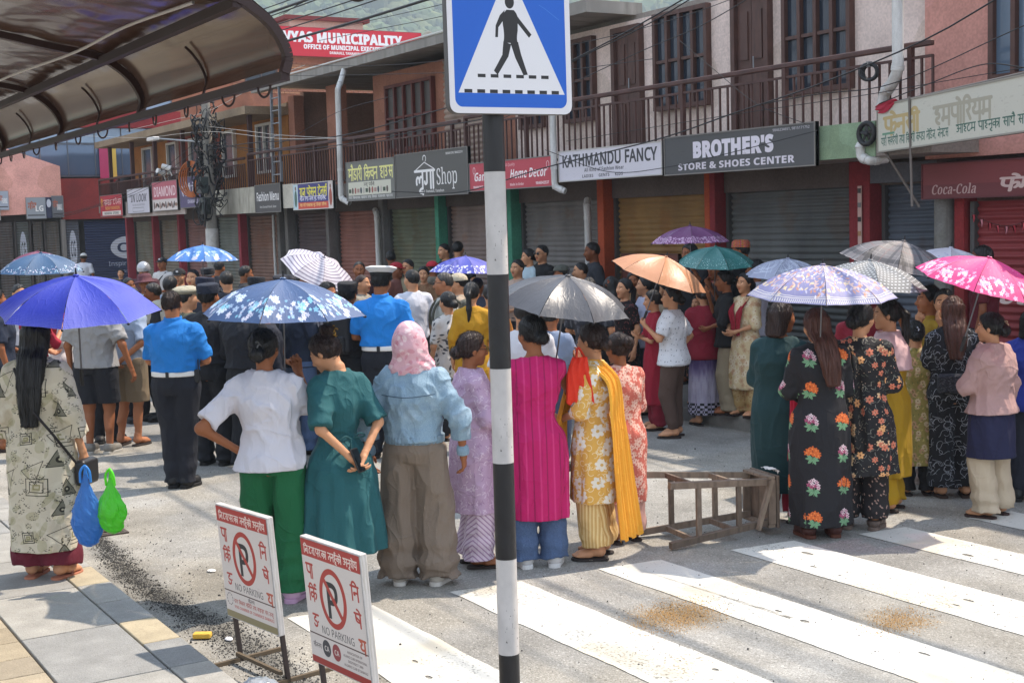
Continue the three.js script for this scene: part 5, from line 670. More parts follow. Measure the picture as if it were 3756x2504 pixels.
// ---------- the crossing sign on its striped pole ----------
{
  const s = thing('crossing_sign', 'blue pedestrian crossing sign on a black and white striped pole', 'sign', [9.21, 0, 8.84]), lx = -0.012;
  const worn = dataTex(256, (u, v) => { const k = 0.9 + 0.14 * (tfbm(u, v, 6, 5, 91) - 0.5), d = tnoise(u * 1, v * 0.4, 90, 92) > 0.93 && tfbm(u, v, 5, 2, 95) > 0.52 ? 0.45 : 0; return [k - d, k - d * 1.03, k - d * 1.06]; }, true);
  const wm = mat(0xd2cbc6, 0.5, { map: worn }), bm = mat(0x1d1b1d, 0.42, { bumpMap: plasterBump, bumpScale: 0.002 });
  const cuts = [0.12, 0.405, 0.69, 0.974, 1.26, 1.545, 1.822, 2.095, 2.389, 3.1]; for (let i = 0; i < cuts.length - 1; i++) part(s, i % 2 ? 'white_band' : 'black_band', new THREE.CylinderGeometry(0.0308 - 0.0002 * (i % 2), 0.0312 - 0.0002 * (i % 2), cuts[i + 1] - cuts[i], 24), i % 2 ? wm : bm, [0, (cuts[i] + cuts[i + 1]) / 2, 0]);
  part(s, 'base_plate', box(0.16, 0.012, 0.16, 0, 0.126, 0), steel);
  const rs = new THREE.Shape(), w = 0.203, h0 = -0.005, h1 = 0.47, r = 0.03; rs.moveTo(-w + r, h0); rs.lineTo(w - r, h0); rs.quadraticCurveTo(w, h0, w, h0 + r); rs.lineTo(w, h1 - r); rs.quadraticCurveTo(w, h1, w - r, h1); rs.lineTo(-w + r, h1); rs.quadraticCurveTo(-w, h1, -w, h1 - r); rs.lineTo(-w, h0 + r); rs.quadraticCurveTo(-w, h0, -w + r, h0);
  const P = new THREE.Group(); P.name = 'plate'; P.position.set(0.05, 2.555, -0.035); P.rotation.y = Math.PI / 2; P.rotation.z = 0.004; s.add(P);
  part(P, 'plate_back', new THREE.ExtrudeGeometry(rs, { depth: 0.016, bevelEnabled: true, bevelSize: 0.002, bevelThickness: 0.002, bevelSegments: 1 }).translate(0, 0, -0.018), mat(0x5f5c5a, 0.5, { metalness: 0.3 }));
  const tx = canvasTex(1024, 1198, (c, W_, H) => {
    bg(c, '#d6d3d6', W_, H); c.fillStyle = '#0b58bb'; c.beginPath(); c.roundRect(44, 44, W_ - 88, H - 88, 60); c.fill(); for (let i = 0; i < 60; i++) { c.strokeStyle = `rgba(190,205,235,${0.1 + 0.22 * R()})`; c.lineWidth = 0.8 + 1.6 * R(); const x = 60 + R() * 900, y = 60 + R() * 1000, a = R() * 6; c.beginPath(); c.moveTo(x, y); c.lineTo(x + Math.cos(a) * 24 * R(), y + Math.sin(a) * 24 * R()); c.stroke(); } c.strokeStyle = 'rgba(190,205,235,.35)'; c.lineWidth = 3; c.beginPath(); c.moveTo(760, 420); c.lineTo(820, 450); c.lineTo(930, 520); c.stroke();
    c.fillStyle = '#d9d7da'; c.beginPath(); c.moveTo(512, 180); c.lineTo(962, 1056); c.lineTo(72, 1056); c.fill();
    c.fillStyle = '#1d1b1d'; for (let i = 0; i < 8; i++) c.fillRect(120 + i * 104, 1030, 64, 25); for (let i = 0; i < 6; i++) c.fillRect(232 + i * 106, 922, 64, 24); c.save(); c.translate(0, 926 - 768 * 0.956); c.scale(1, 0.956);
    c.beginPath(); c.ellipse(512, 230, 38, 48, 0, 0, 7); c.fill(); const poly = (l) => { c.beginPath(); l.forEach(([x, y], i) => (i ? c.lineTo(x, y) : c.moveTo(x, y))); c.closePath(); c.fill(); };
    c.beginPath(); c.moveTo(486, 288); c.lineTo(545, 288); c.quadraticCurveTo(575, 310, 578, 350); c.lineTo(574, 440); c.quadraticCurveTo(560, 500, 572, 530); c.lineTo(452, 530); c.quadraticCurveTo(466, 480, 452, 400); c.lineTo(448, 330); c.fill();
    poly([[470, 292], [452, 372], [414, 420], [408, 492], [386, 492], [392, 408], [430, 330]]); poly([[545, 292], [566, 372], [668, 486], [690, 462], [590, 350]]); poly([[452, 520], [516, 540], [490, 630], [396, 768], [366, 738], [440, 620]]); poly([[510, 530], [574, 520], [596, 610], [648, 760], [612, 766], [548, 640]]); c.restore();
  }, false);
  const fg = new THREE.ShapeGeometry(rs, 10), uv = fg.attributes.uv, fp = fg.attributes.position; for (let i = 0; i < uv.count; i++) uv.setXY(i, (fp.getX(i) + w) / (2 * w), (fp.getY(i) - h0) / (h1 - h0)); part(P, 'plate_face', fg.translate(0, 0, 0.0025), mat(0xffffff, 0.4, { map: tx }));
  part(P, 'clamp', merge([box(0.1, 0.03, 0.05, 0.03, 0.12, -0.045), box(0.1, 0.03, 0.05, 0.03, 0.38, -0.045)]), steel);
}
// ---------- no parking boards ----------
const npTex = (v) => canvasTex(640, 768, (c, w, h) => {
  bg(c, '#cfc6c0', w, h); c.fillStyle = '#a83a34'; c.fillRect(0, 0, w, 104); devText(c, 'जि.ट्रा.प्र.का तनहुँको अनुरोध', 30, 40, 44, '#e2d6cc', 0.15, 580);
  const red = '#a8382f'; devText(c, 'पा', 36, 150, 84, red, 0.16, 74); devText(c, 'र्कि', 40, 296, 80, red, 0.16, 86); devText(c, 'ङ', 60, 460, 80, red, 0.16, 60); devText(c, 'नि', 520, 190, 84, red, 0.16, 80); devText(c, 'षे', 534, 350, 80, red, 0.16, 66); devText(c, 'ध', 556, 506, 80, '#b05038', 0.18, 66);
  latin(c, 'P', 300, 440, 300, '#26262a', { style: 'normal', width: 150, stroke: 10 }); c.strokeStyle = red; c.lineWidth = 34; c.beginPath(); c.ellipse(310, 320, 130, 165, 0, 0, 7); c.stroke(); c.lineWidth = 30; c.beginPath(); c.moveTo(215, 205); c.lineTo(405, 435); c.stroke();
  latin(c, 'NO PARKING', 325, 560, 66, '#3a3838', { style: 'normal', width: 360 }); c.fillStyle = '#4a3430'; c.fillRect(0, 578, w, 8);
  if (v) { for (const [x, k] of [[180, '#3b3b40'], [290, '#8d3a3c']]) { c.fillStyle = k; c.beginPath(); c.ellipse(x, 650, 46, 52, 0, 0, 7); c.fill(); latin(c, 'CA', x, 668, 46, '#cfc6c0', { width: 52 }); } ['ASSOCIATION OF', 'ALLIANCE CLUBS INTERNATIONAL', 'DISTRICT 390', 'ALLIANCE CLUB OF DAMAULI'].forEach((s, i) => latin(c, s, 490, 622 + i * 28, 21, '#5a4a46', { width: 250 - (i % 2 ? 0 : 90) })); devText(c, 'सौजन्य', 30, 640, 26, '#4a4444', 0.14, 90); c.fillStyle = '#9a342e'; c.fillRect(0, 726, w, 42); } else { c.strokeStyle = '#4a4040'; c.lineWidth = 6; c.setLineDash([14, 8]); c.beginPath(); c.ellipse(60, 640, 36, 40, 0, 0, 7); c.stroke(); c.setLineDash([]); devText(c, 'सौजन्य', 300, 598, 22, '#4a4444', 0.14, 80); devText(c, 'नगर विकास समिति तथा व्यापार संघ तनहु', 110, 632, 26, '#a0483e', 0.14, 500); latin(c, 'VYAS CHAMBER OF COMMERCE DAMAULI', 360, 694, 28, '#b04a3e', { width: 500 }); c.fillStyle = '#8a7f5e'; c.fillRect(0, 722, w, 46); }
  speck(c, w, h, 260, '90,80,60');
}, false);
for (const [x, z, v, label, ry] of [[6.14, 8.52, 0, 'no parking board with a dashed emblem and olive lower edge', 0.16], [7.1, 8.46, 1, 'no parking board with two round club emblems and red lower edge', 0.12]]) {
  const s = thing('no_parking_board', label, 'sign', [x, 0, z], ry, 'no parking boards by the kerb'); const T = new THREE.Group(); T.name = 'board'; T.rotation.x = 0.07; T.position.set(0, 0.02, -0.03); s.add(T);
  part(T, 'board_panel', rbox(0.52, 0.6, 0.035, 0.004, 0, 0.53, 0), mat(0xcfcac6, 0.7, { map: rep(grimeTex, 2) })); part(T, 'printed_face', new THREE.PlaneGeometry(0.505, 0.585).translate(0, 0.53, 0.0195), mat(0xffffff, 0.55, { map: npTex(v) }));
  for (const k of [-1, 1]) { part(s, 'leg', boxUV(beam([0.235 * k, 0.0, -0.05], [0.235 * k, 0.5, 0.0], 0.02, 0.02)), mat(0x2e2321, 0.6)); part(s, 'foot_bar', boxUV(box(0.02, 0.02, 0.42, 0.235 * k, 0.011, -0.1)), mat(0x5d4f3d, 0.8));  }
  part(s, 'cross_bar', boxUV(box(0.44, 0.018, 0.018, 0, 0.05, -0.02)), mat(0x5d4f3d, 0.8));
}
// ---------- the fallen wooden stool ----------
{
  const s = thing('wooden_stool', 'weathered tall wooden stool lying on its side on the road', 'stool', [5.34, 0, 4.42], -0.18), wm = [0x837060, 0x8f7c6a, 0x6f5e50].map((c) => mat(c, 0.85, { map: rep(streakTex, 3, 3), bumpMap: plasterBump, bumpScale: 0.003 }));
  const L = (sx, sy) => [[sx * 0.14, 0.24 + sy * 0.14, 0.03], [sx * 0.225, 0.24 + sy * 0.205, 0.86]]; let k = 0;
  for (const sx of [-1, 1]) for (const sy of [-1, 1]) { const [a, b] = L(sx, sy); part(s, 'leg', boxUV(beam(a, b, 0.036, 0.044)), wm[k++ % 3]); }
  for (const t of [0.32, 0.72]) { for (const sx of [-1, 1]) { const a = L(sx, -1), b = L(sx, 1); part(s, 'stretcher', boxUV(beam(ptOn(a[0], a[1], t), ptOn(b[0], b[1], t), 0.022, 0.036)), wm[k++ % 3]); } for (const sy of [-1, 1]) { const a = L(-1, sy), b = L(1, sy); part(s, 'stretcher', boxUV(beam(ptOn(a[0], a[1], t + 0.05), ptOn(b[0], b[1], t + 0.05), 0.036, 0.022)), wm[k++ % 3]); } }
  for (let i = 0; i < 3; i++) part(s, 'seat_board', boxUV(rbox(0.118, 0.37, 0.024, 0.004, -0.122 + i * 0.122, 0.24, -0.012)), wm[i]);
  for (const q of [-1, 1]) { part(s, 'apron', boxUV(box(0.34, 0.02, 0.055, 0, 0.24 + q * 0.17, 0.035)), wm[1]); part(s, 'apron', boxUV(box(0.02, 0.31, 0.055, q * 0.17, 0.24, 0.035)), wm[0]); }
  part(s, 'brace', boxUV(beam([0.19, 0.06, 0.16], [0.165, 0.4, 0.03], 0.04, 0.025)), wm[1]); part(s, 'cloth_scrap', cloth([[0.02, 0.452, 0.0], [0.05, 0.46, -0.03], [0.1, 0.44, -0.05]], [[0.1, 0, 0], [0.12, 0, 0], [0.1, 0, 0]], 2, 0.006, 10, 8), mat(0xd8d4d0, 0.9, { side: THREE.DoubleSide }));
}
// ---------- litter ----------
function crumple(r, sx, sy, sz, sd, f = 3) { const g = new THREE.IcosahedronGeometry(1, 4), p = g.attributes.position; for (let i = 0; i < p.count; i++) { const x = p.getX(i), y = p.getY(i), z = p.getZ(i), k = r * (1 + 0.3 * N3(x * f + sd, y * f, z * f) + 0.14 * Math.abs(N3(x * f * 3, y * f * 3 + sd, z * f * 3))); p.setXYZ(i, x * k * sx, y * k * sy, z * k * sz); } g.deleteAttribute('uv'); g.computeVertexNormals(); return g; }
{ const m = solo('sponge', rbox(0.1, 0.03, 0.055, 0.008, 0, 0.015, 0), mat(0xd1aa45, 0.9, { bumpMap: plasterBump, bumpScale: 0.004 }), 'yellow sponge bar lying on the gutter grit', 'sponge'); m.position.set(5.4, 0.006, 8.55); m.rotation.y = 1.0; }
{ const m = solo('paper_scrap', crumple(0.03, 1, 0.25, 0.6, 4), mat(0xd9d8dc, 0.8), 'white paper scrap beside the yellow sponge', 'litter'); m.position.set(5.52, 0.01, 8.44); }
{ const m = solo('paper_scrap', crumple(0.035, 1, 0.2, 0.7, 8), mat(0xdedbd6, 0.8), 'white crumpled paper on the open asphalt', 'litter'); m.position.set(4.0, 0.008, 8.02); }
{ const m = solo('paper_scrap', crumple(0.04, 1, 0.25, 0.5, 12), mat(0xdcd6d0, 0.8), 'white litter by the kerb behind the long haired woman', 'litter'); m.position.set(0.6, 0.01, 8.6); }
{ const m = solo('plastic_bag', crumple(0.08, 1.3, 0.4, 1, 21, 4), mat(0xd0d6de, 0.25, { transmission: 0.6, thickness: 0 }), 'crumpled clear plastic bag at the foot of the boards', 'bag'); m.position.set(6.42, 0.03, 8.6); }
{ const s = thing('drain_grate', 'rusty drain grate in the road by the kerb', 'grate', [2.15, 0.006, 8.32]); part(s, 'frame', merge([box(0.7, 0.012, 0.03, 0, 0, -0.16), box(0.7, 0.012, 0.03, 0, 0, 0.16), box(0.03, 0.012, 0.29, -0.335, 0, 0), box(0.03, 0.012, 0.29, 0.335, 0, 0)]), mat(0x4a4038, 0.8)); for (let i = 0; i < 9; i++) part(s, 'bar', box(0.03, 0.01, 0.29, -0.28 + i * 0.07, 0, 0), mat(0x564a40, 0.8)); part(s, 'leaf_litter', crumple(0.12, 1.6, 0.12, 0.7, 3, 7), mat(0x4f4436, 0.95), [0.1, 0.005, -0.1]); }
// ---------- shelter roof over the near pavement ----------
{
  const s = thing('shelter_roof', 'bus shelter roof of glossy brown plastic sheet on maroon steel ribs', 'shelter'), prof = [[9.0, 2.785], [8.985, 2.84], [9.005, 2.9], [9.045, 2.955], [9.1, 3.0], [9.165, 3.035], [9.42, 3.085], [9.7, 3.14], [10.1, 3.21], [10.6, 3.3], [11.3, 3.42]];
  const curve = new THREE.CatmullRomCurve3(prof.map(([z, y]) => V(0, y, z))), X0 = -2.2, X1 = 8.06, fm = mat(0x2e1816, 0.55), sheetM = mat(0x5f483d, 0.2, { clearcoat: 0.15, clearcoatRoughness: 0.1, side: THREE.DoubleSide, specularIntensity: 0.6, transmission: 0.3 });
  const bays = [8.06, 6.29, 4.72, 3.1, 1.5, -0.2, -2.2];
  for (let b = 0; b < bays.length - 1; b++) {
    const nx = 60, nt = 90, pos = [], idx = [], uvs = []; for (let i = 0; i <= nx; i++) { const x = lerp(bays[b + 1], bays[b], i / nx); for (let j = 0; j <= nt; j++) { const t = j / nt, P = curve.getPoint(t), k = sstep(0.3, 0.5, t), bul = 0.02 * Math.sin((i / nx) * Math.PI) * k + k * (0.012 * N3(x * 3, P.z * 5, 1) + 0.006 * N3(x * 9 + P.z * 3, P.z * 12, 4)) + (1 - k) * 0.003 * N3(x * 2.5, t * 12, 6); pos.push(x, P.y + 0.022 + bul, P.z - 0.004 * (1 - k)); uvs.push(x, t); } }
    for (let i = 0; i < nx; i++) for (let j = 0; j < nt; j++) { const a = i * (nt + 1) + j; idx.push(a, a + 1, a + nt + 1, a + 1, a + nt + 2, a + nt + 1); }
    const g = new THREE.BufferGeometry(); g.setAttribute('position', new THREE.Float32BufferAttribute(pos, 3)); g.setAttribute('uv', new THREE.Float32BufferAttribute(uvs, 2)); g.setIndex(idx); g.computeVertexNormals(); part(s, 'roof_sheet', g, sheetM);
  }
  bays.forEach((x) => { const pts = []; for (let j = 0; j <= 40; j++) pts.push(curve.getPoint(j / 40)); for (let j = 0; j < 1; j++) part(s, 'rib', merge(pts.slice(0, -1).map((p, i) => beam([x - 0.012, p.y, p.z], [x - 0.012, pts[i + 1].y, pts[i + 1].z], 0.035, 0.03))), fm); });
  for (let b = 0; b < bays.length - 1; b++) { const x = (bays[b] + bays[b + 1]) / 2; part(s, 'thin_rib', tube(Array.from({ length: 14 }, (_, j) => { const p = curve.getPoint((j / 13) * 0.34); return [x, p.y + 0.006, p.z]; }), 0.006, 26, 6), fm); }
  part(s, 'edge_beam', box(X1 - X0, 0.032, 0.032, (X0 + X1) / 2, 2.775, 9.0), fm); part(s, 'purlin', box(X1 - X0, 0.035, 0.035, (X0 + X1) / 2, 3.02, 9.165), fm); for (const [z, y] of [[10.1, 3.18], [11.25, 3.38]]) part(s, 'purlin', box(X1 - X0, 0.04, 0.04, (X0 + X1) / 2, y, z), fm);
  for (const u of [2.3, 2.7, 3.0, 3.36, 3.75, 4.1, 4.6, 5.11, 5.61, 6.09, 6.5, 6.95, 7.47, 7.85]) part(s, 'hook', new THREE.TorusGeometry(0.036, 0.0045, 6, 14, Math.PI).rotateZ(Math.PI).scale(1, 1.1, 1), fm, [u, 2.76, 9.0], [0, rr(-0.5, 0.5), 0]);
  for (const x of [-1.8, 2.6, 7.6]) part(s, 'column', new THREE.CylinderGeometry(0.05, 0.05, 3.25, 12).translate(x, 1.7, 11.2), fm);
  part(s, 'conduit', tube([[8.0, 3.02, 9.3], [7.2, 3.04, 9.32], [6.6, 3.02, 9.35], [5.6, 3.03, 9.4], [4.2, 3.04, 9.42]], 0.006, 30, 6), mat(0xb9b3ae, 0.4));
  const h = thing('hanging_ring', 'dark metal ring hanging beside the shelter roof', 'ring', [8.68, 2.985, 9.0]); part(h, 'ring', new THREE.TorusGeometry(0.04, 0.008, 8, 20).rotateY(0.7), mat(0x2c211f, 0.5)); part(h, 'hanger', rod([0, 0.04, 0], [0, 0.5, 0.02], 0.005), mat(0x2c211f, 0.5)); part(h, 'bracket', rod([0.0, 0.5, 0.02], [-0.66, 0.2, 0.2], 0.008), mat(0x2c211f, 0.5));
}
// ---------- electricity pole with its tangle, and the wires ----------
const cableMats = [mat(0x1c1a1b, 0.6), mat(0xb9b3ab, 0.6)];
{
  const s = thing('electric_pole', 'concrete electricity pole wrapped in a tangle of black cables', 'pole', [-15.05, 0, 1.4]), q = cableMats[0];
  part(s, 'shaft', boxUV(new THREE.CylinderGeometry(0.09, 0.14, 4.9, 14).translate(0, 2.45, 0)), plaster(0x9b958c)); part(s, 'painted_band', new THREE.CylinderGeometry(0.133, 0.137, 0.7, 14, 1, true).translate(0, 1.9, 0), mat(0xc9c4be, 0.8, { map: grimeTex }));
  for (const [y, w, x] of [[3.15, 0.3, 0.02], [2.72, 0.26, 0.1]]) part(s, 'junction_box', rbox(w, 0.34, 0.16, 0.01, x, y, 0.16), mat(0x3b4240, 0.5));
  const bundles = [[], [], []]; for (let i = 0; i < 84; i++) { const y0 = rr(2.7, 4.7), y1 = y0 + rr(-0.9, 0.6), r0 = rr(0.1, 0.24), a0 = R() * 6.28, a1 = a0 + rr(-2.5, 2.5), P = []; for (let k = 0; k <= 6; k++) { const t = k / 6, a = lerp(a0, a1, t), r = r0 + 0.12 * Math.sin(t * Math.PI * rr(0.5, 2)); P.push([Math.cos(a) * r * 1.5, clamp(lerp(y0, y1, t) + 0.1 * Math.sin(t * 9 + i), 2.45, 4.85), Math.sin(a) * r]); } bundles[i % 3].push(tube(P, rr(0.008, 0.02), 16, 5)); }
  bundles.forEach((b) => { const m = part(s, 'cable_tangle', merge(b), q); m.userData.kind = 'stuff'; });
  const coil = []; for (let i = 0; i < 12; i++) coil.push(new THREE.TorusGeometry(rr(0.16, 0.27), 0.012, 5, 24).scale(1, rr(0.8, 1.2), 1).rotateY(rr(-0.5, 0.5)).translate(rr(-0.35, 0.3), rr(2.5, 3.0), rr(0.1, 0.25))); const m = part(s, 'cable_coil', merge(coil), q); m.userData.kind = 'stuff';
  const oc = thing('cable_coil', 'orange coil of cable hung beside the tangled pole', 'cable', [-17.0, 3.35, 1.15]); part(oc, 'coil', merge([0, 1, 2, 3].map((i) => new THREE.TorusGeometry(0.3 + 0.03 * i, 0.02, 6, 26).rotateY(0.12 * i).scale(1.1, 1, 1))), mat(0xa85a24, 0.6)); part(oc, 'tie', box(0.06, 0.14, 0.14, 0, 0.33, 0), mat(0x222222, 0.6));
  for (const [x, y, z, t] of [[-19.5, 3.62, 1.05, 0.3], [-18.9, 3.7, 1.1, -0.5]]) { const cam = thing('cctv_camera', t > 0 ? 'white round camera above the pink shoe sign' : 'white bullet camera on the railing above pink sign', 'camera', [x, y, z], t); part(cam, 'housing', new THREE.CylinderGeometry(0.06, 0.07, 0.22, 14).rotateX(Math.PI / 2 - 0.3), mat(0xd5d2ce, 0.4)); part(cam, 'lens', new THREE.CylinderGeometry(0.04, 0.04, 0.02, 12).rotateX(Math.PI / 2 - 0.3).translate(0, -0.036, 0.11), mat(0x111111, 0.1)); part(cam, 'arm', rod([0, 0, -0.05], [0, -0.2, -0.12], 0.015), mat(0xc9c6c2, 0.5)); }
  const lamp = thing('street_lamp', 'small white tube street lamp reaching from the tangled pole', 'lamp', [-15.3, 4.0, 1.5]); part(lamp, 'arm', rod([0.1, 0.05, 0], [-1.2, 0.2, 0.5], 0.02), steel); part(lamp, 'head', rbox(0.5, 0.08, 0.14, 0.02, -1.35, 0.2, 0.56), mat(0xcfccc8, 0.4));
}
WIRES.forEach(([r, c, pts], i) => solo('overhead_cable', tube(pts, r * 0.75, 40, 5), cableMats[c], c ? 'pale thin cable strung along the shop fronts' : 'black cable strung along the shop fronts', 'cable', c ? 'pale cables over the shop fronts' : 'black cables over the shop fronts'));
for (let i = 0; i < 9; i++) { const z = 1.9 + 0.42 * i * (i < 5 ? 0.5 : 0.55), y = 5.6 + 0.25 * (i % 3), a = rr(-0.2, 0.2); solo('overhead_cable', tube([[-30, y + 0.4, z + a], [-15, y - 0.1, z], [-2, y - 0.35, z + 0.1], [12, y, z + 0.2], [26, y + 0.3, z + a]], i % 4 ? 0.01 : 0.022, 60, 5), cableMats[0], 'black cable strung high along the street above the road', 'cable', 'high cables above the road'); }
// ---------- pipes and small fittings on the fronts ----------
const pvc = mat(0xd8d6d2, 0.45, { map: rep(grimeTex, 2) });
function pipe(label, pts, r) { const s = thing('drain_pipe', label, 'pipe'); const c = new THREE.CatmullRomCurve3(pts.map((p) => V(...p)), false, 'catmullrom', 0.1); part(s, 'pipe_run', new THREE.TubeGeometry(c, 60, r, 12), pvc); for (const t of [0.25, 0.6, 0.85]) { const p = c.getPoint(t), d = c.getTangent(t); part(s, 'collar', new THREE.CylinderGeometry(r * 1.12, r * 1.12, 0.05, 14).applyQuaternion(new THREE.Quaternion().setFromUnitVectors(V(0, 1, 0), d)).translate(p.x, p.y, p.z), pvc); } }
pipe('thick white drain pipe in front of the balcony end', [[3.47, 4.85, 1.05], [3.47, 3.62, 1.05], [3.46, 3.52, 1.05], [3.38, 3.42, 1.03], [3.26, 3.35, 1.0], [3.2, 3.22, 0.98], [3.2, 2.95, 0.95]], 0.055);
pipe('white drain pipe dropping from the tin eave', [[-9.55, 4.95, 0.75], [-9.5, 4.72, 0.85], [-9.3, 4.55, 1.0], [-9.28, 3.2, 1.02], [-9.28, 2.72, 1.02], [-9.1, 2.62, 0.95]], 0.05);
pipe('white drain pipe between the red and white signs', [[-2.43, 3.75, 1.06], [-2.43, 2.75, 1.06], [-2.42, 2.66, 1.05], [-2.3, 2.6, 0.98]], 0.042);
pipe('grey downpipe beside the olive green shutter', [[-9.75, 2.5, 0.16], [-9.62, 2.44, 0.2], [-9.6, 2.3, 0.2], [-9.6, 0.2, 0.2]], 0.05);
pipe('grey downpipe left of the orange pillar', [[-3.02, 2.5, 0.14], [-2.95, 2.4, 0.2], [-2.94, 2.2, 0.2], [-2.94, 0.2, 0.2]], 0.05);
pipe('white elbow pipe under the green wall panel', [[2.95, 2.92, 0.9], [2.92, 2.86, 0.98], [2.93, 2.76, 0.98], [3.02, 2.72, 0.95], [3.1, 2.74, 0.8]], 0.045);
pipe('thin brown conduit beside the grey post', [[-14.62, 2.5, 0.2], [-14.62, 1.6, 0.2], [-14.6, 0.2, 0.2]], 0.03);
{ const s = thing('hose_coil', 'black hose ring hanging on the balcony railing', 'hose', [3.08, 3.56, 1.0]); for (let i = 0; i < 4; i++) part(s, 'loop', new THREE.TorusGeometry(0.07 + 0.008 * (i % 2), 0.014, 7, 24).rotateY(0.5 + 0.08 * i), mat(0x232326, 0.5), [0, 0, 0.012 * i]); part(s, 'tie', box(0.02, 0.05, 0.06, 0, 0.075, 0.02), mat(0x8a8886, 0.6)); }
{ const s = thing('exhaust_fan', 'black round exhaust fan beside the green wall panel', 'fan', [3.02, 2.98, 1.0]); part(s, 'shroud', new THREE.TorusGeometry(0.1, 0.025, 8, 24), mat(0x1c1b1c, 0.6)); part(s, 'hub', new THREE.SphereGeometry(0.03, 10, 8), mat(0x2a292a, 0.6)); for (let i = 0; i < 5; i++) part(s, 'blade', box(0.035, 0.075, 0.006, 0, 0.055, 0).rotateY(0.4).rotateZ((i * 2 * Math.PI) / 5), mat(0x2a292a, 0.6)); }
{ const s = thing('ladder', 'aluminium ladder leaning on the balcony of the loggia house', 'ladder', [-12.4, 3.0, 0.75], 0, null); const A = [-0.32, 0, 0], m = steel; for (const k of [0, 0.42]) part(s, 'side_rail', beam([A[0] + k + 0.25, 0.1, 0.25], [A[0] + k - 0.3, 1.95, 0.0], 0.03, 0.05), m); for (let i = 0; i < 7; i++) { const t = 0.08 + i * 0.135; part(s, 'rung', rod([A[0] + 0.25 - 0.55 * t, 0.1 + 1.85 * t, 0.25 * (1 - t)], [A[0] + 0.67 - 0.55 * t, 0.1 + 1.85 * t, 0.25 * (1 - t)], 0.014), m); } }
{ const s = thing('water_tank', 'black plastic tank on the end balcony', 'tank', [-24.2, 2.97, 0.55]); part(s, 'shell', lathe([[0, 0], [0.36, 0], [0.38, 0.1], [0.37, 0.55], [0.25, 0.66], [0.12, 0.7], [0, 0.7]], 22), mat(0x2b2423, 0.6)); part(s, 'lid', new THREE.CylinderGeometry(0.13, 0.13, 0.05, 18).translate(0, 0.72, 0), mat(0x1d1918, 0.6)); }
// ---------- printed cloth ----------
function printTex(size, w, h, draw) { const t = canvasTex(w, h, draw); t.repeat.set(1 / size, (h / w) * 0 + w / h / size); return t; }
const tile = (c, w, h, x, y, fn) => { for (const i of [-1, 0, 1]) for (const j of [-1, 0, 1]) { c.save(); c.translate(x + i * w, y + j * h); fn(); c.restore(); } };
function bloom(c, r, n, col, mid) { c.fillStyle = col; for (let i = 0; i < n; i++) { c.save(); c.rotate((i * 6.283) / n); c.beginPath(); c.ellipse(0, -r * 0.6, r * 0.32, r * 0.5, 0, 0, 7); c.fill(); c.restore(); } if (mid) { c.fillStyle = mid; c.beginPath(); c.arc(0, 0, r * 0.25, 0, 7); c.fill(); } }
const leafP = (c, l, a, col, vein) => { c.save(); c.rotate(a); c.fillStyle = col; c.beginPath(); c.moveTo(0, 0); c.quadraticCurveTo(l * 0.4, -l * 0.5, 0, -l); c.quadraticCurveTo(-l * 0.4, -l * 0.5, 0, 0); c.fill(); if (vein) { c.strokeStyle = vein; c.lineWidth = 1.5; c.beginPath(); c.moveTo(0, 0); c.lineTo(0, -l * 0.9); c.stroke(); } c.restore(); };
const scatter = (c, w, h, n, fn) => { for (let i = 0; i < n; i++) { const x = R() * w, y = R() * h, k = [R(), R(), R()]; tile(c, w, h, x, y, () => fn(k)); } };
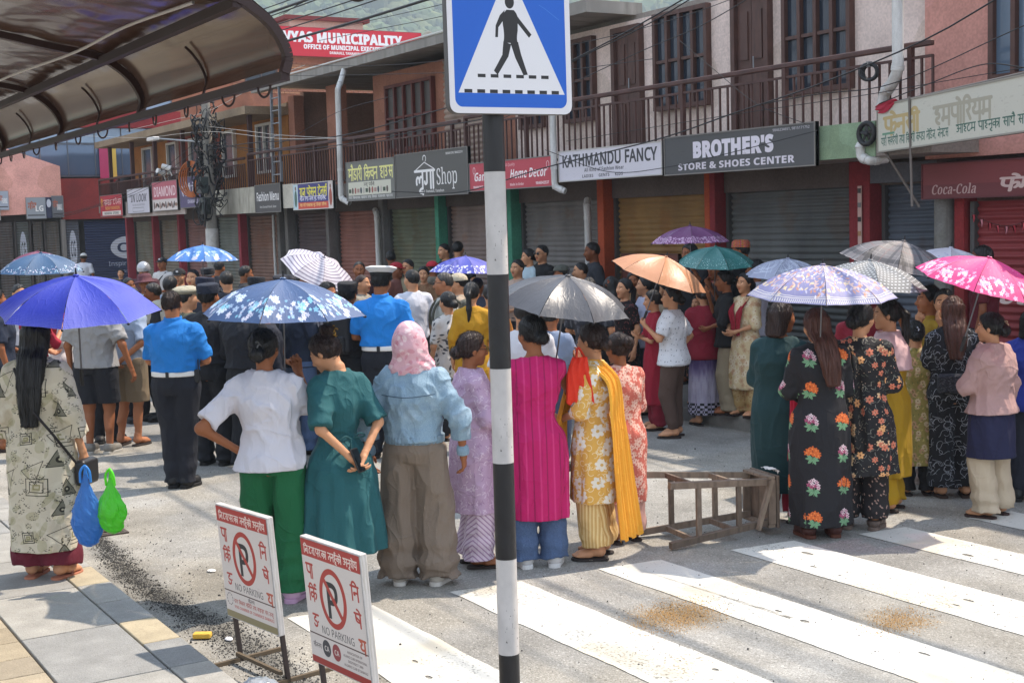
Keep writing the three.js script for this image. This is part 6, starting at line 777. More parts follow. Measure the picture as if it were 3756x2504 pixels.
const PR = {
  geo: printTex(0.62, 640, 640, (c, w, h) => { bg(c, '#c6bca6', w, h); scatter(c, w, h, 130, (k) => { c.fillStyle = `rgba(${k[0] < 0.35 ? '128,124,84' : '214,206,186'},${0.14 + 0.2 * k[1]})`; c.beginPath(); c.ellipse(0, 0, 50 * k[1] + 8, 26 * k[2] + 6, k[0] * 6, 0, 7); c.fill(); }); scatter(c, w, h, 70, (k) => { c.fillStyle = `rgba(34,32,26,${0.5 + 0.4 * k[0]})`; for (let i = 0; i < 9; i++) c.fillRect(Math.sin(i * 7.1 + k[1] * 9) * 20, Math.cos(i * 5.3 + k[2] * 9) * 14, 3 + 8 * Math.abs(Math.sin(i * 3 + k[0] * 7)), 2 + 4 * Math.abs(Math.cos(i + k[1] * 5))); }); const sq = (x, y, s, a) => tile(c, w, h, x, y, () => { c.rotate(a); c.strokeStyle = '#2b281f'; c.lineWidth = 5; c.strokeRect(-s * 1.3, -s, s * 2.6, s * 2); c.strokeRect(-s * 0.85, -s * 0.6, s * 1.7, s * 1.2); c.strokeStyle = '#8d8660'; c.lineWidth = 10; c.strokeRect(-s * 0.4, -s * 0.25, s * 0.8, s * 0.5); }); sq(150, 120, 60, 0.05); sq(470, 430, 55, -0.04); sq(540, 120, 34, 0.1); const tr = (x, y, s) => tile(c, w, h, x, y, () => { c.strokeStyle = '#25221b'; c.lineWidth = 5; c.beginPath(); c.moveTo(0, -s); c.lineTo(s, s * 0.7); c.lineTo(-s, s * 0.7); c.closePath(); c.stroke(); c.fillStyle = 'rgba(58,60,48,.6)'; c.fill(); c.fillStyle = '#2a2820'; c.beginPath(); c.arc(0, 0.1 * s, s * 0.3, 0, 7); c.fill(); c.fillStyle = '#b3ab92'; c.beginPath(); c.arc(0, 0.1 * s, s * 0.12, 0, 7); c.fill(); }); tr(330, 250, 75); tr(120, 450, 62); tr(330, 580, 55); c.strokeStyle = '#332f26'; c.lineWidth = 4; for (const [x, y] of [[0, 320], [260, 40], [420, 260]]) tile(c, w, h, x, y, () => { c.beginPath(); c.moveTo(0, 0); c.lineTo(150, 60); c.lineTo(60, 150); c.closePath(); c.stroke(); }); }),
  bouquet: printTex(0.46, 640, 640, (c, w, h) => { bg(c, '#17161b', w, h); const bq = (x, y, kind) => tile(c, w, h, x, y, () => { c.rotate((x * 7 + y * 3) % 5 * 0.09 - 0.18); c.scale(1 + ((x + y) % 3) * 0.06, 1); c.strokeStyle = '#5d7f5c'; c.lineWidth = 6; c.beginPath(); c.moveTo(0, -10); c.lineTo(-8, 90); c.stroke(); for (const a of [-1.7, -1.1, 1.1, 1.75, 2.6, -2.5]) { c.save(); c.translate(-2, 40); leafP(c, 66, a, '#6f9a74', '#2e4a34'); c.restore(); } if (kind) { for (const [dx, dy] of [[-44, -22], [-20, -48], [14, -58], [44, -34], [56, -8], [20, -14], [-14, -6], [-50, 0]]) { c.save(); c.translate(dx, dy); bloom(c, 27, 5, '#c9602a', '#e08a4a'); c.restore(); } } else for (const [dx, dy, p] of [[-34, -22, 0], [-14, -52, 1], [14, -66, 0], [40, -44, 1], [48, -12, 2], [18, -24, 0], [-8, -14, 2], [-40, 2, 1], [22, 4, 2]]) { c.save(); c.translate(dx, dy); bloom(c, 20, 5, ['#d9c3c8', '#c9a0ac', '#a04a6a'][p], '#7a3a4a'); c.restore(); } }); bq(160, 130, 1); bq(480, 130, 0); bq(160, 450, 0); bq(480, 450, 1); }),
  ditsy: printTex(0.34, 512, 512, (c, w, h) => { bg(c, '#19171a', w, h); scatter(c, w, h, 70, (k) => { c.strokeStyle = k[0] < 0.5 ? '#9d9a8e' : '#6f7468'; c.lineWidth = 4; c.rotate(k[1] * 6); c.beginPath(); c.moveTo(0, 0); c.quadraticCurveTo(18, 10, 22, 34); c.stroke(); }); scatter(c, w, h, 22, (k) => { c.rotate(k[1] * 6); bloom(c, 26 + 14 * k[2], 6, ['#d9a06a', '#c9745a', '#d8b48a'][(k[0] * 3) | 0], '#7a4a2a'); }); scatter(c, w, h, 40, () => { c.fillStyle = '#b9a089'; c.beginPath(); c.arc(0, 0, 5, 0, 7); c.fill(); }); }),
  drops: printTex(0.16, 256, 256, (c, w, h) => { bg(c, '#1d181a', w, h); scatter(c, w, h, 16, (k) => { c.rotate(k[0]); c.fillStyle = '#a98a7c'; c.beginPath(); c.ellipse(0, 0, 8, 13, 0, 0, 7); c.fill(); c.fillStyle = '#5a3030'; c.beginPath(); c.arc(0, 2, 4, 0, 7); c.fill(); }); }),
  squiggle: printTex(0.36, 512, 512, (c, w, h) => { bg(c, '#15151a', w, h); scatter(c, w, h, 42, (k) => { c.strokeStyle = '#b9bcc4'; c.lineWidth = 3; c.rotate(k[0] * 6); c.beginPath(); c.moveTo(0, 0); c.bezierCurveTo(30, -50 * k[1], 70, 50 * k[2], 100, 0); c.quadraticCurveTo(130, -20, 110, -50); c.stroke(); }); }),
  coral: printTex(0.3, 512, 512, (c, w, h) => { bg(c, '#bf6253', w, h); scatter(c, w, h, 34, (k) => { c.rotate(k[0] * 6); c.globalAlpha = 0.85; bloom(c, 34 + 18 * k[1], 5, '#dfb9a8', '#b0473e'); }); scatter(c, w, h, 80, (k) => { leafP(c, 28, k[0] * 6, '#d99c8a'); }); }),
  marigold: printTex(0.36, 512, 512, (c, w, h) => { bg(c, '#d3a14c', w, h); scatter(c, w, h, 60, (k) => { c.strokeStyle = '#e3d3b0'; c.lineWidth = 5; c.rotate(k[0] * 6); c.beginPath(); c.arc(0, 0, 22 + 12 * k[1], 0, 4.5); c.stroke(); }); scatter(c, w, h, 9, (k) => { c.rotate(k[0] * 6); bloom(c, 62, 7, '#ded6c8', '#c9a25a'); }); }),
  gold: printTex(0.2, 256, 256, (c, w, h) => { bg(c, '#c9a468', w, h); for (let x = 0; x < w; x += 32) { c.fillStyle = '#d9c08a'; c.fillRect(x, 0, 10, h); c.fillStyle = '#a87c3c'; c.fillRect(x + 18, 0, 3, h); } }),
  lilac: printTex(0.4, 512, 512, (c, w, h) => { bg(c, '#b295ad', w, h); scatter(c, w, h, 160, (k) => { c.strokeStyle = k[0] < 0.6 ? 'rgba(214,196,208,.8)' : 'rgba(140,105,138,.7)'; c.lineWidth = 3 + 4 * k[1]; c.rotate(k[2] * 6); c.beginPath(); c.moveTo(0, 0); c.quadraticCurveTo(16, 14, 40, 4); c.stroke(); }); }),
  diag: printTex(0.075, 128, 128, (c, w, h) => { bg(c, '#cbb7c3', w, h); c.strokeStyle = '#9c7c96'; c.lineWidth = 15; for (let i = -2; i < 5; i++) { c.beginPath(); c.moveTo(-20 + i * 64, -20); c.lineTo(148 + i * 64, 148); c.stroke(); } }),
  olive: printTex(0.3, 512, 512, (c, w, h) => { bg(c, '#8f8246', w, h); scatter(c, w, h, 26, (k) => { c.rotate(k[0] * 6); bloom(c, 40, 8, k[1] < 0.5 ? '#c2ae8a' : '#b08a6a', '#7a5a3a'); }); scatter(c, w, h, 50, (k) => leafP(c, 40, k[0] * 6, k[1] < 0.5 ? '#6f7440' : '#b5a565')); }),
  cream: printTex(0.4, 512, 512, (c, w, h) => { bg(c, '#c9b48c', w, h); scatter(c, w, h, 60, (k) => { c.globalAlpha = 0.6; c.rotate(k[0] * 6); bloom(c, 26 + 20 * k[1], 6, k[2] < 0.5 ? '#b48c6a' : '#d9cbb0', '#a06a4a'); }); }),
  dots: printTex(0.12, 128, 128, (c, w, h) => { bg(c, '#d3d3d6', w, h); scatter(c, w, h, 7, () => { c.fillStyle = '#7a7c84'; c.beginPath(); c.arc(0, 0, 5.5, 0, 7); c.fill(); }); }),
  tie: (() => { const t = canvasTex(512, 512, (c, w, h) => { for (let y = 0; y < h; y += 2) { const v = 1 - y / h, k = clamp((v - 0.5) / 0.25 + 0.25 * Math.sin(y * 0.9), 0, 1); for (let x = 0; x < w; x += 4) { const j = clamp(k + 0.35 * (tnoise(x / w, y / h * 0.2, 64, 5) - 0.5), 0, 1), p = v < 0.22 && ((x / 22 | 0) + (y / 16 | 0)) % 2 ? 0.25 : 1; c.fillStyle = `rgb(${(lerp(178, 70, j) * p) | 0},${(lerp(172, 52, j) * p) | 0},${(lerp(190, 98, j) * p) | 0})`; c.fillRect(x, y, 4, 2); } } }); t.repeat.set(1.1, 1.08); t.offset.set(0, -0.08); return t; })(),
  denim: printTex(0.3, 256, 256, (c, w, h) => { bg(c, '#8098a8', w, h); for (let i = 0; i < 3000; i++) { c.fillStyle = `rgba(${R() < 0.5 ? '190,205,215' : '70,95,120'},.18)`; c.fillRect(R() * w, R() * h, 2, 6 * R()); } scatter(c, w, h, 14, (k) => { c.fillStyle = `rgba(${k[0] < 0.5 ? '170,190,205' : '95,122,148'},.16)`; c.beginPath(); c.ellipse(0, 0, 40 * k[1] + 10, 30 * k[2] + 8, 0, 0, 7); c.fill(); }); }),
  jeans: printTex(0.3, 256, 256, (c, w, h) => { bg(c, '#45597a', w, h); for (let i = 0; i < 3000; i++) { c.fillStyle = `rgba(${R() < 0.5 ? '130,150,180' : '25,38,60'},.2)`; c.fillRect(R() * w, R() * h, 2, 6 * R()); } }),
  scarf: printTex(0.34, 512, 512, (c, w, h) => { bg(c, '#cda0a8', w, h); scatter(c, w, h, 90, (k) => { c.fillStyle = k[0] < 0.5 ? 'rgba(226,208,206,.6)' : 'rgba(186,110,124,.45)'; c.beginPath(); c.ellipse(0, 0, 34 * k[1] + 6, 20 * k[2] + 4, k[0] * 6, 0, 7); c.fill(); }); }),
  plaid: printTex(0.16, 128, 128, (c, w, h) => { bg(c, '#8d8a90', w, h); for (const [x, k, a] of [[0, '40,40,52', 40], [70, '210,205,205', 22], [100, '60,55,70', 10]]) { c.fillStyle = `rgba(${k},.6)`; c.fillRect(x, 0, a, h); c.fillRect(0, x, w, a); } }),
  rib: printTex(0.09, 64, 64, (c, w, h) => { bg(c, '#b50f5c', w, h); c.fillStyle = '#c42f6e'; c.fillRect(6, 0, 8, h); c.fillStyle = '#8f0a48'; c.fillRect(40, 0, 6, h); }),
  leafShirt: printTex(0.4, 512, 512, (c, w, h) => { bg(c, '#c9c2ba', w, h); scatter(c, w, h, 40, (k) => leafP(c, 70, k[0] * 6, k[1] < 0.6 ? '#4a4a4e' : '#8a8478')); }),
  camo: printTex(0.5, 512, 512, (c, w, h) => { bg(c, '#2a2c34', w, h); scatter(c, w, h, 90, (k) => { c.fillStyle = ['#1a1c22', '#3c3f48', '#54565c'][(k[0] * 3) | 0]; c.beginPath(); c.ellipse(0, 0, 40 * k[1] + 8, 18 * k[2] + 6, k[0] * 6, 0, 7); c.fill(); }); }),
  rainbow: printTex(0.16, 256, 256, (c, w, h) => { bg(c, '#c25a32', w, h); scatter(c, w, h, 60, (k) => { c.fillStyle = ['#d9a42a', '#b03a6a', '#3a8a4a', '#7a3a8a', '#d96a2a'][(k[0] * 5) | 0]; c.beginPath(); c.ellipse(0, 0, 22, 12, k[1] * 6, 0, 7); c.fill(); }); }),
};
const pf = (k, o = {}) => fabric(o.c ?? 0xffffff, { map: PR[k], ...o });
// ---------- umbrellas ----------
const cano = (base, draw) => canvasTex(512, 512, (c, w, h) => { bg(c, base, w, h); draw?.(c, w, h); }, false);   // top of the canvas = rim
const flowersAt = (c, w, n, y0, y1, col, r0, r1, five = true) => { for (let i = 0; i < n; i++) { c.save(); c.translate(R() * w, lerp(y0, y1, R())); c.rotate(R() * 6); c.globalAlpha = rr(0.7, 1); const r = rr(r0, r1); five ? bloom(c, r, 5, col[(R() * col.length) | 0]) : (c.fillStyle = col[(R() * col.length) | 0], c.beginPath(), c.ellipse(0, 0, r * 0.6, r * 0.3, 0, 0, 7), c.fill()); c.restore(); } };
const UC = {
  royal: [cano('#2739b4', (c, w) => { for (let y = 0; y < 90; y += 9) for (let x = (y / 9) % 2 ? 6 : 0; x < w; x += 13) { c.fillStyle = `rgba(150,150,215,${0.55 * (1 - y / 110)})`; c.fillRect(x, y, 8, 5); } }), 'plain royal blue umbrella with a fine pale border over the long haired woman'],
  floralblue: [cano('#2d5277', (c, w) => { flowersAt(c, w, 46, 20, 120, ['#c9d6e2', '#9cc0d2', '#d0c0d6'], 12, 24, false); flowersAt(c, w, 14, 330, 480, ['#c9d6e2'], 12, 20, false); }), 'dark blue umbrella with rows of white petals at the street end'],
  sky: [cano('#3f78bd', (c, w) => { flowersAt(c, w, 26, 10, 220, ['#cfdbea', '#a5c2e2', '#d2c4d8'], 16, 40); }), 'pale sky blue umbrella with white flowers in front of the far shutters'],
  navy: [cano('#35527f', (c, w) => { flowersAt(c, w, 62, 10, 210, ['#c9d8ea', '#a9c0dc', '#7fc0d8', '#d5d2e2'], 10, 27); flowersAt(c, w, 14, 180, 300, ['#a9c0dc'], 6, 12, false); }), 'navy blue umbrella with a border of small white flowers held by the white tee woman'],
  stripe: [cano('#cfcad2', (c, w, h) => { for (let y = 20; y < h; y += 46) { c.fillStyle = '#8a8194'; c.fillRect(0, y, w, 16); } }), 'white umbrella with thin grey stripes tilted in the crowd'],
  violet: [cano('#4a4fae', (c, w) => { flowersAt(c, w, 34, 10, 150, ['#c6cbe2', '#e0dfe8'], 12, 26); }), 'violet blue umbrella with white flowers half behind the striped pole'],
  black: [cano('#4a494c', (c, w) => { for (let i = 0; i < 40; i++) { c.fillStyle = `rgba(${R() < 0.5 ? '20,20,22' : '120,120,124'},.12)`; c.fillRect(R() * w, R() * 512, 80 * R(), 3); } }), 'plain charcoal umbrella held between the pink and yellow dressed women', 0.38],
  orange: [cano('#bb8460', (c, w) => { for (let i = 0; i < 30; i++) { c.fillStyle = 'rgba(110,66,40,.12)'; c.fillRect(R() * w, R() * 512, 90 * R(), 5); } }), 'faded orange umbrella held by the white dotted shirt woman', 0.45],
  purple: [cano('#6d3768', (c, w) => { flowersAt(c, w, 110, 4, 110, ['#c09ab8', '#d0b4cc', '#a87aa2'], 9, 17); flowersAt(c, w, 14, 120, 420, ['#c9aac4'], 6, 9, false); }), 'purple umbrella with a dense pale flower border by the red pillar'],
  teal: [cano('#2f6a66', (c, w) => { flowersAt(c, w, 90, 6, 170, ['#c4d8d4', '#9cc0ba'], 7, 15, false); flowersAt(c, w, 20, 170, 480, ['#b4d0ca'], 6, 10, false); }), 'dark teal umbrella sprinkled with white petals', 0.4],
  lilac: [cano('#8f93a8', (c, w) => { for (let i = 0; i < 18; i++) { c.strokeStyle = 'rgba(205,210,222,.6)'; c.lineWidth = 8; c.beginPath(); c.moveTo(R() * w, R() * 512); c.quadraticCurveTo(R() * w, R() * 512, R() * w, R() * 512); c.stroke(); } }), 'greyish lilac umbrella with faint scribbles behind the floral one', 0.4],
  jungle: [cano('#7f7da4', (c, w) => { for (let i = 0; i < 220; i++) { c.save(); c.translate(R() * w, 70 + R() * 430); leafP(c, 44, R() * 6, ['#b4b0ce', '#c8a69c', '#cfbc98', '#7c7cb4', '#d8d2de', '#bd8570'][(R() * 6) | 0]); c.restore(); } c.fillStyle = '#c9c4c4'; c.fillRect(0, 40, w, 8); c.fillRect(0, 56, w, 5); for (let x = 4; x < w; x += 20) c.fillRect(x, 8, 10, 26); }), 'indigo umbrella with a busy leaf print and white edge band'],
  dash: [cano('#66696c', (c, w) => { for (let y = 10; y < 512; y += 34) for (let x = (y / 34) % 2 < 1 ? 0 : 26; x < w; x += 52) { c.fillStyle = '#c3c6c8'; c.fillRect(x, y, 26, 10); } }), 'grey umbrella with rows of white dashes'],
  plaid: [cano('#6a6668', (c, w) => { for (const [p, k, t] of [[0, '190,180,178', 5], [60, '40,38,44', 46], [150, '180,172,170', 4], [230, '120,90,90', 14], [330, '50,48,54', 40], [430, '186,176,174', 5]]) { c.fillStyle = `rgba(${k},.6)`; c.fillRect(p, 0, t, 512); c.fillRect(0, p, w, t); } }), 'dark grey plaid umbrella with thin white lines'],
  white: [cano('#d2d0dc', (c, w) => { flowersAt(c, w, 18, 10, 300, ['#a6a4c8', '#b8b6d2'], 14, 30); }), 'white umbrella with faint lilac flowers behind the pink one'],
  pink: [cano('#d6327c', (c, w) => { flowersAt(c, w, 54, 14, 180, ['#eecbd9', '#f1dbe4', '#e6a0bf'], 9, 24); flowersAt(c, w, 16, 180, 420, ['#eab6cd'], 6, 12, false); }), 'bright pink umbrella with white flowers over the pink jacket woman'],
  maroon: [cano('#6a2548', (c, w) => { flowersAt(c, w, 30, 10, 120, ['#c9a0b4'], 10, 20); }), 'maroon umbrella mostly hidden behind the dark blue one'],
};
const panelGeo = (R_, h, lin) => cached('pan' + R_.toFixed(2) + h.toFixed(3) + lin, () => {
  const na = 12, nr = 14, pos = [], uv = [], idx = []; for (let j = 0; j <= nr; j++) for (let i = 0; i <= na; i++) {
    const t = j / nr, a = (i / na - 0.5) * (Math.PI / 4), s = Math.abs(i / na - 0.5) * 2, ch = Math.cos(Math.PI / 8) / Math.cos(a), tight = lerp(1, ch, 0.9) * (1 - 0.05 * (1 - s * s) * t * t), r = R_ * t * tight, drop = h * (0.36 * t + 0.64 * t * t * t * 0.9) + 0.035 * R_ * (1 - s * s) * Math.sin(t * 2.6) + (j === nr ? -0.01 * R_ * (1 - s * s) : 0);
    pos.push(Math.sin(a) * r * 0.985 * (lin ? 0.99 : 1), -drop - (lin ? 0.006 : 0) + 0.004 * N3(i * 1.3, j * 0.9, R_ * 9) * t, Math.cos(a) * r * (lin ? 0.99 : 1)); uv.push(0.5 + ((i / na - 0.5) * (0.15 + 0.85 * t)), 1 - t);
  }
  for (let j = 0; j < nr; j++) for (let i = 0; i < na; i++) { const a = j * (na + 1) + i; idx.push(a, a + na + 1, a + 1, a + 1, a + na + 1, a + na + 2); }
  const g = new THREE.BufferGeometry(); g.setAttribute('position', new THREE.Float32BufferAttribute(pos, 3)); g.setAttribute('uv', new THREE.Float32BufferAttribute(uv.map((q, i) => (i % 2 ? 1 - q : q)), 2)); g.setIndex(idx); g.computeVertexNormals(); return g;
});
const RIGHT = V(0.5164, 0, -0.8563), TOCAM = V(0.8563, 0, 0.5164);
function umbrella(k, hand) {
  const { p, R: R_, tr, tc } = UMB[k], [tx, label, rg] = UC[k], g = thing('umbrella', label, 'umbrella', p, 0, null), up = V(0, 1, 0).addScaledVector(RIGHT, tr).addScaledVector(TOCAM, tc).normalize(), h = R_ * 0.46;
  g.quaternion.setFromUnitVectors(V(0, 1, 0), up); const om = mat(0xffffff, rg ?? 0.62, { ...(rg ? {} : { transmission: 0.14, thickness: 0 }), map: tx, side: THREE.DoubleSide, bumpMap: clothBump, bumpScale: 0.0025, sheen: 0.3 }), ribM = mat(0x2a2a2c, 0.4, { metalness: 0.5 }), a0 = p[0] * 1.7;
  for (let i = 0; i < 8; i++) {
    const a = a0 + (i * Math.PI) / 4; const q = part(g, 'panel', panelGeo(R_, h, 0), om); q.rotation.y = a;
    const e = a + Math.PI / 8, prof = [0, 0.35, 0.7, 1].map((t) => [Math.sin(e) * R_ * t * 0.985, -h * (0.36 * t + 0.576 * t * t * t) - 0.012, Math.cos(e) * R_ * t * 0.985]); part(g, 'rib', tube(prof, 0.0032, 10, 5), ribM); part(g, 'rib_tip', new THREE.SphereGeometry(0.008, 6, 5), ribM, [prof[3][0] * 1.01, prof[3][1] + 0.006, prof[3][2] * 1.01]);
    const st = part(g, 'stretcher', rod([0, -h * 1.05, 0], prof[1], 0.0025, 5), ribM); st.name = 'stretcher';
  }
  const L = hand ? V(...p).distanceTo(V(...hand)) + 0.06 : 0.62; part(g, 'shaft', new THREE.CylinderGeometry(0.0055, 0.0055, L, 8).translate(0, -L / 2, 0), mat(0x6d6d70, 0.3, { metalness: 0.7 })); part(g, 'handle', new THREE.CylinderGeometry(0.014, 0.012, 0.11, 10).translate(0, -L - 0.02, 0), mat(0x1a1919, 0.5)); part(g, 'ferrule', new THREE.CylinderGeometry(0.004, 0.008, 0.05, 8).translate(0, 0.022, 0), ribM); part(g, 'cap', new THREE.SphereGeometry(0.02, 10, 6).scale(1, 0.4, 1).translate(0, 0.002, 0), om);
  return g;
}
for (const k of Object.keys(UMB)) umbrella(k);
// ---------- things worn, for a few people ----------
const strapBag = (g) => { part(g, 'bag_strap', tube([[0.1, 1.36, -0.1], [-0.02, 1.15, -0.17], [-0.17, 0.95, -0.15], [-0.25, 0.75, -0.03]], 0.009, 20, 5), mat(0x1d1715, 0.6)); part(g, 'shoulder_bag', rbox(0.08, 0.17, 0.2, 0.03, -0.27, 0.68, 0.06), mat(0x1b1a1c, 0.45)); };
const waistTie = (g) => { part(g, 'waist_tie', merge([tube([[-0.02, 1.0, -0.135], [-0.05, 1.03, -0.15], [-0.1, 1.01, -0.145], [-0.02, 1.0, -0.135]], 0.006, 14, 5), tube([[0, 1.0, -0.135], [0.05, 1.02, -0.15], [0.09, 0.99, -0.145], [0, 1.0, -0.135]], 0.006, 14, 5), tube([[0, 1.0, -0.135], [0.01, 0.92, -0.15], [0.02, 0.82, -0.16]], 0.006, 10, 5)]), fabric(0x1a5358)); };
const hood = (g, { HM }) => { const dome = uni([ell([0, 0.13, -0.02], [0.105, 0.125, 0.125]), cap([0, 0.06, -0.04], [0, -0.03, -0.03], 0.1, 0.12), cap([-0.07, -0.05, -0.02], [0.07, -0.05, -0.02], 0.075)], 0.06); const F = (x, y, z) => { let d = dome(x, y, z) - 0.006 * N3(x * 14, y * 16 + z * 6, z * 14) - 0.004 * Math.sin((y * 1.2 + z + Math.abs(x) * 0.5) * 70 + 4 * N3(x * 7, y * 7, z * 7)) * sstep(0.12, -0.02, y); d = smax(d, -ell([0, 0.09, 0.12], [0.075, 0.12, 0.09])(x, y, z), 0.01); return Math.max(d, -0.075 - y); }; part(g, 'head_scarf', netUV(netMesh(F, [-0.22, -0.1, -0.19, 0.22, 0.29, 0.15], 0.009)).applyMatrix4(HM), pf('scarf', { bump: 0.006 })); };
const denimBand = (g, { rows, w }) => { const L = loft([[0.915, rows[2][1] + 0.055, rows[2][2] + 0.055], [0.97, rows[2][1] + 0.058, rows[2][2] + 0.058]], { fold: { n: 44, amp: 0.004, y0: 0.9, y1: 0.91, s: 0 } }); const m = part(g, 'waistband', netUV(netMesh(L, [-0.3, 0.9, -0.25, 0.3, 0.99, 0.25], 0.007)), pf('denim', { c: 0xd8d8d8 })); const yk = []; for (let i = 0; i <= 14; i++) { const x = -0.17 + i * 0.0243; yk.push([x, 1.235 - 0.01 * Math.cos(x * 12), -(rows[4][2] + 0.066) * Math.sqrt(Math.max(0.1, 1 - (x / 0.26) ** 2)) - 0.004]); } part(g, 'yoke_seam', tube(yk, 0.0035, 28, 5), pf('denim', { c: 0x9aa8b4 })); };
const shawl = (c) => (g) => { const m = fabric(c, { bump: 0.007 }); m.side = THREE.DoubleSide; part(g, 'shawl', cloth([[-0.02, 1.05, 0.2], [0.06, 1.3, 0.14], [0.1, 1.395, 0], [0.11, 1.3, -0.15], [0.12, 1.0, -0.19], [0.1, 0.6, -0.22], [0.07, 0.16, -0.26]], [[0.1, 0, 0], [0.14, -0.03, 0], [0.15, -0.06, 0.02], [0.2, -0.03, 0.04], [0.24, 0, 0.06], [0.27, 0, 0.08], [0.3, 0, 0.1]], 6, 0.012, 60, 40), m); part(g, 'shawl_end', cloth([[0.02, 1.2, 0.19], [0.05, 0.95, 0.23], [0.06, 0.6, 0.24], [0.05, 0.28, 0.25]], [[0.12, 0, 0], [0.2, 0, 0.03], [0.22, 0, 0.05], [0.24, 0, 0.06]], 5, 0.012, 40, 30), m); };
const sideShawl = (c) => (g) => { const m = fabric(c); m.side = THREE.DoubleSide; part(g, 'shawl', cloth([[-0.1, 1.15, 0.18], [-0.13, 1.36, 0.03], [-0.15, 1.25, -0.13], [-0.17, 0.9, -0.19], [-0.17, 0.5, -0.22]], [[0.07, 0, 0], [0.08, 0.02, 0.03], [0.09, 0, 0.03], [0.1, 0, 0.04], [0.12, 0, 0.04]], 3, 0.01, 40, 20), m); };
const drapeBack = (k) => (g) => { const m = pf(k, { c: 0xd8cfc8 }); m.side = THREE.DoubleSide; part(g, 'shawl', cloth([[0.14, 1.1, 0.17], [0.16, 1.36, 0.02], [0.12, 1.28, -0.15], [0.1, 0.95, -0.2], [0.08, 0.62, -0.24]], [[0.12, 0, 0], [0.16, 0, 0.03], [0.24, 0, 0.03], [0.3, 0, 0.04], [0.34, 0, 0.04]], 4, 0.012, 40, 26), m); };
const vScarf = (c) => (g) => { const m = fabric(c); m.side = THREE.DoubleSide; for (const s of [1, -1]) part(g, 'scarf', cloth([[0.06 * s, 1.4, -0.06], [0.09 * s, 1.37, 0.03], [0.07 * s, 1.25, 0.15], [0.04 * s, 1.08, 0.165], [0.04 * s, 0.95, 0.17]], [[0.05, 0, 0.03], [0.05, 0.02, 0.03], [0.07, 0, 0], [0.07, 0, 0], [0.07, 0, 0]], 2, 0.006, 24, 12), m); };
const radio = (g) => { part(g, 'radio', merge([rbox(0.05, 0.11, 0.035, 0.006, -0.2, 0.95, -0.04), rod([-0.215, 1.0, -0.04], [-0.215, 1.09, -0.04], 0.006)]), mat(0x101114, 0.5)); part(g, 'epaulette', rbox(0.09, 0.012, 0.045, 0.004, 0.13, 1.385, -0.01), mat(0x141826, 0.8)); part(g, 'epaulette', rbox(0.09, 0.012, 0.045, 0.004, -0.13, 1.385, -0.01), mat(0x141826, 0.8)); };
const shoulderStar = (g) => { const s = new THREE.Shape(); for (let i = 0; i < 10; i++) { const a = (i * Math.PI) / 5, r = i % 2 ? 0.01 : 0.024; i ? s.lineTo(Math.sin(a) * r, Math.cos(a) * r) : s.moveTo(Math.sin(a) * r, Math.cos(a) * r); } part(g, 'star_badge', new THREE.ExtrudeGeometry(s, { depth: 0.003, bevelEnabled: false }).rotateX(-0.9).rotateY(-0.9).translate(-0.205, 1.345, 0.03), mat(0xd6d6da, 0.5)); };
const backpack = (c) => (g) => { part(g, 'backpack', rbox(0.28, 0.38, 0.13, 0.05, 0, 1.18, -0.22), mat(c, 0.75)); part(g, 'backpack_pocket', rbox(0.2, 0.16, 0.05, 0.02, 0, 1.09, -0.29), mat(c, 0.7)); for (const s of [1, -1]) part(g, 'backpack_strap', tube([[0.1 * s, 1.34, -0.15], [0.11 * s, 1.41, -0.02], [0.12 * s, 1.32, 0.12], [0.14 * s, 1.12, 0.14], [0.15 * s, 1.02, -0.1]], 0.016, 20, 6), mat(c, 0.75)); };
const sling = (g) => { part(g, 'sling_strap', tube([[0.12, 1.38, 0.04], [0.02, 1.22, 0.15], [-0.12, 1.0, 0.15], [-0.18, 0.9, 0.08]], 0.014, 20, 5), mat(0x1c1a1a, 0.7)); };
const waistBag = (g) => { part(g, 'waist_bag', rbox(0.3, 0.16, 0.09, 0.03, 0.02, 0.97, -0.19), pf('camo')); part(g, 'bag_belt', new THREE.TorusGeometry(0.165, 0.012, 6, 30).rotateX(Math.PI / 2).scale(1.05, 1, 0.85).translate(0, 1.0, 0), mat(0x1a1a1e, 0.7)); };
// ---------- the people ----------
person({x:3.95,z:9.04,y:0.12,h:1.6,w:1.08,th:168,skin:'c',label:'woman with very long black hair in cream patterned long kurta holding plastic bags',arms:['down','bag'],top:{name:'kurta',mat:pf('geo'),hem:.2,hr:[.225,.2],fold:[7,.008],sleeve:.82,se:.034,puff:1.3,ease:.026,fy:.8},bottom:{mat:fabric(0x5e1024),hr:.13,hem:.09},hair:['long','k',.16],feet:['thong',0x8a5a48,0xa86a50],extra:[strapBag]});
person({x:4.91,z:7.93,h:1.63,w:1.05,th:178,skin:'b',label:'woman in white T shirt and green trousers with hand on hip',arms:['hip','umbUp'],top:{name:'t_shirt',mat:fabric(0xc9c7cf,{bump:.007}),hem:.82,hr:[.2,.17],sleeve:.44,se:.034,ease:.03,wr:.016},bottom:{mat:fabric(0x0b5a34,{bump:.008}),hr:.088,hem:.07,wr:.012},hair:['bunlow','k'],clip:[0x6a6a6a,.13,-.13],feet:['clog',0xc9a5c0,0xb994b0],stance:1.15});
person({x:5.05,z:7.53,h:1.61,w:.86,th:-142,skin:'c',label:'woman in teal dress bowing her head with hands behind her back',arms:['back','back'],head:[28,26],top:{name:'dress',mat:fabric(0x1a5358,{bump:.007,sheen:.3}),hem:.29,hr:[.275,.235],fold:[11,.017],fy:1.02,sleeve:.5,se:.04,puff:1.15,ease:.02,waist:1},hair:['bunhigh','b'],clip:[0xb08a3a,.2,-.13],feet:['slide',0x6b4636],extra:[waistTie]});
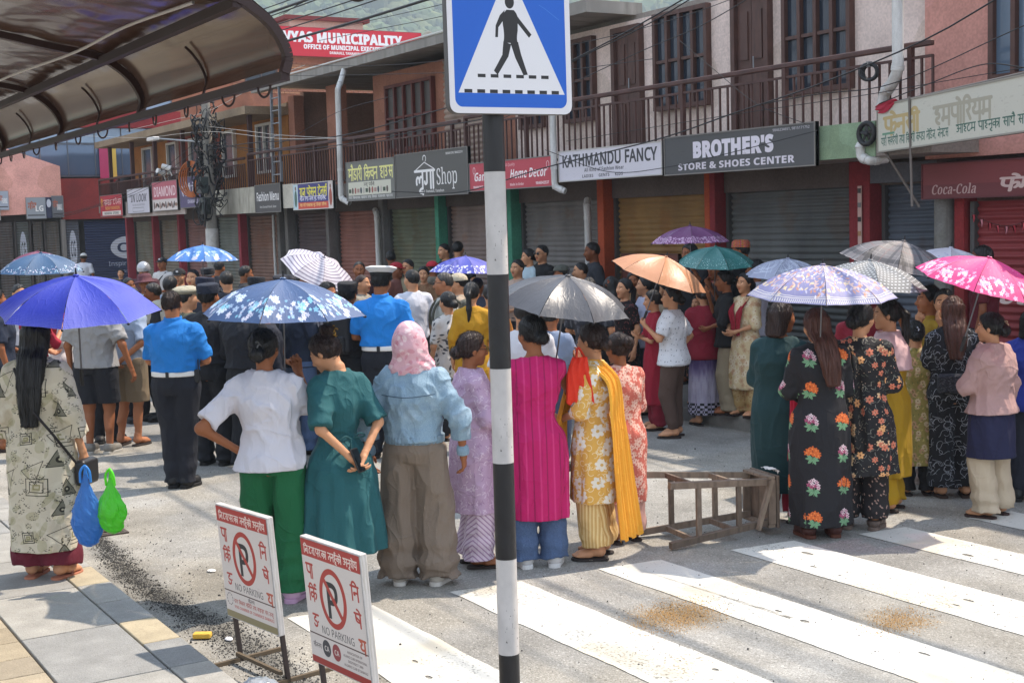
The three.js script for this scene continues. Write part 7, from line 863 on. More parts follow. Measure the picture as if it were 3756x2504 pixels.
person({x:5.09,z:7.04,h:1.61,w:1.03,th:172,skin:'b',label:'person in pale denim jacket with a pink print scarf over the head',arms:[[.31,1.07,-.05,.31,.83,.03],[.31,1.07,-.05,.31,.83,.03]],top:{name:'denim_jacket',mat:pf('denim',{bump:.008}),hem:.93,sleeve:.97,se:.036,puff:.9,ease:.045,wr:.016,cuffs:pf('denim')},bottom:{mat:fabric(0x75675a,{bump:.008}),hr:.125,hem:.05,wr:.014,ease:.016},hair:['none'],feet:['shoe',0xb9b2a8,0xc9c4bc],extra:[hood,denimBand],stance:1.25});
person({x:4.92,z:6.53,h:1.52,w:1.02,th:108,skin:'b',label:'woman in glasses and lilac kurta with diagonal striped trousers',arms:['front','front'],top:{name:'kurta',mat:pf('lilac'),hem:.4,hr:[.21,.17],fold:[8,.007],sleeve:.75,se:.026,ease:.026},bottom:{mat:pf('diag'),hr:.11,hem:.07},hair:['bunlow','b'],glasses:1,feet:['slide',0x2a211f]});
person({x:5.19,z:6.21,h:1.62,w:1.0,th:-176,skin:'b',label:'woman in bright pink ribbed long top over flared jeans',arms:['chest','shoulder'],head:[30,0],top:{name:'kurta',mat:pf('rib',{bump:.006}),hem:.33,hr:[.195,.165],fold:[10,.007],fy:.9,waist:1,sleeve:.1,se:.012,ease:.016,neck:[1.47,.02,.112]},bottom:{mat:pf('jeans'),hr:.095,hem:.055},hair:['bunlow','k'],feet:['shoe',0xc9c6c4,0xd2cfcc]});
person({x:5.23,z:5.78,h:1.54,w:1.12,th:-105,skin:'c',label:'woman in yellow floral kurta with a long marigold shawl',arms:['front','umb'],head:[-20,0],top:{name:'kurta',mat:pf('marigold'),hem:.42,hr:[.215,.18],fold:[8,.008],sleeve:.6,se:.022,ease:.024},bottom:{mat:pf('gold'),hr:.115,hem:.1},hair:['bunlow','b'],feet:['cross',0xc9c0b0,0x2a2220],extra:[shawl(0xe2a032)]});
person({x:4.98,z:5.39,h:1.44,w:1.05,th:-150,skin:'b',label:'woman in coral floral kurta behind the yellow shawl',arms:['front','front'],head:[10,0],top:{name:'kurta',mat:pf('coral'),hem:.33,hr:[.2,.17],fold:[8,.008],sleeve:.6,se:.024,ease:.024},bottom:{mat:fabric(0xc9988c),hr:.1,hem:.08},hair:['bun','b'],feet:['thong',0x2a211f]});
person({x:5.18,z:4.1,h:1.59,w:1.1,th:150,skin:'b',label:'woman in dark teal kurta with a red shawl and red trousers',arms:['front','down'],head:[-35,0],top:{name:'kurta',mat:fabric(0x0e3336),hem:.24,hr:[.215,.18],fold:[7,.006],sleeve:.6,se:.02,ease:.03,neck:[1.475,0,.11]},bottom:{mat:fabric(0xa3122e),hr:.085,hem:.08},hair:['bob','b'],feet:['thong',0x5a4030],extra:[sideShawl(0xb01836)]});
person({x:5.7,z:4.22,h:1.57,w:1.06,th:-176,skin:'c',label:'long haired woman in black dress with large orange and pink bouquets',arms:['front','front'],head:[14,8],top:{name:'dress',mat:pf('bouquet'),hem:.1,hr:[.225,.21],fold:[7,.012],fy:.8,sleeve:.9,se:.028,ease:.026},hair:['long','r',.06],feet:['clog',0x4a241c,0x5a3020]});
person({x:5.7,z:3.83,h:1.59,w:1.14,th:160,skin:'c',label:'woman in black kurta with small orange flowers and dotted trousers',arms:['front','front'],head:[-25,0],top:{name:'kurta',mat:pf('ditsy'),hem:.42,hr:[.25,.22],fold:[8,.014],sleeve:.7,se:.03,ease:.03},bottom:{mat:pf('drops'),hr:.1,hem:.08},hair:['bunlow','k'],feet:['clog',0x5a4a42,0x6b5a50],extra:[drapeBack('ditsy')]});
person({x:5.4,z:3.23,h:1.57,w:1.05,th:-120,skin:'c',label:'woman in mustard yellow kurta with a pale pink shawl',arms:['front','front'],head:[20,0],top:{name:'kurta',mat:fabric(0xa98414),hem:.28,hr:[.2,.17],fold:[8,.008],sleeve:.6,se:.022,ease:.024},bottom:{mat:fabric(0xb38c16),hr:.085,hem:.06},over:{name:'cape',mat:fabric(0xc9a9ac),hem:1.12,sleeve:.3,se:.034,ease:.036},hair:['pony','k'],feet:['thong',0x2a2220]});
person({x:5.14,z:2.65,h:1.36,w:1,th:175,skin:'c',label:'short woman in olive floral dress among the umbrellas',arms:['front','front'],top:{name:'dress',mat:pf('olive'),hem:.3,hr:[.2,.17],fold:[8,.01],sleeve:.4,se:.02},bottom:{mat:fabric(0x1c191a),hr:.08},hair:['bunlow','k'],clip:[0xb9bcc4,.14,-.13],feet:['thong',0x6a5a4c]});
person({x:4.84,z:2.17,h:1.6,w:1,th:-100,skin:'a',label:'person in yellow shirt under the dashed grey umbrella',arms:['front','umbUp'],top:{name:'shirt',mat:fabric(0xa88a2c),hem:.8,sleeve:.4,se:.026,ease:.03},bottom:{mat:pf('squiggle',{c:0x9a9a9a}),hr:.1},hair:['bunlow','k'],feet:['shoe',0x8d7a70,0x9a8a80]});
person({x:5.37,z:2.5,h:1.55,w:1.05,th:176,skin:'c',label:'brown haired woman in black outfit with white squiggle print',arms:['front','phone'],top:{name:'tunic',mat:pf('squiggle'),hem:.82,hr:[.2,.17],sleeve:.5,se:.028,ease:.03},bottom:{mat:pf('squiggle'),hr:.11,hem:.09},hair:['long','r',.0],feet:['thong',0x2a1d18,0x3a2820],extra:[waistBag]});
person({x:6.01,z:2.83,h:1.47,w:1.1,th:-140,skin:'c',label:'woman in dusty pink bomber jacket over navy tunic and cream trousers',arms:['cross','down'],head:[18,0],top:{name:'tunic',mat:fabric(0x1b1c3c),hem:.5,hr:[.215,.185],fold:[6,.006],sleeve:0},over:{name:'bomber_jacket',mat:fabric(0xa98782,{bump:.006}),hem:.86,sleeve:.96,se:.036,puff:.9,ease:.046,wr:.014},bottom:{mat:fabric(0xb9a78e),hr:.105,hem:.06,wr:.01},hair:['bunlow','k'],clip:[0xc9b48a,.13,-.13],feet:['cross',0x2c1d1a,0x3a2622]});
person({x:5.84,z:2.19,h:1.45,w:1.05,th:150,skin:'b',label:'person in royal blue jacket beside the pink jacket woman',arms:['down','down'],top:{name:'jacket',mat:fabric(0x1e2f86),hem:.8,sleeve:.95,se:.03,ease:.04},bottom:{mat:fabric(0x191b28)},hair:['bob','k'],feet:['shoe']});
person({x:5,z:2.19,h:1.58,lo:1,th:-30,skin:'c',label:'woman covering her mouth under the plaid umbrella',arms:['mouth','umbUp'],top:{name:'kurta',mat:fabric(0x6a5a4a),hem:.5,hr:[.2,.17],sleeve:.6},bottom:{mat:fabric(0x2a2426)},hair:['bunlow','k'],feet:['thong']});
person({x:4.42,z:2.52,h:1.58,lo:1,th:170,skin:'b',label:'woman in dark red kurta behind the leaf print umbrella',arms:['front','umbUp'],top:{name:'kurta',mat:fabric(0x7c1426),hem:.4,hr:[.2,.17],sleeve:.6},bottom:{mat:fabric(0x2a1418)},hair:['bunlow','k'],feet:['thong']});
person({x:0.27,z:1.93,h:1.55,w:1,th:-60,lo:1,skin:'c',label:'woman in dark maroon floral sari by the ochre shutter',arms:['down','down'],top:{name:'sari',mat:pf('drops',{c:0xc07a80}),hem:.12,hr:[.2,.18],fold:[8,.01],sleeve:.4},hair:['pony','k'],feet:['thong']});
person({x:-0.48,z:1.25,y:0.14,h:1.45,lo:1,th:-20,skin:'b',label:'smiling woman covering her mouth under the orange umbrella',arms:['mouth','down'],top:{name:'kurta',mat:pf('cream',{c:0xa08a78}),hem:.4,hr:[.2,.17],sleeve:.6},bottom:{mat:fabric(0x3a3030)},hair:['pony','k'],feet:['thong']});
person({x:0.11,z:1.52,h:1.56,lo:1,th:-80,skin:'c',label:'woman in pale lilac shirt watching beside the red dressed girl',arms:['cross','crossB'],top:{name:'shirt',mat:fabric(0xaeb0c4),hem:.8,sleeve:.7,se:.026,ease:.03},bottom:{mat:fabric(0x2a2c38)},hair:['pony','k'],feet:['slide',0xc9c4bc]});
person({x:1.12,z:2.16,h:1.46,w:.98,th:-85,lo:1,skin:'c',label:'woman in crimson kurta with folded arms',arms:['cross','crossB'],top:{name:'kurta',mat:fabric(0x94122c),hem:.3,hr:[.19,.16],fold:[7,.007],sleeve:.5},bottom:{mat:fabric(0x7a1026),hr:.085},hair:['bunlow','k'],feet:['thong',0x3a2a26]});
person({x:1.65,z:2.34,h:1.52,w:1.1,th:-108,lo:1,skin:'c',label:'woman in white dotted shirt and brown trousers with hand on hip',arms:['umb','hip'],top:{name:'shirt',mat:pf('dots'),hem:.8,hr:[.2,.17],sleeve:.4,se:.036,ease:.036,wr:.014},bottom:{mat:fabric(0x4f3c33),hr:.062,hem:.1},hair:['bunlow','k'],feet:['slide',0x2a211f]});
person({x:1.23,z:1.58,h:1.5,w:1.12,th:-168,lo:1,skin:'c',label:'woman in red top and tie dyed purple skirt',arms:['cross','cross'],top:{name:'top',mat:fabric(0x8d1c30),hem:.78,sleeve:.5,se:.026,ease:.03},bottom:{mat:fabric(0xffffff,{map:PR.tie}),skirt:[.21,.18],hem:.13,uv:1,fold:[13,.012]},hair:['bunlow','b'],feet:['cross',0xc9b48a]});
person({x:0.72,z:1.25,y:0.14,h:1.2,lo:1,th:-30,skin:'c',label:'smiling young woman between the dotted shirt and red top',arms:['down','down'],top:{name:'kurta',mat:pf('ditsy',{c:0xcccccc}),hem:.4,hr:[.2,.17],sleeve:.5},bottom:{mat:fabric(0x2a2426)},hair:['pony','k'],feet:['thong']});
person({x:1.56,z:1.55,y:0.15,h:1.5,w:1.02,th:-100,lo:1,skin:'b',label:'woman in black top and beige trousers facing the crowd',arms:['front','mouth'],top:{name:'top',mat:fabric(0x151416),hem:.78,sleeve:.6,se:.024},bottom:{mat:fabric(0x8a7d66),hr:.1},hair:['bunlow','k'],feet:['thong',0x2a211f]});
person({x:1.81,z:1.51,y:0.15,h:1.47,w:1.04,th:-55,lo:1,skin:'c',label:'woman in cream floral kurta with a red scarf and folded hands',arms:['front','front'],top:{name:'kurta',mat:pf('cream'),hem:.32,hr:[.215,.18],fold:[8,.01],sleeve:.6,se:.026},bottom:{mat:pf('cream',{c:0xd8c8a8}),hr:.095},hair:['pony','k'],feet:['thong',0x5a4638],extra:[vScarf(0x8d1526)]});
person({x:0.18,z:0.9,y:0.29,h:1.62,lo:1,th:-40,skin:'b',label:'woman in black shawl under the purple umbrella',arms:['umbUp','front'],top:{name:'kurta',mat:fabric(0x232024),hem:.4,hr:[.2,.17],sleeve:.7},bottom:{mat:fabric(0x201c1e)},hair:['bunlow','k'],feet:['thong']});
person({x:0.86,z:1.1,y:0.14,h:1.59,lo:1,th:-60,skin:'b',label:'woman in brown kurta under the teal umbrella',arms:['umbUp','front'],top:{name:'kurta',mat:fabric(0x3d2a2a),hem:.4,hr:[.2,.17],sleeve:.6},bottom:{mat:fabric(0x231c1e)},hair:['bunlow','k'],feet:['thong']});
person({x:0.84,z:0.7,y:0.27,h:1.66,lo:1,m:1,th:-120,skin:'b',label:'person in black jacket with a bright rainbow patterned cap',arms:['down','down'],top:{name:'jacket',mat:fabric(0x141316),hem:.85,sleeve:.95,se:.024},bottom:{mat:fabric(0x1c1a1e)},hat:['topi',PR.rainbow],feet:['shoe']});
person({x:1.28,z:0.9,y:0.15,h:1.58,lo:1,th:-90,skin:'b',label:'woman in white shirt beside the lilac umbrella',arms:['umbUp','front'],top:{name:'shirt',mat:fabric(0xb9b6c2),hem:.8,sleeve:.6,se:.024},bottom:{mat:fabric(0x1d2452)},hair:['bunlow','k'],feet:['thong']});
person({x:4.09,z:0.6,y:0.24,h:1.64,lo:1,m:1,th:-120,skin:'d',label:'man in dark red shirt before the red drinks shutter',arms:['down','down'],top:{name:'shirt',mat:fabric(0x5a1420),hem:.85,sleeve:.4},bottom:{mat:fabric(0x1a1a20)},feet:['shoe']});
person({x:0.96,z:7.25,h:1.71,m:1,w:1.08,th:170,skin:'a',label:'policeman in bright blue shirt with white belt and bare cropped head',arms:['front','front'],top:{name:'uniform_shirt',mat:fabric(0x1270bb,{bump:.007}),hem:.99,sleeve:.46,se:.026,ease:.028,wr:.014,collar:fabric(0x1270bb)},bottom:{mat:fabric(0x11141f),hr:.07,ease:.02},belt:0xd9d7d4,buckle:1,hair:['crop','b'],feet:['shoe',0x0d0d10],extra:[radio],stance:.6});
person({x:0.78,z:5.17,h:1.81,m:1,w:1.06,th:176,skin:'b',label:'policeman in bright blue shirt with a white peaked cap',arms:['front','down'],top:{name:'uniform_shirt',mat:fabric(0x1377c6,{bump:.006}),hem:.99,sleeve:.46,se:.026,ease:.028,collar:fabric(0x1377c6)},bottom:{mat:fabric(0x11141f),hr:.068,ease:.02},belt:0xd9d7d4,buckle:1,hat:['peak',0xd8d6d2],feet:['boot']});
person({x:0.05,z:6.62,h:1.71,m:1,w:1.12,th:165,skin:'b',label:'officer in black uniform and navy field cap beside the blue shirt policeman',arms:['front','front'],hat:['field',0x161d2e],top:{name:'uniform_shirt',mat:fabric(0x12141c),hem:.95,sleeve:.95,se:.03,ease:.03},bottom:{mat:fabric(0x0f1118),hr:.08},feet:['boot']});
person({x:0.08,z:6.07,h:1.54,m:1,w:1.1,th:120,skin:'a',label:'officer in dark navy uniform with a star badge under the floral umbrella',arms:['front','down'],top:{name:'uniform_shirt',mat:fabric(0x161a28),hem:.95,sleeve:.95,se:.03,ease:.03},bottom:{mat:fabric(0x131722)},hat:['beret',0x14182a],feet:['boot'],extra:[shoulderStar]});
person({x:0.47,z:6.44,h:1.66,m:1,w:1.1,th:150,skin:'b',label:'officer in black uniform bending forward in the crowd',arms:['front','front'],hat:['field',0x14161c],top:{name:'uniform_shirt',mat:fabric(0x12141c),hem:.95,sleeve:.95,se:.03,ease:.03},bottom:{mat:fabric(0x0f1118),hr:.08},feet:['boot']});
person({x:0.01,z:5.7,h:1.68,m:1,w:1.02,th:130,skin:'a',label:'man in navy polo and faded jeans under the navy umbrella',arms:['down','front'],top:{name:'polo_shirt',mat:fabric(0x1a2438),hem:.85,sleeve:.42,se:.03},bottom:{mat:pf('jeans'),hr:.08},feet:['shoe',0x1a1a1c]});
person({x:0.34,z:5.32,h:1.67,m:1,w:1.06,th:160,skin:'b',label:'officer in dark uniform with a black backpack and cap',arms:['front','front'],hat:['field',0x17171b],top:{name:'uniform_shirt',mat:fabric(0x12141c),hem:.95,sleeve:.95,se:.03,ease:.03},bottom:{mat:fabric(0x0f1118),hr:.08},feet:['boot'],extra:[backpack(0x16161a)]});
person({x:-0.31,z:5.27,h:1.66,m:1,w:1.02,th:40,skin:'a',label:'man in grey plaid shirt facing the camera in the crowd',arms:['front','down'],top:{name:'shirt',mat:pf('plaid'),hem:.85,sleeve:.95,se:.026},bottom:{mat:fabric(0x4a4844)},feet:['shoe']});
person({x:-1.4,z:7.34,h:1.7,m:1,w:1.12,th:172,skin:'b',label:'man in grey T shirt and dark shorts under the blue umbrella',arms:['down','away'],top:{name:'t_shirt',mat:fabric(0x8d8c8c,{bump:.007}),hem:.86,sleeve:.44,se:.034,ease:.032,wr:.014},bottom:{mat:fabric(0x14161f),hem:.5,hr:.11,ease:.02},hair:['short','k'],feet:['shoe',0x77736c,0xa8a49c]});
person({x:-1.7,z:6.95,h:1.68,m:1,w:1.02,th:165,skin:'a',label:'man in pale blue shirt and khaki cargo shorts',arms:['back','back'],top:{name:'shirt',mat:fabric(0x8f9db2),hem:.86,sleeve:.5,se:.03,ease:.03},bottom:{mat:fabric(0x7a6a54),hem:.46,hr:.11,ease:.02},hair:['short','k'],feet:['slide',0x3a2c26]});
person({x:-2.25,z:8.11,h:1.68,m:1,w:1.1,th:120,skin:'b',label:'man in navy T shirt and dark shorts by the street end',arms:['front','down'],top:{name:'t_shirt',mat:fabric(0x1a2438),hem:.86,sleeve:.42,se:.03,ease:.03},bottom:{mat:fabric(0x17181f),hem:.48,hr:.11},hair:['short','k'],feet:['thong',0x2a2220]});
person({x:-2.76,z:7.64,h:1.58,w:1,th:150,skin:'c',label:'woman in red kurta hidden behind the long haired woman',arms:['front','umb'],top:{name:'kurta',mat:fabric(0x9a1830),hem:.4,hr:[.2,.17],sleeve:.6},bottom:{mat:fabric(0xb9b2b4)},hair:['bunlow','k'],feet:['thong']});
person({x:-3.42,z:7.22,h:1.56,w:1,th:-60,skin:'b',label:'woman in white and red kurta behind the royal blue umbrella',arms:['front','umb'],top:{name:'kurta',mat:fabric(0xc4bcb9),hem:.4,hr:[.2,.17],sleeve:.6},over:{name:'stole',mat:fabric(0x8d1a22),hem:1.05,sleeve:.1,ease:.03},bottom:{mat:fabric(0x6a1a24)},hair:['bunlow','k'],feet:['thong']});
person({x:-25.13,z:1.59,h:1.68,lo:1,th:178,skin:'d',label:'distant man in white shirt with a pale cap walking away',arms:['front','down'],m:1,top:{name:'shirt',mat:fabric(0xc9c9d0),hem:.85,sleeve:.44,se:.026},bottom:{mat:fabric(0x1c1d24)},feet:['shoe'],hat:['cap',0xd0cec8]});
person({x:-17.96,z:2.55,h:1.4,lo:1,th:0,skin:'c',label:'distant girl in navy dress by the navy shutter',arms:['down','down'],m:1,top:{name:'shirt',mat:fabric(0x1c2034),hem:.85,sleeve:.44,se:.026},bottom:{mat:fabric(0x1c1d24)},feet:['shoe'],w:.9});
person({x:-11.57,z:3.86,h:1.66,lo:1,th:10,skin:'b',label:'man in a shiny silver motorcycle helmet',arms:['front','front'],m:1,top:{name:'shirt',mat:fabric(0x4a2a30),hem:.85,sleeve:.44,se:.026},bottom:{mat:fabric(0x1c1d24)},feet:['shoe'],hat:['helmet',0xa9a9ac]});
person({x:-13.86,z:2.84,h:1.7,lo:1,th:-30,skin:'b',label:'man in white shirt and dark cap with a shoulder strap',arms:['front','away'],m:1,top:{name:'shirt',mat:fabric(0xb9b5b2),hem:.85,sleeve:.44,se:.026},bottom:{mat:fabric(0x1c1d24)},feet:['shoe'],hat:['cap',0x17171c,0xc9c9cc],extra:[sling]});
person({x:-5.62,z:5.99,h:1.62,lo:1,th:20,skin:'c',label:'man in black dotted cap with a white badge',arms:['down','front'],m:1,top:{name:'shirt',mat:fabric(0x2a2a30),hem:.85,sleeve:.44,se:.026},bottom:{mat:fabric(0x1c1d24)},feet:['shoe'],hat:['cap',0x1c1a1f,0xd0d0d4]});
person({x:-6.09,z:5.66,h:1.6,lo:1,th:60,skin:'b',label:'man with swept black hair behind the maroon hat',arms:['front','away'],m:1,top:{name:'shirt',mat:fabric(0x5a5650),hem:.85,sleeve:.44,se:.026},bottom:{mat:fabric(0x1c1d24)},feet:['shoe']});
person({x:-3.42,z:6.39,h:1.58,lo:1,th:40,skin:'b',label:'grey haired man in pale blue and white shirt',arms:['down','away'],m:1,top:{name:'shirt',mat:fabric(0x9fb3c8),hem:.85,sleeve:.44,se:.026},bottom:{mat:fabric(0x1c1d24)},feet:['shoe'],hair:['short','g']});
person({x:-5.84,z:5.51,h:1.64,lo:1,th:5,skin:'b',label:'smiling man in a maroon bucket hat and light vest',arms:['front','down'],m:1,top:{name:'shirt',mat:fabric(0xa9b4c4),hem:.85,sleeve:.44,se:.026},bottom:{mat:fabric(0x1c1d24)},feet:['shoe'],hat:['sunhat',0x5a3038]});
person({x:-3.35,z:6.13,h:1.62,lo:1,th:-70,skin:'d',label:'dark haired man in black jacket near the maroon hat',arms:['front','front'],m:1,top:{name:'shirt',mat:fabric(0x17171c),hem:.85,sleeve:.44,se:.026},bottom:{mat:fabric(0x1c1d24)},feet:['shoe']});
person({x:-3.16,z:6,h:1.7,lo:1,th:175,skin:'b',label:'black haired man in cream shirt seen from behind',arms:['down','front'],m:1,top:{name:'shirt',mat:fabric(0xa8a496),hem:.85,sleeve:.44,se:.026},bottom:{mat:fabric(0x1c1d24)},feet:['shoe']});
person({x:-7.46,z:4.52,h:1.66,lo:1,th:-20,skin:'c',label:'man in a flat black cap with round white badge',arms:['down','down'],m:1,top:{name:'shirt',mat:fabric(0x3a3a3c),hem:.85,sleeve:.44,se:.026},bottom:{mat:fabric(0x1c1d24)},feet:['shoe'],hat:['cap',0x141416,0xd6d6d6]});
person({x:-5.26,z:5.04,h:1.7,lo:1,th:-10,skin:'c',label:'bald browed man in olive uniform shirt',arms:['down','away'],m:1,top:{name:'shirt',mat:fabric(0x4a4a3a),hem:.85,sleeve:.44,se:.026},bottom:{mat:fabric(0x1c1d24)},feet:['shoe'],hair:['crop','k']});
person({x:-6.16,z:4.51,h:1.68,lo:1,th:30,skin:'d',label:'man in dark patterned cap behind the officers',arms:['front','front'],m:1,top:{name:'shirt',mat:pf('camo'),hem:.85,sleeve:.44,se:.026},bottom:{mat:fabric(0x1c1d24)},feet:['shoe'],hat:['field',0x2c2c30]});
person({x:-3.92,z:5.03,h:1.7,lo:1,th:-160,skin:'c',label:'man with thick curly black hair',arms:['front','down'],m:1,top:{name:'shirt',mat:fabric(0x20222c),hem:.85,sleeve:.44,se:.026},bottom:{mat:fabric(0x1c1d24)},feet:['shoe'],fr:-.01});
person({x:-1.98,z:5.99,h:1.7,lo:1,th:150,skin:'c',label:'officer in navy cap and dark jacket beside blue shirt',arms:['front','away'],m:1,top:{name:'shirt',mat:fabric(0x171a26),hem:.85,sleeve:.44,se:.026},bottom:{mat:fabric(0x1c1d24)},feet:['shoe'],hat:['field',0x151b30]});
person({x:-0.83,z:6.55,h:1.66,lo:1,th:140,skin:'c',label:'man in beige beret and olive shirt behind blue shirt',arms:['down','down'],m:1,top:{name:'shirt',mat:fabric(0x5a5a48),hem:.85,sleeve:.44,se:.026},bottom:{mat:fabric(0x1c1d24)},feet:['shoe'],hat:['beret',0xa09a86]});
person({x:-1.89,z:5.42,h:1.68,lo:1,th:170,skin:'b',label:'officer with black cap behind the navy floral umbrella',arms:['down','front'],m:1,top:{name:'shirt',mat:fabric(0x14161e),hem:.85,sleeve:.44,se:.026},bottom:{mat:fabric(0x1c1d24)},feet:['shoe'],hat:['field',0x181a20]});
person({x:-1.58,z:5.19,h:1.7,lo:1,th:160,skin:'b',label:'officer with dark cap above the navy floral umbrella',arms:['down','down'],m:1,top:{name:'shirt',mat:fabric(0x14161e),hem:.85,sleeve:.44,se:.026},bottom:{mat:fabric(0x1c1d24)},feet:['shoe'],hat:['beret',0x23222a]});
person({x:-4.97,z:2.73,h:1.72,lo:1,th:20,skin:'b',label:'crew cut man in maroon shirt before the brown shutter',arms:['front','away'],m:1,top:{name:'shirt',mat:fabric(0x3a1c26),hem:.85,sleeve:.44,se:.026},bottom:{mat:fabric(0x1c1d24)},feet:['shoe'],hair:['crop','k']});
person({x:-3.21,z:3.5,h:1.6,lo:1,th:70,skin:'c',label:'man with sunlit face beside the striped umbrella',arms:['down','front'],m:1,top:{name:'shirt',mat:fabric(0x8a8478),hem:.85,sleeve:.44,se:.026},bottom:{mat:fabric(0x1c1d24)},feet:['shoe'],hair:['crop','b']});
person({x:-7.64,z:0.9,y:0.14,h:1.65,lo:1,th:170,skin:'d',label:'dark haired man beside the grey downpipe',arms:['down','down'],m:1,top:{name:'shirt',mat:fabric(0x3a4038),hem:.85,sleeve:.44,se:.026},bottom:{mat:fabric(0x1c1d24)},feet:['shoe']});
person({x:-5.69,z:1.78,h:1.66,lo:1,th:60,skin:'d',label:'man in a red cap by the olive shutter',arms:['front','down'],m:1,top:{name:'shirt',mat:fabric(0x6a4038),hem:.85,sleeve:.44,se:.026},bottom:{mat:fabric(0x1c1d24)},feet:['shoe'],hat:['cap',0x9a1c28]});
person({x:-5.62,z:1.63,h:1.7,lo:1,th:-20,skin:'c',label:'man in khaki shirt before the olive shutter',arms:['front','down'],m:1,top:{name:'shirt',mat:fabric(0x8a8068),hem:.85,sleeve:.44,se:.026},bottom:{mat:fabric(0x1c1d24)},feet:['shoe']});
person({x:-1.92,z:3.45,h:1.68,lo:1,th:-150,skin:'c',label:'man in clean white T shirt facing the shops',arms:['front','down'],m:1,top:{name:'shirt',mat:fabric(0xc6c8d2),hem:.85,sleeve:.44,se:.026},bottom:{mat:fabric(0x1c1d24)},feet:['shoe']});
person({x:-5.04,z:1.67,h:1.6,lo:1,th:-10,skin:'c',label:'woman in brown floral blouse with folded arms',top:{name:'kurta',mat:pf('cream',{c:0x9a8070}),hem:.45,hr:[.2,.17],sleeve:0.5},bottom:{mat:fabric(0x1c1d24)},feet:['thong'],arms:['cross','crossB']});
person({x:-5.46,z:1.3,y:0.14,h:1.52,lo:1,th:-120,skin:'b',label:'man in a red and white cap beside the floral blouse',arms:['front','front'],m:1,top:{name:'shirt',mat:fabric(0x7a7264),hem:.85,sleeve:.44,se:.026},bottom:{mat:fabric(0x1c1d24)},feet:['shoe'],hat:['cap',0xb02030,0xd8d8d8]});
person({x:-6.07,z:0.75,y:0.24,h:1.66,lo:1,th:-60,skin:'c',label:'young man in dark checked shirt on the shop step',arms:['down','front'],m:1,top:{name:'shirt',mat:pf('plaid',{c:0x6a6a78}),hem:.85,sleeve:.44,se:.026},bottom:{mat:fabric(0x1c1d24)},feet:['shoe']});
person({x:-5.9,z:0.6,y:0.23,h:1.7,lo:1,th:150,skin:'c',label:'young man in black shirt on the shop step',arms:['front','away'],m:1,top:{name:'shirt',mat:fabric(0x1c1c22),hem:.85,sleeve:.44,se:.026},bottom:{mat:fabric(0x1c1d24)},feet:['shoe']});
person({x:-0.27,z:3.9,h:1.7,lo:1,th:-80,skin:'a',label:'older man with glasses in pale shirt and backpack straps',arms:['down','away'],m:1,top:{name:'shirt',mat:fabric(0xa9aaa2),hem:.85,sleeve:.44,se:.026},bottom:{mat:fabric(0x1c1d24)},feet:['shoe'],glasses:1,hair:['crop','g'],extra:[backpack(0x4a4a40)]});
person({x:-1.24,z:3.19,h:1.64,lo:1,th:-90,skin:'c',label:'man in a cream sun hat under the violet umbrella',arms:['down','front'],m:1,top:{name:'shirt',mat:fabric(0x9a8a78),hem:.85,sleeve:.44,se:.026},bottom:{mat:fabric(0x1c1d24)},feet:['shoe'],hat:['cap',0xb9ad96]});
person({x:0.27,z:4.16,h:1.52,lo:1,th:-150,skin:'c',label:'woman in white leaf print blouse with a purple bag',arms:['down','away'],top:{name:'kurta',mat:pf('leafShirt'),hem:.45,hr:[.2,.17],sleeve:0.5},bottom:{mat:fabric(0x1c1d24)},feet:['thong'],hair:['bunlow','k']});
person({x:1.01,z:4.3,y:0.14,h:1.5,lo:1,th:175,skin:'c',label:'woman in mustard yellow top with a long ponytail',arms:['down','front'],top:{name:'kurta',mat:fabric(0xb58412),hem:.45,hr:[.2,.17],sleeve:0.9},bottom:{mat:fabric(0x1c1d24)},feet:['thong'],hair:['pony','k']});
person({x:-2.2,z:2.4,h:1.53,lo:1,th:160,skin:'b',label:'dark haired person in slate shirt by the striped pole',arms:['front','away'],m:1,top:{name:'shirt',mat:fabric(0x3a4050),hem:.85,sleeve:.44,se:.026},bottom:{mat:fabric(0x1c1d24)},feet:['shoe']});
person({x:-0.02,z:3.49,h:1.56,lo:1,th:170,skin:'c',label:'woman in orange kurta and crimson trousers by the pole',arms:['down','front'],top:{name:'kurta',mat:fabric(0xb0702a),hem:.45,hr:[.2,.17],sleeve:0.5},bottom:{mat:fabric(0x8d1426)},feet:['thong'],hair:['bunlow','k']});
person({x:-3.23,z:1.18,h:1.7,lo:1,th:-40,skin:'c',label:'man in beige collared shirt right of the pole',arms:['front','front'],m:1,top:{name:'shirt',mat:fabric(0xa89080),hem:.85,sleeve:.44,se:.026},bottom:{mat:fabric(0x1c1d24)},feet:['shoe']});
person({x:-3.52,z:0.8,y:0.27,h:1.56,lo:1,th:-60,skin:'c',label:'smiling woman in pale blue top by the green pillar',top:{name:'kurta',mat:fabric(0xa9bcc4),hem:.45,hr:[.2,.17],sleeve:0.5},bottom:{mat:fabric(0x1c1d24)},feet:['thong'],hair:['bunlow','k'],arms:['cross','cross']});
person({x:-3.36,z:0.7,y:0.22,h:1.66,lo:1,th:-55,skin:'c',label:'man in dark sunglasses and black T shirt',arms:['down','down'],m:1,top:{name:'shirt',mat:fabric(0x141418),hem:.85,sleeve:.44,se:.026},bottom:{mat:fabric(0x1c1d24)},feet:['shoe'],glasses:2});
person({x:-2.22,z:1.11,h:1.64,lo:1,th:-100,skin:'b',label:'man in an olive cap above the charcoal umbrella',arms:['front','away'],m:1,top:{name:'shirt',mat:fabric(0x5a5048),hem:.85,sleeve:.44,se:.026},bottom:{mat:fabric(0x1c1d24)},feet:['shoe'],hat:['cap',0x4f5048]});
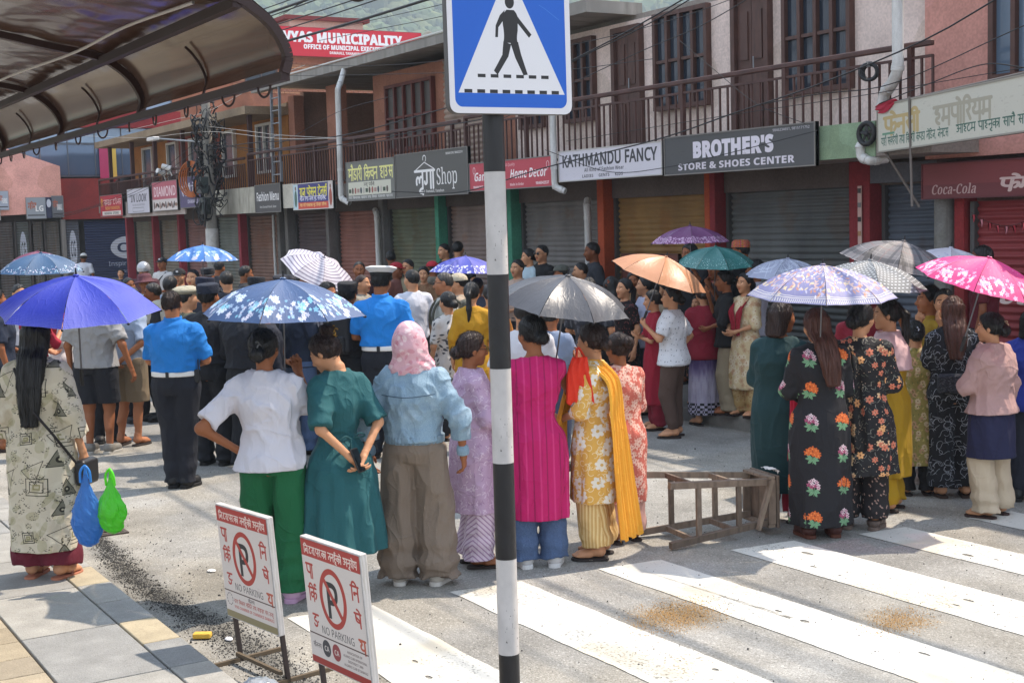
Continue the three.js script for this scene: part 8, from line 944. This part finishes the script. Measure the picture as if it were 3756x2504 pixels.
person({x:-2.13,z:0.88,h:1.66,lo:1,th:-70,skin:'c',label:'man in grey blue shirt above the charcoal umbrella',arms:['down','away'],m:1,top:{name:'shirt',mat:fabric(0x4a505c),hem:.85,sleeve:.44,se:.026},bottom:{mat:fabric(0x1c1d24)},feet:['shoe'],hair:['crop','k']});
person({x:-2.39,z:0.5,y:0.17,h:1.74,lo:1,th:-80,skin:'d',label:'tall man in dark grey shirt against the grey shutter',arms:['down','down'],m:1,top:{name:'shirt',mat:fabric(0x2e3138),hem:.85,sleeve:.44,se:.026},bottom:{mat:fabric(0x1c1d24)},feet:['shoe']});
person({x:0.53,z:2.59,h:1.6,lo:1,th:170,skin:'c',label:'dark haired person in patterned jacket behind the charcoal umbrella',arms:['front','down'],m:1,top:{name:'shirt',mat:pf('camo'),hem:.85,sleeve:.44,se:.026},bottom:{mat:fabric(0x1c1d24)},feet:['shoe']});
person({x:-0.11,z:1.83,h:1.56,lo:1,th:160,skin:'c',label:'woman with an orange hair clip by the orange pillar',arms:['front','front'],top:{name:'kurta',mat:pf('ditsy',{c:0x9a9a9a}),hem:.45,hr:[.2,.17],sleeve:0.5},bottom:{mat:fabric(0x1c1d24)},feet:['thong'],hair:['long','k',-.1],clip:[0xc0602a,.15,-.12]});
person({x:3.52,z:5.26,h:1.62,lo:1,th:172,skin:'c',label:'person in white shirt behind the pink ribbed top',arms:['down','front'],m:1,top:{name:'shirt',mat:fabric(0xc6c4c8),hem:.85,sleeve:.44,se:.026},bottom:{mat:fabric(0x14141a)},feet:['shoe']});
person({x:2.44,z:4.3,h:1.47,lo:1,th:150,skin:'b',label:'man in grey blue shirt behind the charcoal umbrella shaft',arms:['front','front'],m:1,top:{name:'shirt',mat:fabric(0x77839a),hem:.85,sleeve:.44,se:.026},bottom:{mat:fabric(0x3a4258)},feet:['shoe']});
person({x:-0.99,z:0.43,h:1.4,lo:1,th:-60,skin:'c',label:'child in beige shirt under the orange umbrella',arms:['down','down'],m:1,top:{name:'shirt',mat:fabric(0x8a7a66),hem:.85,sleeve:.44,se:.026},bottom:{mat:fabric(0x1c1d24)},feet:['shoe'],w:.9});
person({x:-5.06,z:7.33,h:1.62,lo:1,th:60,skin:'c',label:'person in white shirt raising a hand behind the blue umbrellas',arms:['down','away'],m:1,top:{name:'shirt',mat:fabric(0xb9b9c0),hem:.85,sleeve:.44,se:.026},bottom:{mat:fabric(0x1c1d24)},feet:['shoe']});
person({x:-2.12,z:7.07,h:1.66,lo:1,th:30,skin:'b',label:'man in grey shirt behind the royal blue umbrella',arms:['down','front'],m:1,top:{name:'shirt',mat:fabric(0x77757a),hem:.85,sleeve:.44,se:.026},bottom:{mat:fabric(0x1c1d24)},feet:['shoe']});
person({x:-6.66,z:3.8,h:1.68,lo:1,th:100,skin:'b',label:'man in black jacket before the brown shutter',arms:['down','away'],m:1,top:{name:'shirt',mat:fabric(0x1f2026),hem:.85,sleeve:.44,se:.026},bottom:{mat:fabric(0x1c1d24)},feet:['shoe']});
person({x:-3.28,z:4.25,h:1.66,lo:1,th:20,skin:'b',label:'man in tan shirt beneath the striped umbrella',arms:['front','front'],m:1,top:{name:'shirt',mat:fabric(0x8a7258),hem:.85,sleeve:.44,se:.026},bottom:{mat:fabric(0x1c1d24)},feet:['shoe']});
person({x:-9.61,z:3.18,h:1.7,lo:1,th:150,skin:'b',label:'man in dark shirt holding the pale blue umbrella',m:1,top:{name:'shirt',mat:fabric(0x22222a),hem:.85,sleeve:.44,se:.026},bottom:{mat:fabric(0x1c1d24)},feet:['shoe'],arms:['umbUp','down']});
// ---------- carried things ----------
function carrier(label, pos, col, w, h, sd, turn) {
  const g = new THREE.SphereGeometry(1, 30, 34), p = g.attributes.position; for (let i = 0; i < p.count; i++) { let x = p.getX(i), y = p.getY(i), z = p.getZ(i); const t = (y + 1) / 2, wd = lerp(0.95, 0.24, sstep(0.35, 1, t)) * (t < 0.06 ? sstep(-0.04, 0.06, t) : 1), a = Math.atan2(z, x), k = wd * (1 + 0.16 * N3(x * 2.4 + sd, y * 2.4, z * 2.4) + 0.07 * Math.sin(a * 9 + 4 * N3(y * 3, sd, 1)) * sstep(0.1, 0.8, t) - 0.22 * Math.abs(N3(x * 4, y * 3 + sd, z * 4)) - 0.1 * Math.abs(N3(x * 10, y * 8 + sd, z * 10))); p.setXYZ(i, (Math.cos(a) * k * w * Math.max(0.25, Math.sqrt(1 - y * y * 0.85))), -h + t * h, Math.sin(a) * k * w * 0.5 * Math.max(0.25, Math.sqrt(1 - y * y * 0.85))); } const fg = g.toNonIndexed(); fg.computeVertexNormals();
  const s = thing('plastic_bag', label, 'bag', pos, turn); part(s, 'sack', fg, mat(col, 0.45, { transmission: 0.4, thickness: 0, side: THREE.DoubleSide })); for (const k of [-1, 1]) part(s, 'loop_handle', tube([[0.03 * k, -0.05, 0], [0.025 * k, 0.02, 0.005], [0.0, 0.05, 0], [0.01 * k, -0.03, -0.01]], 0.008, 14, 6), mat(col, 0.35));
}
carrier('blue plastic carrier bag held by the long haired woman', [4.42, 0.82, 8.9], 0x2f7fcf, 0.11, 0.44, 3, 1.1); carrier('lime green plastic carrier bag held by the long haired woman', [4.52, 0.8, 8.78], 0x55d81c, 0.11, 0.34, 9, 0.7);
{ const g = new THREE.Group(); const s = thing('cloth_bag', 'orange red cloth bag hanging between the pink and yellow women', 'bag', [5.36, 1.36, 5.97]); const q = cloth([[0, 0, 0], [0, -0.1, 0.01], [0, -0.3, 0.0]], [[0.05, 0, -0.08], [0.07, 0, -0.12], [0.09, 0, -0.15]], 3, 0.008, 20, 20), m = fabric(0xd2321a); m.side = THREE.DoubleSide; part(s, 'front_side', q, m); part(s, 'back_side', cloth([[0, 0, 0], [-0.03, -0.1, 0], [-0.015, -0.3, 0]], [[0.05, 0, -0.08], [0.07, 0, -0.12], [0.09, 0, -0.15]], 3, 0.008, 20, 20, 2), m); part(s, 'handle', tube([[0.0, -0.01, 0.03], [-0.02, 0.06, 0.0], [0, -0.01, -0.04]], 0.008, 12, 6), m); }
{ const s = thing('phone', 'black phone held behind the teal dress', 'phone', [5.28, 0.86, 7.52], 0.6); part(s, 'case', rbox(0.012, 0.15, 0.075, 0.005), mat(0x171312, 0.35)); part(s, 'screen', box(0.002, 0.135, 0.066, 0.0075, 0, 0), mat(0x050506, 0.1)); s.rotation.z = 0.4; }
{ const s = thing('handbag', 'purple handbag on the leaf print blouse woman', 'bag', [-2.0, 1.05, 4.75], 1.0); part(s, 'body', rbox(0.26, 0.34, 0.09, 0.03), mat(0x2e1630, 0.5)); part(s, 'strap', tube([[-0.1, 0.16, 0], [-0.05, 0.4, 0], [0.05, 0.4, 0], [0.1, 0.16, 0]], 0.01, 18, 6), mat(0x2e1630, 0.5)); }
renderer.render(scene, camera);
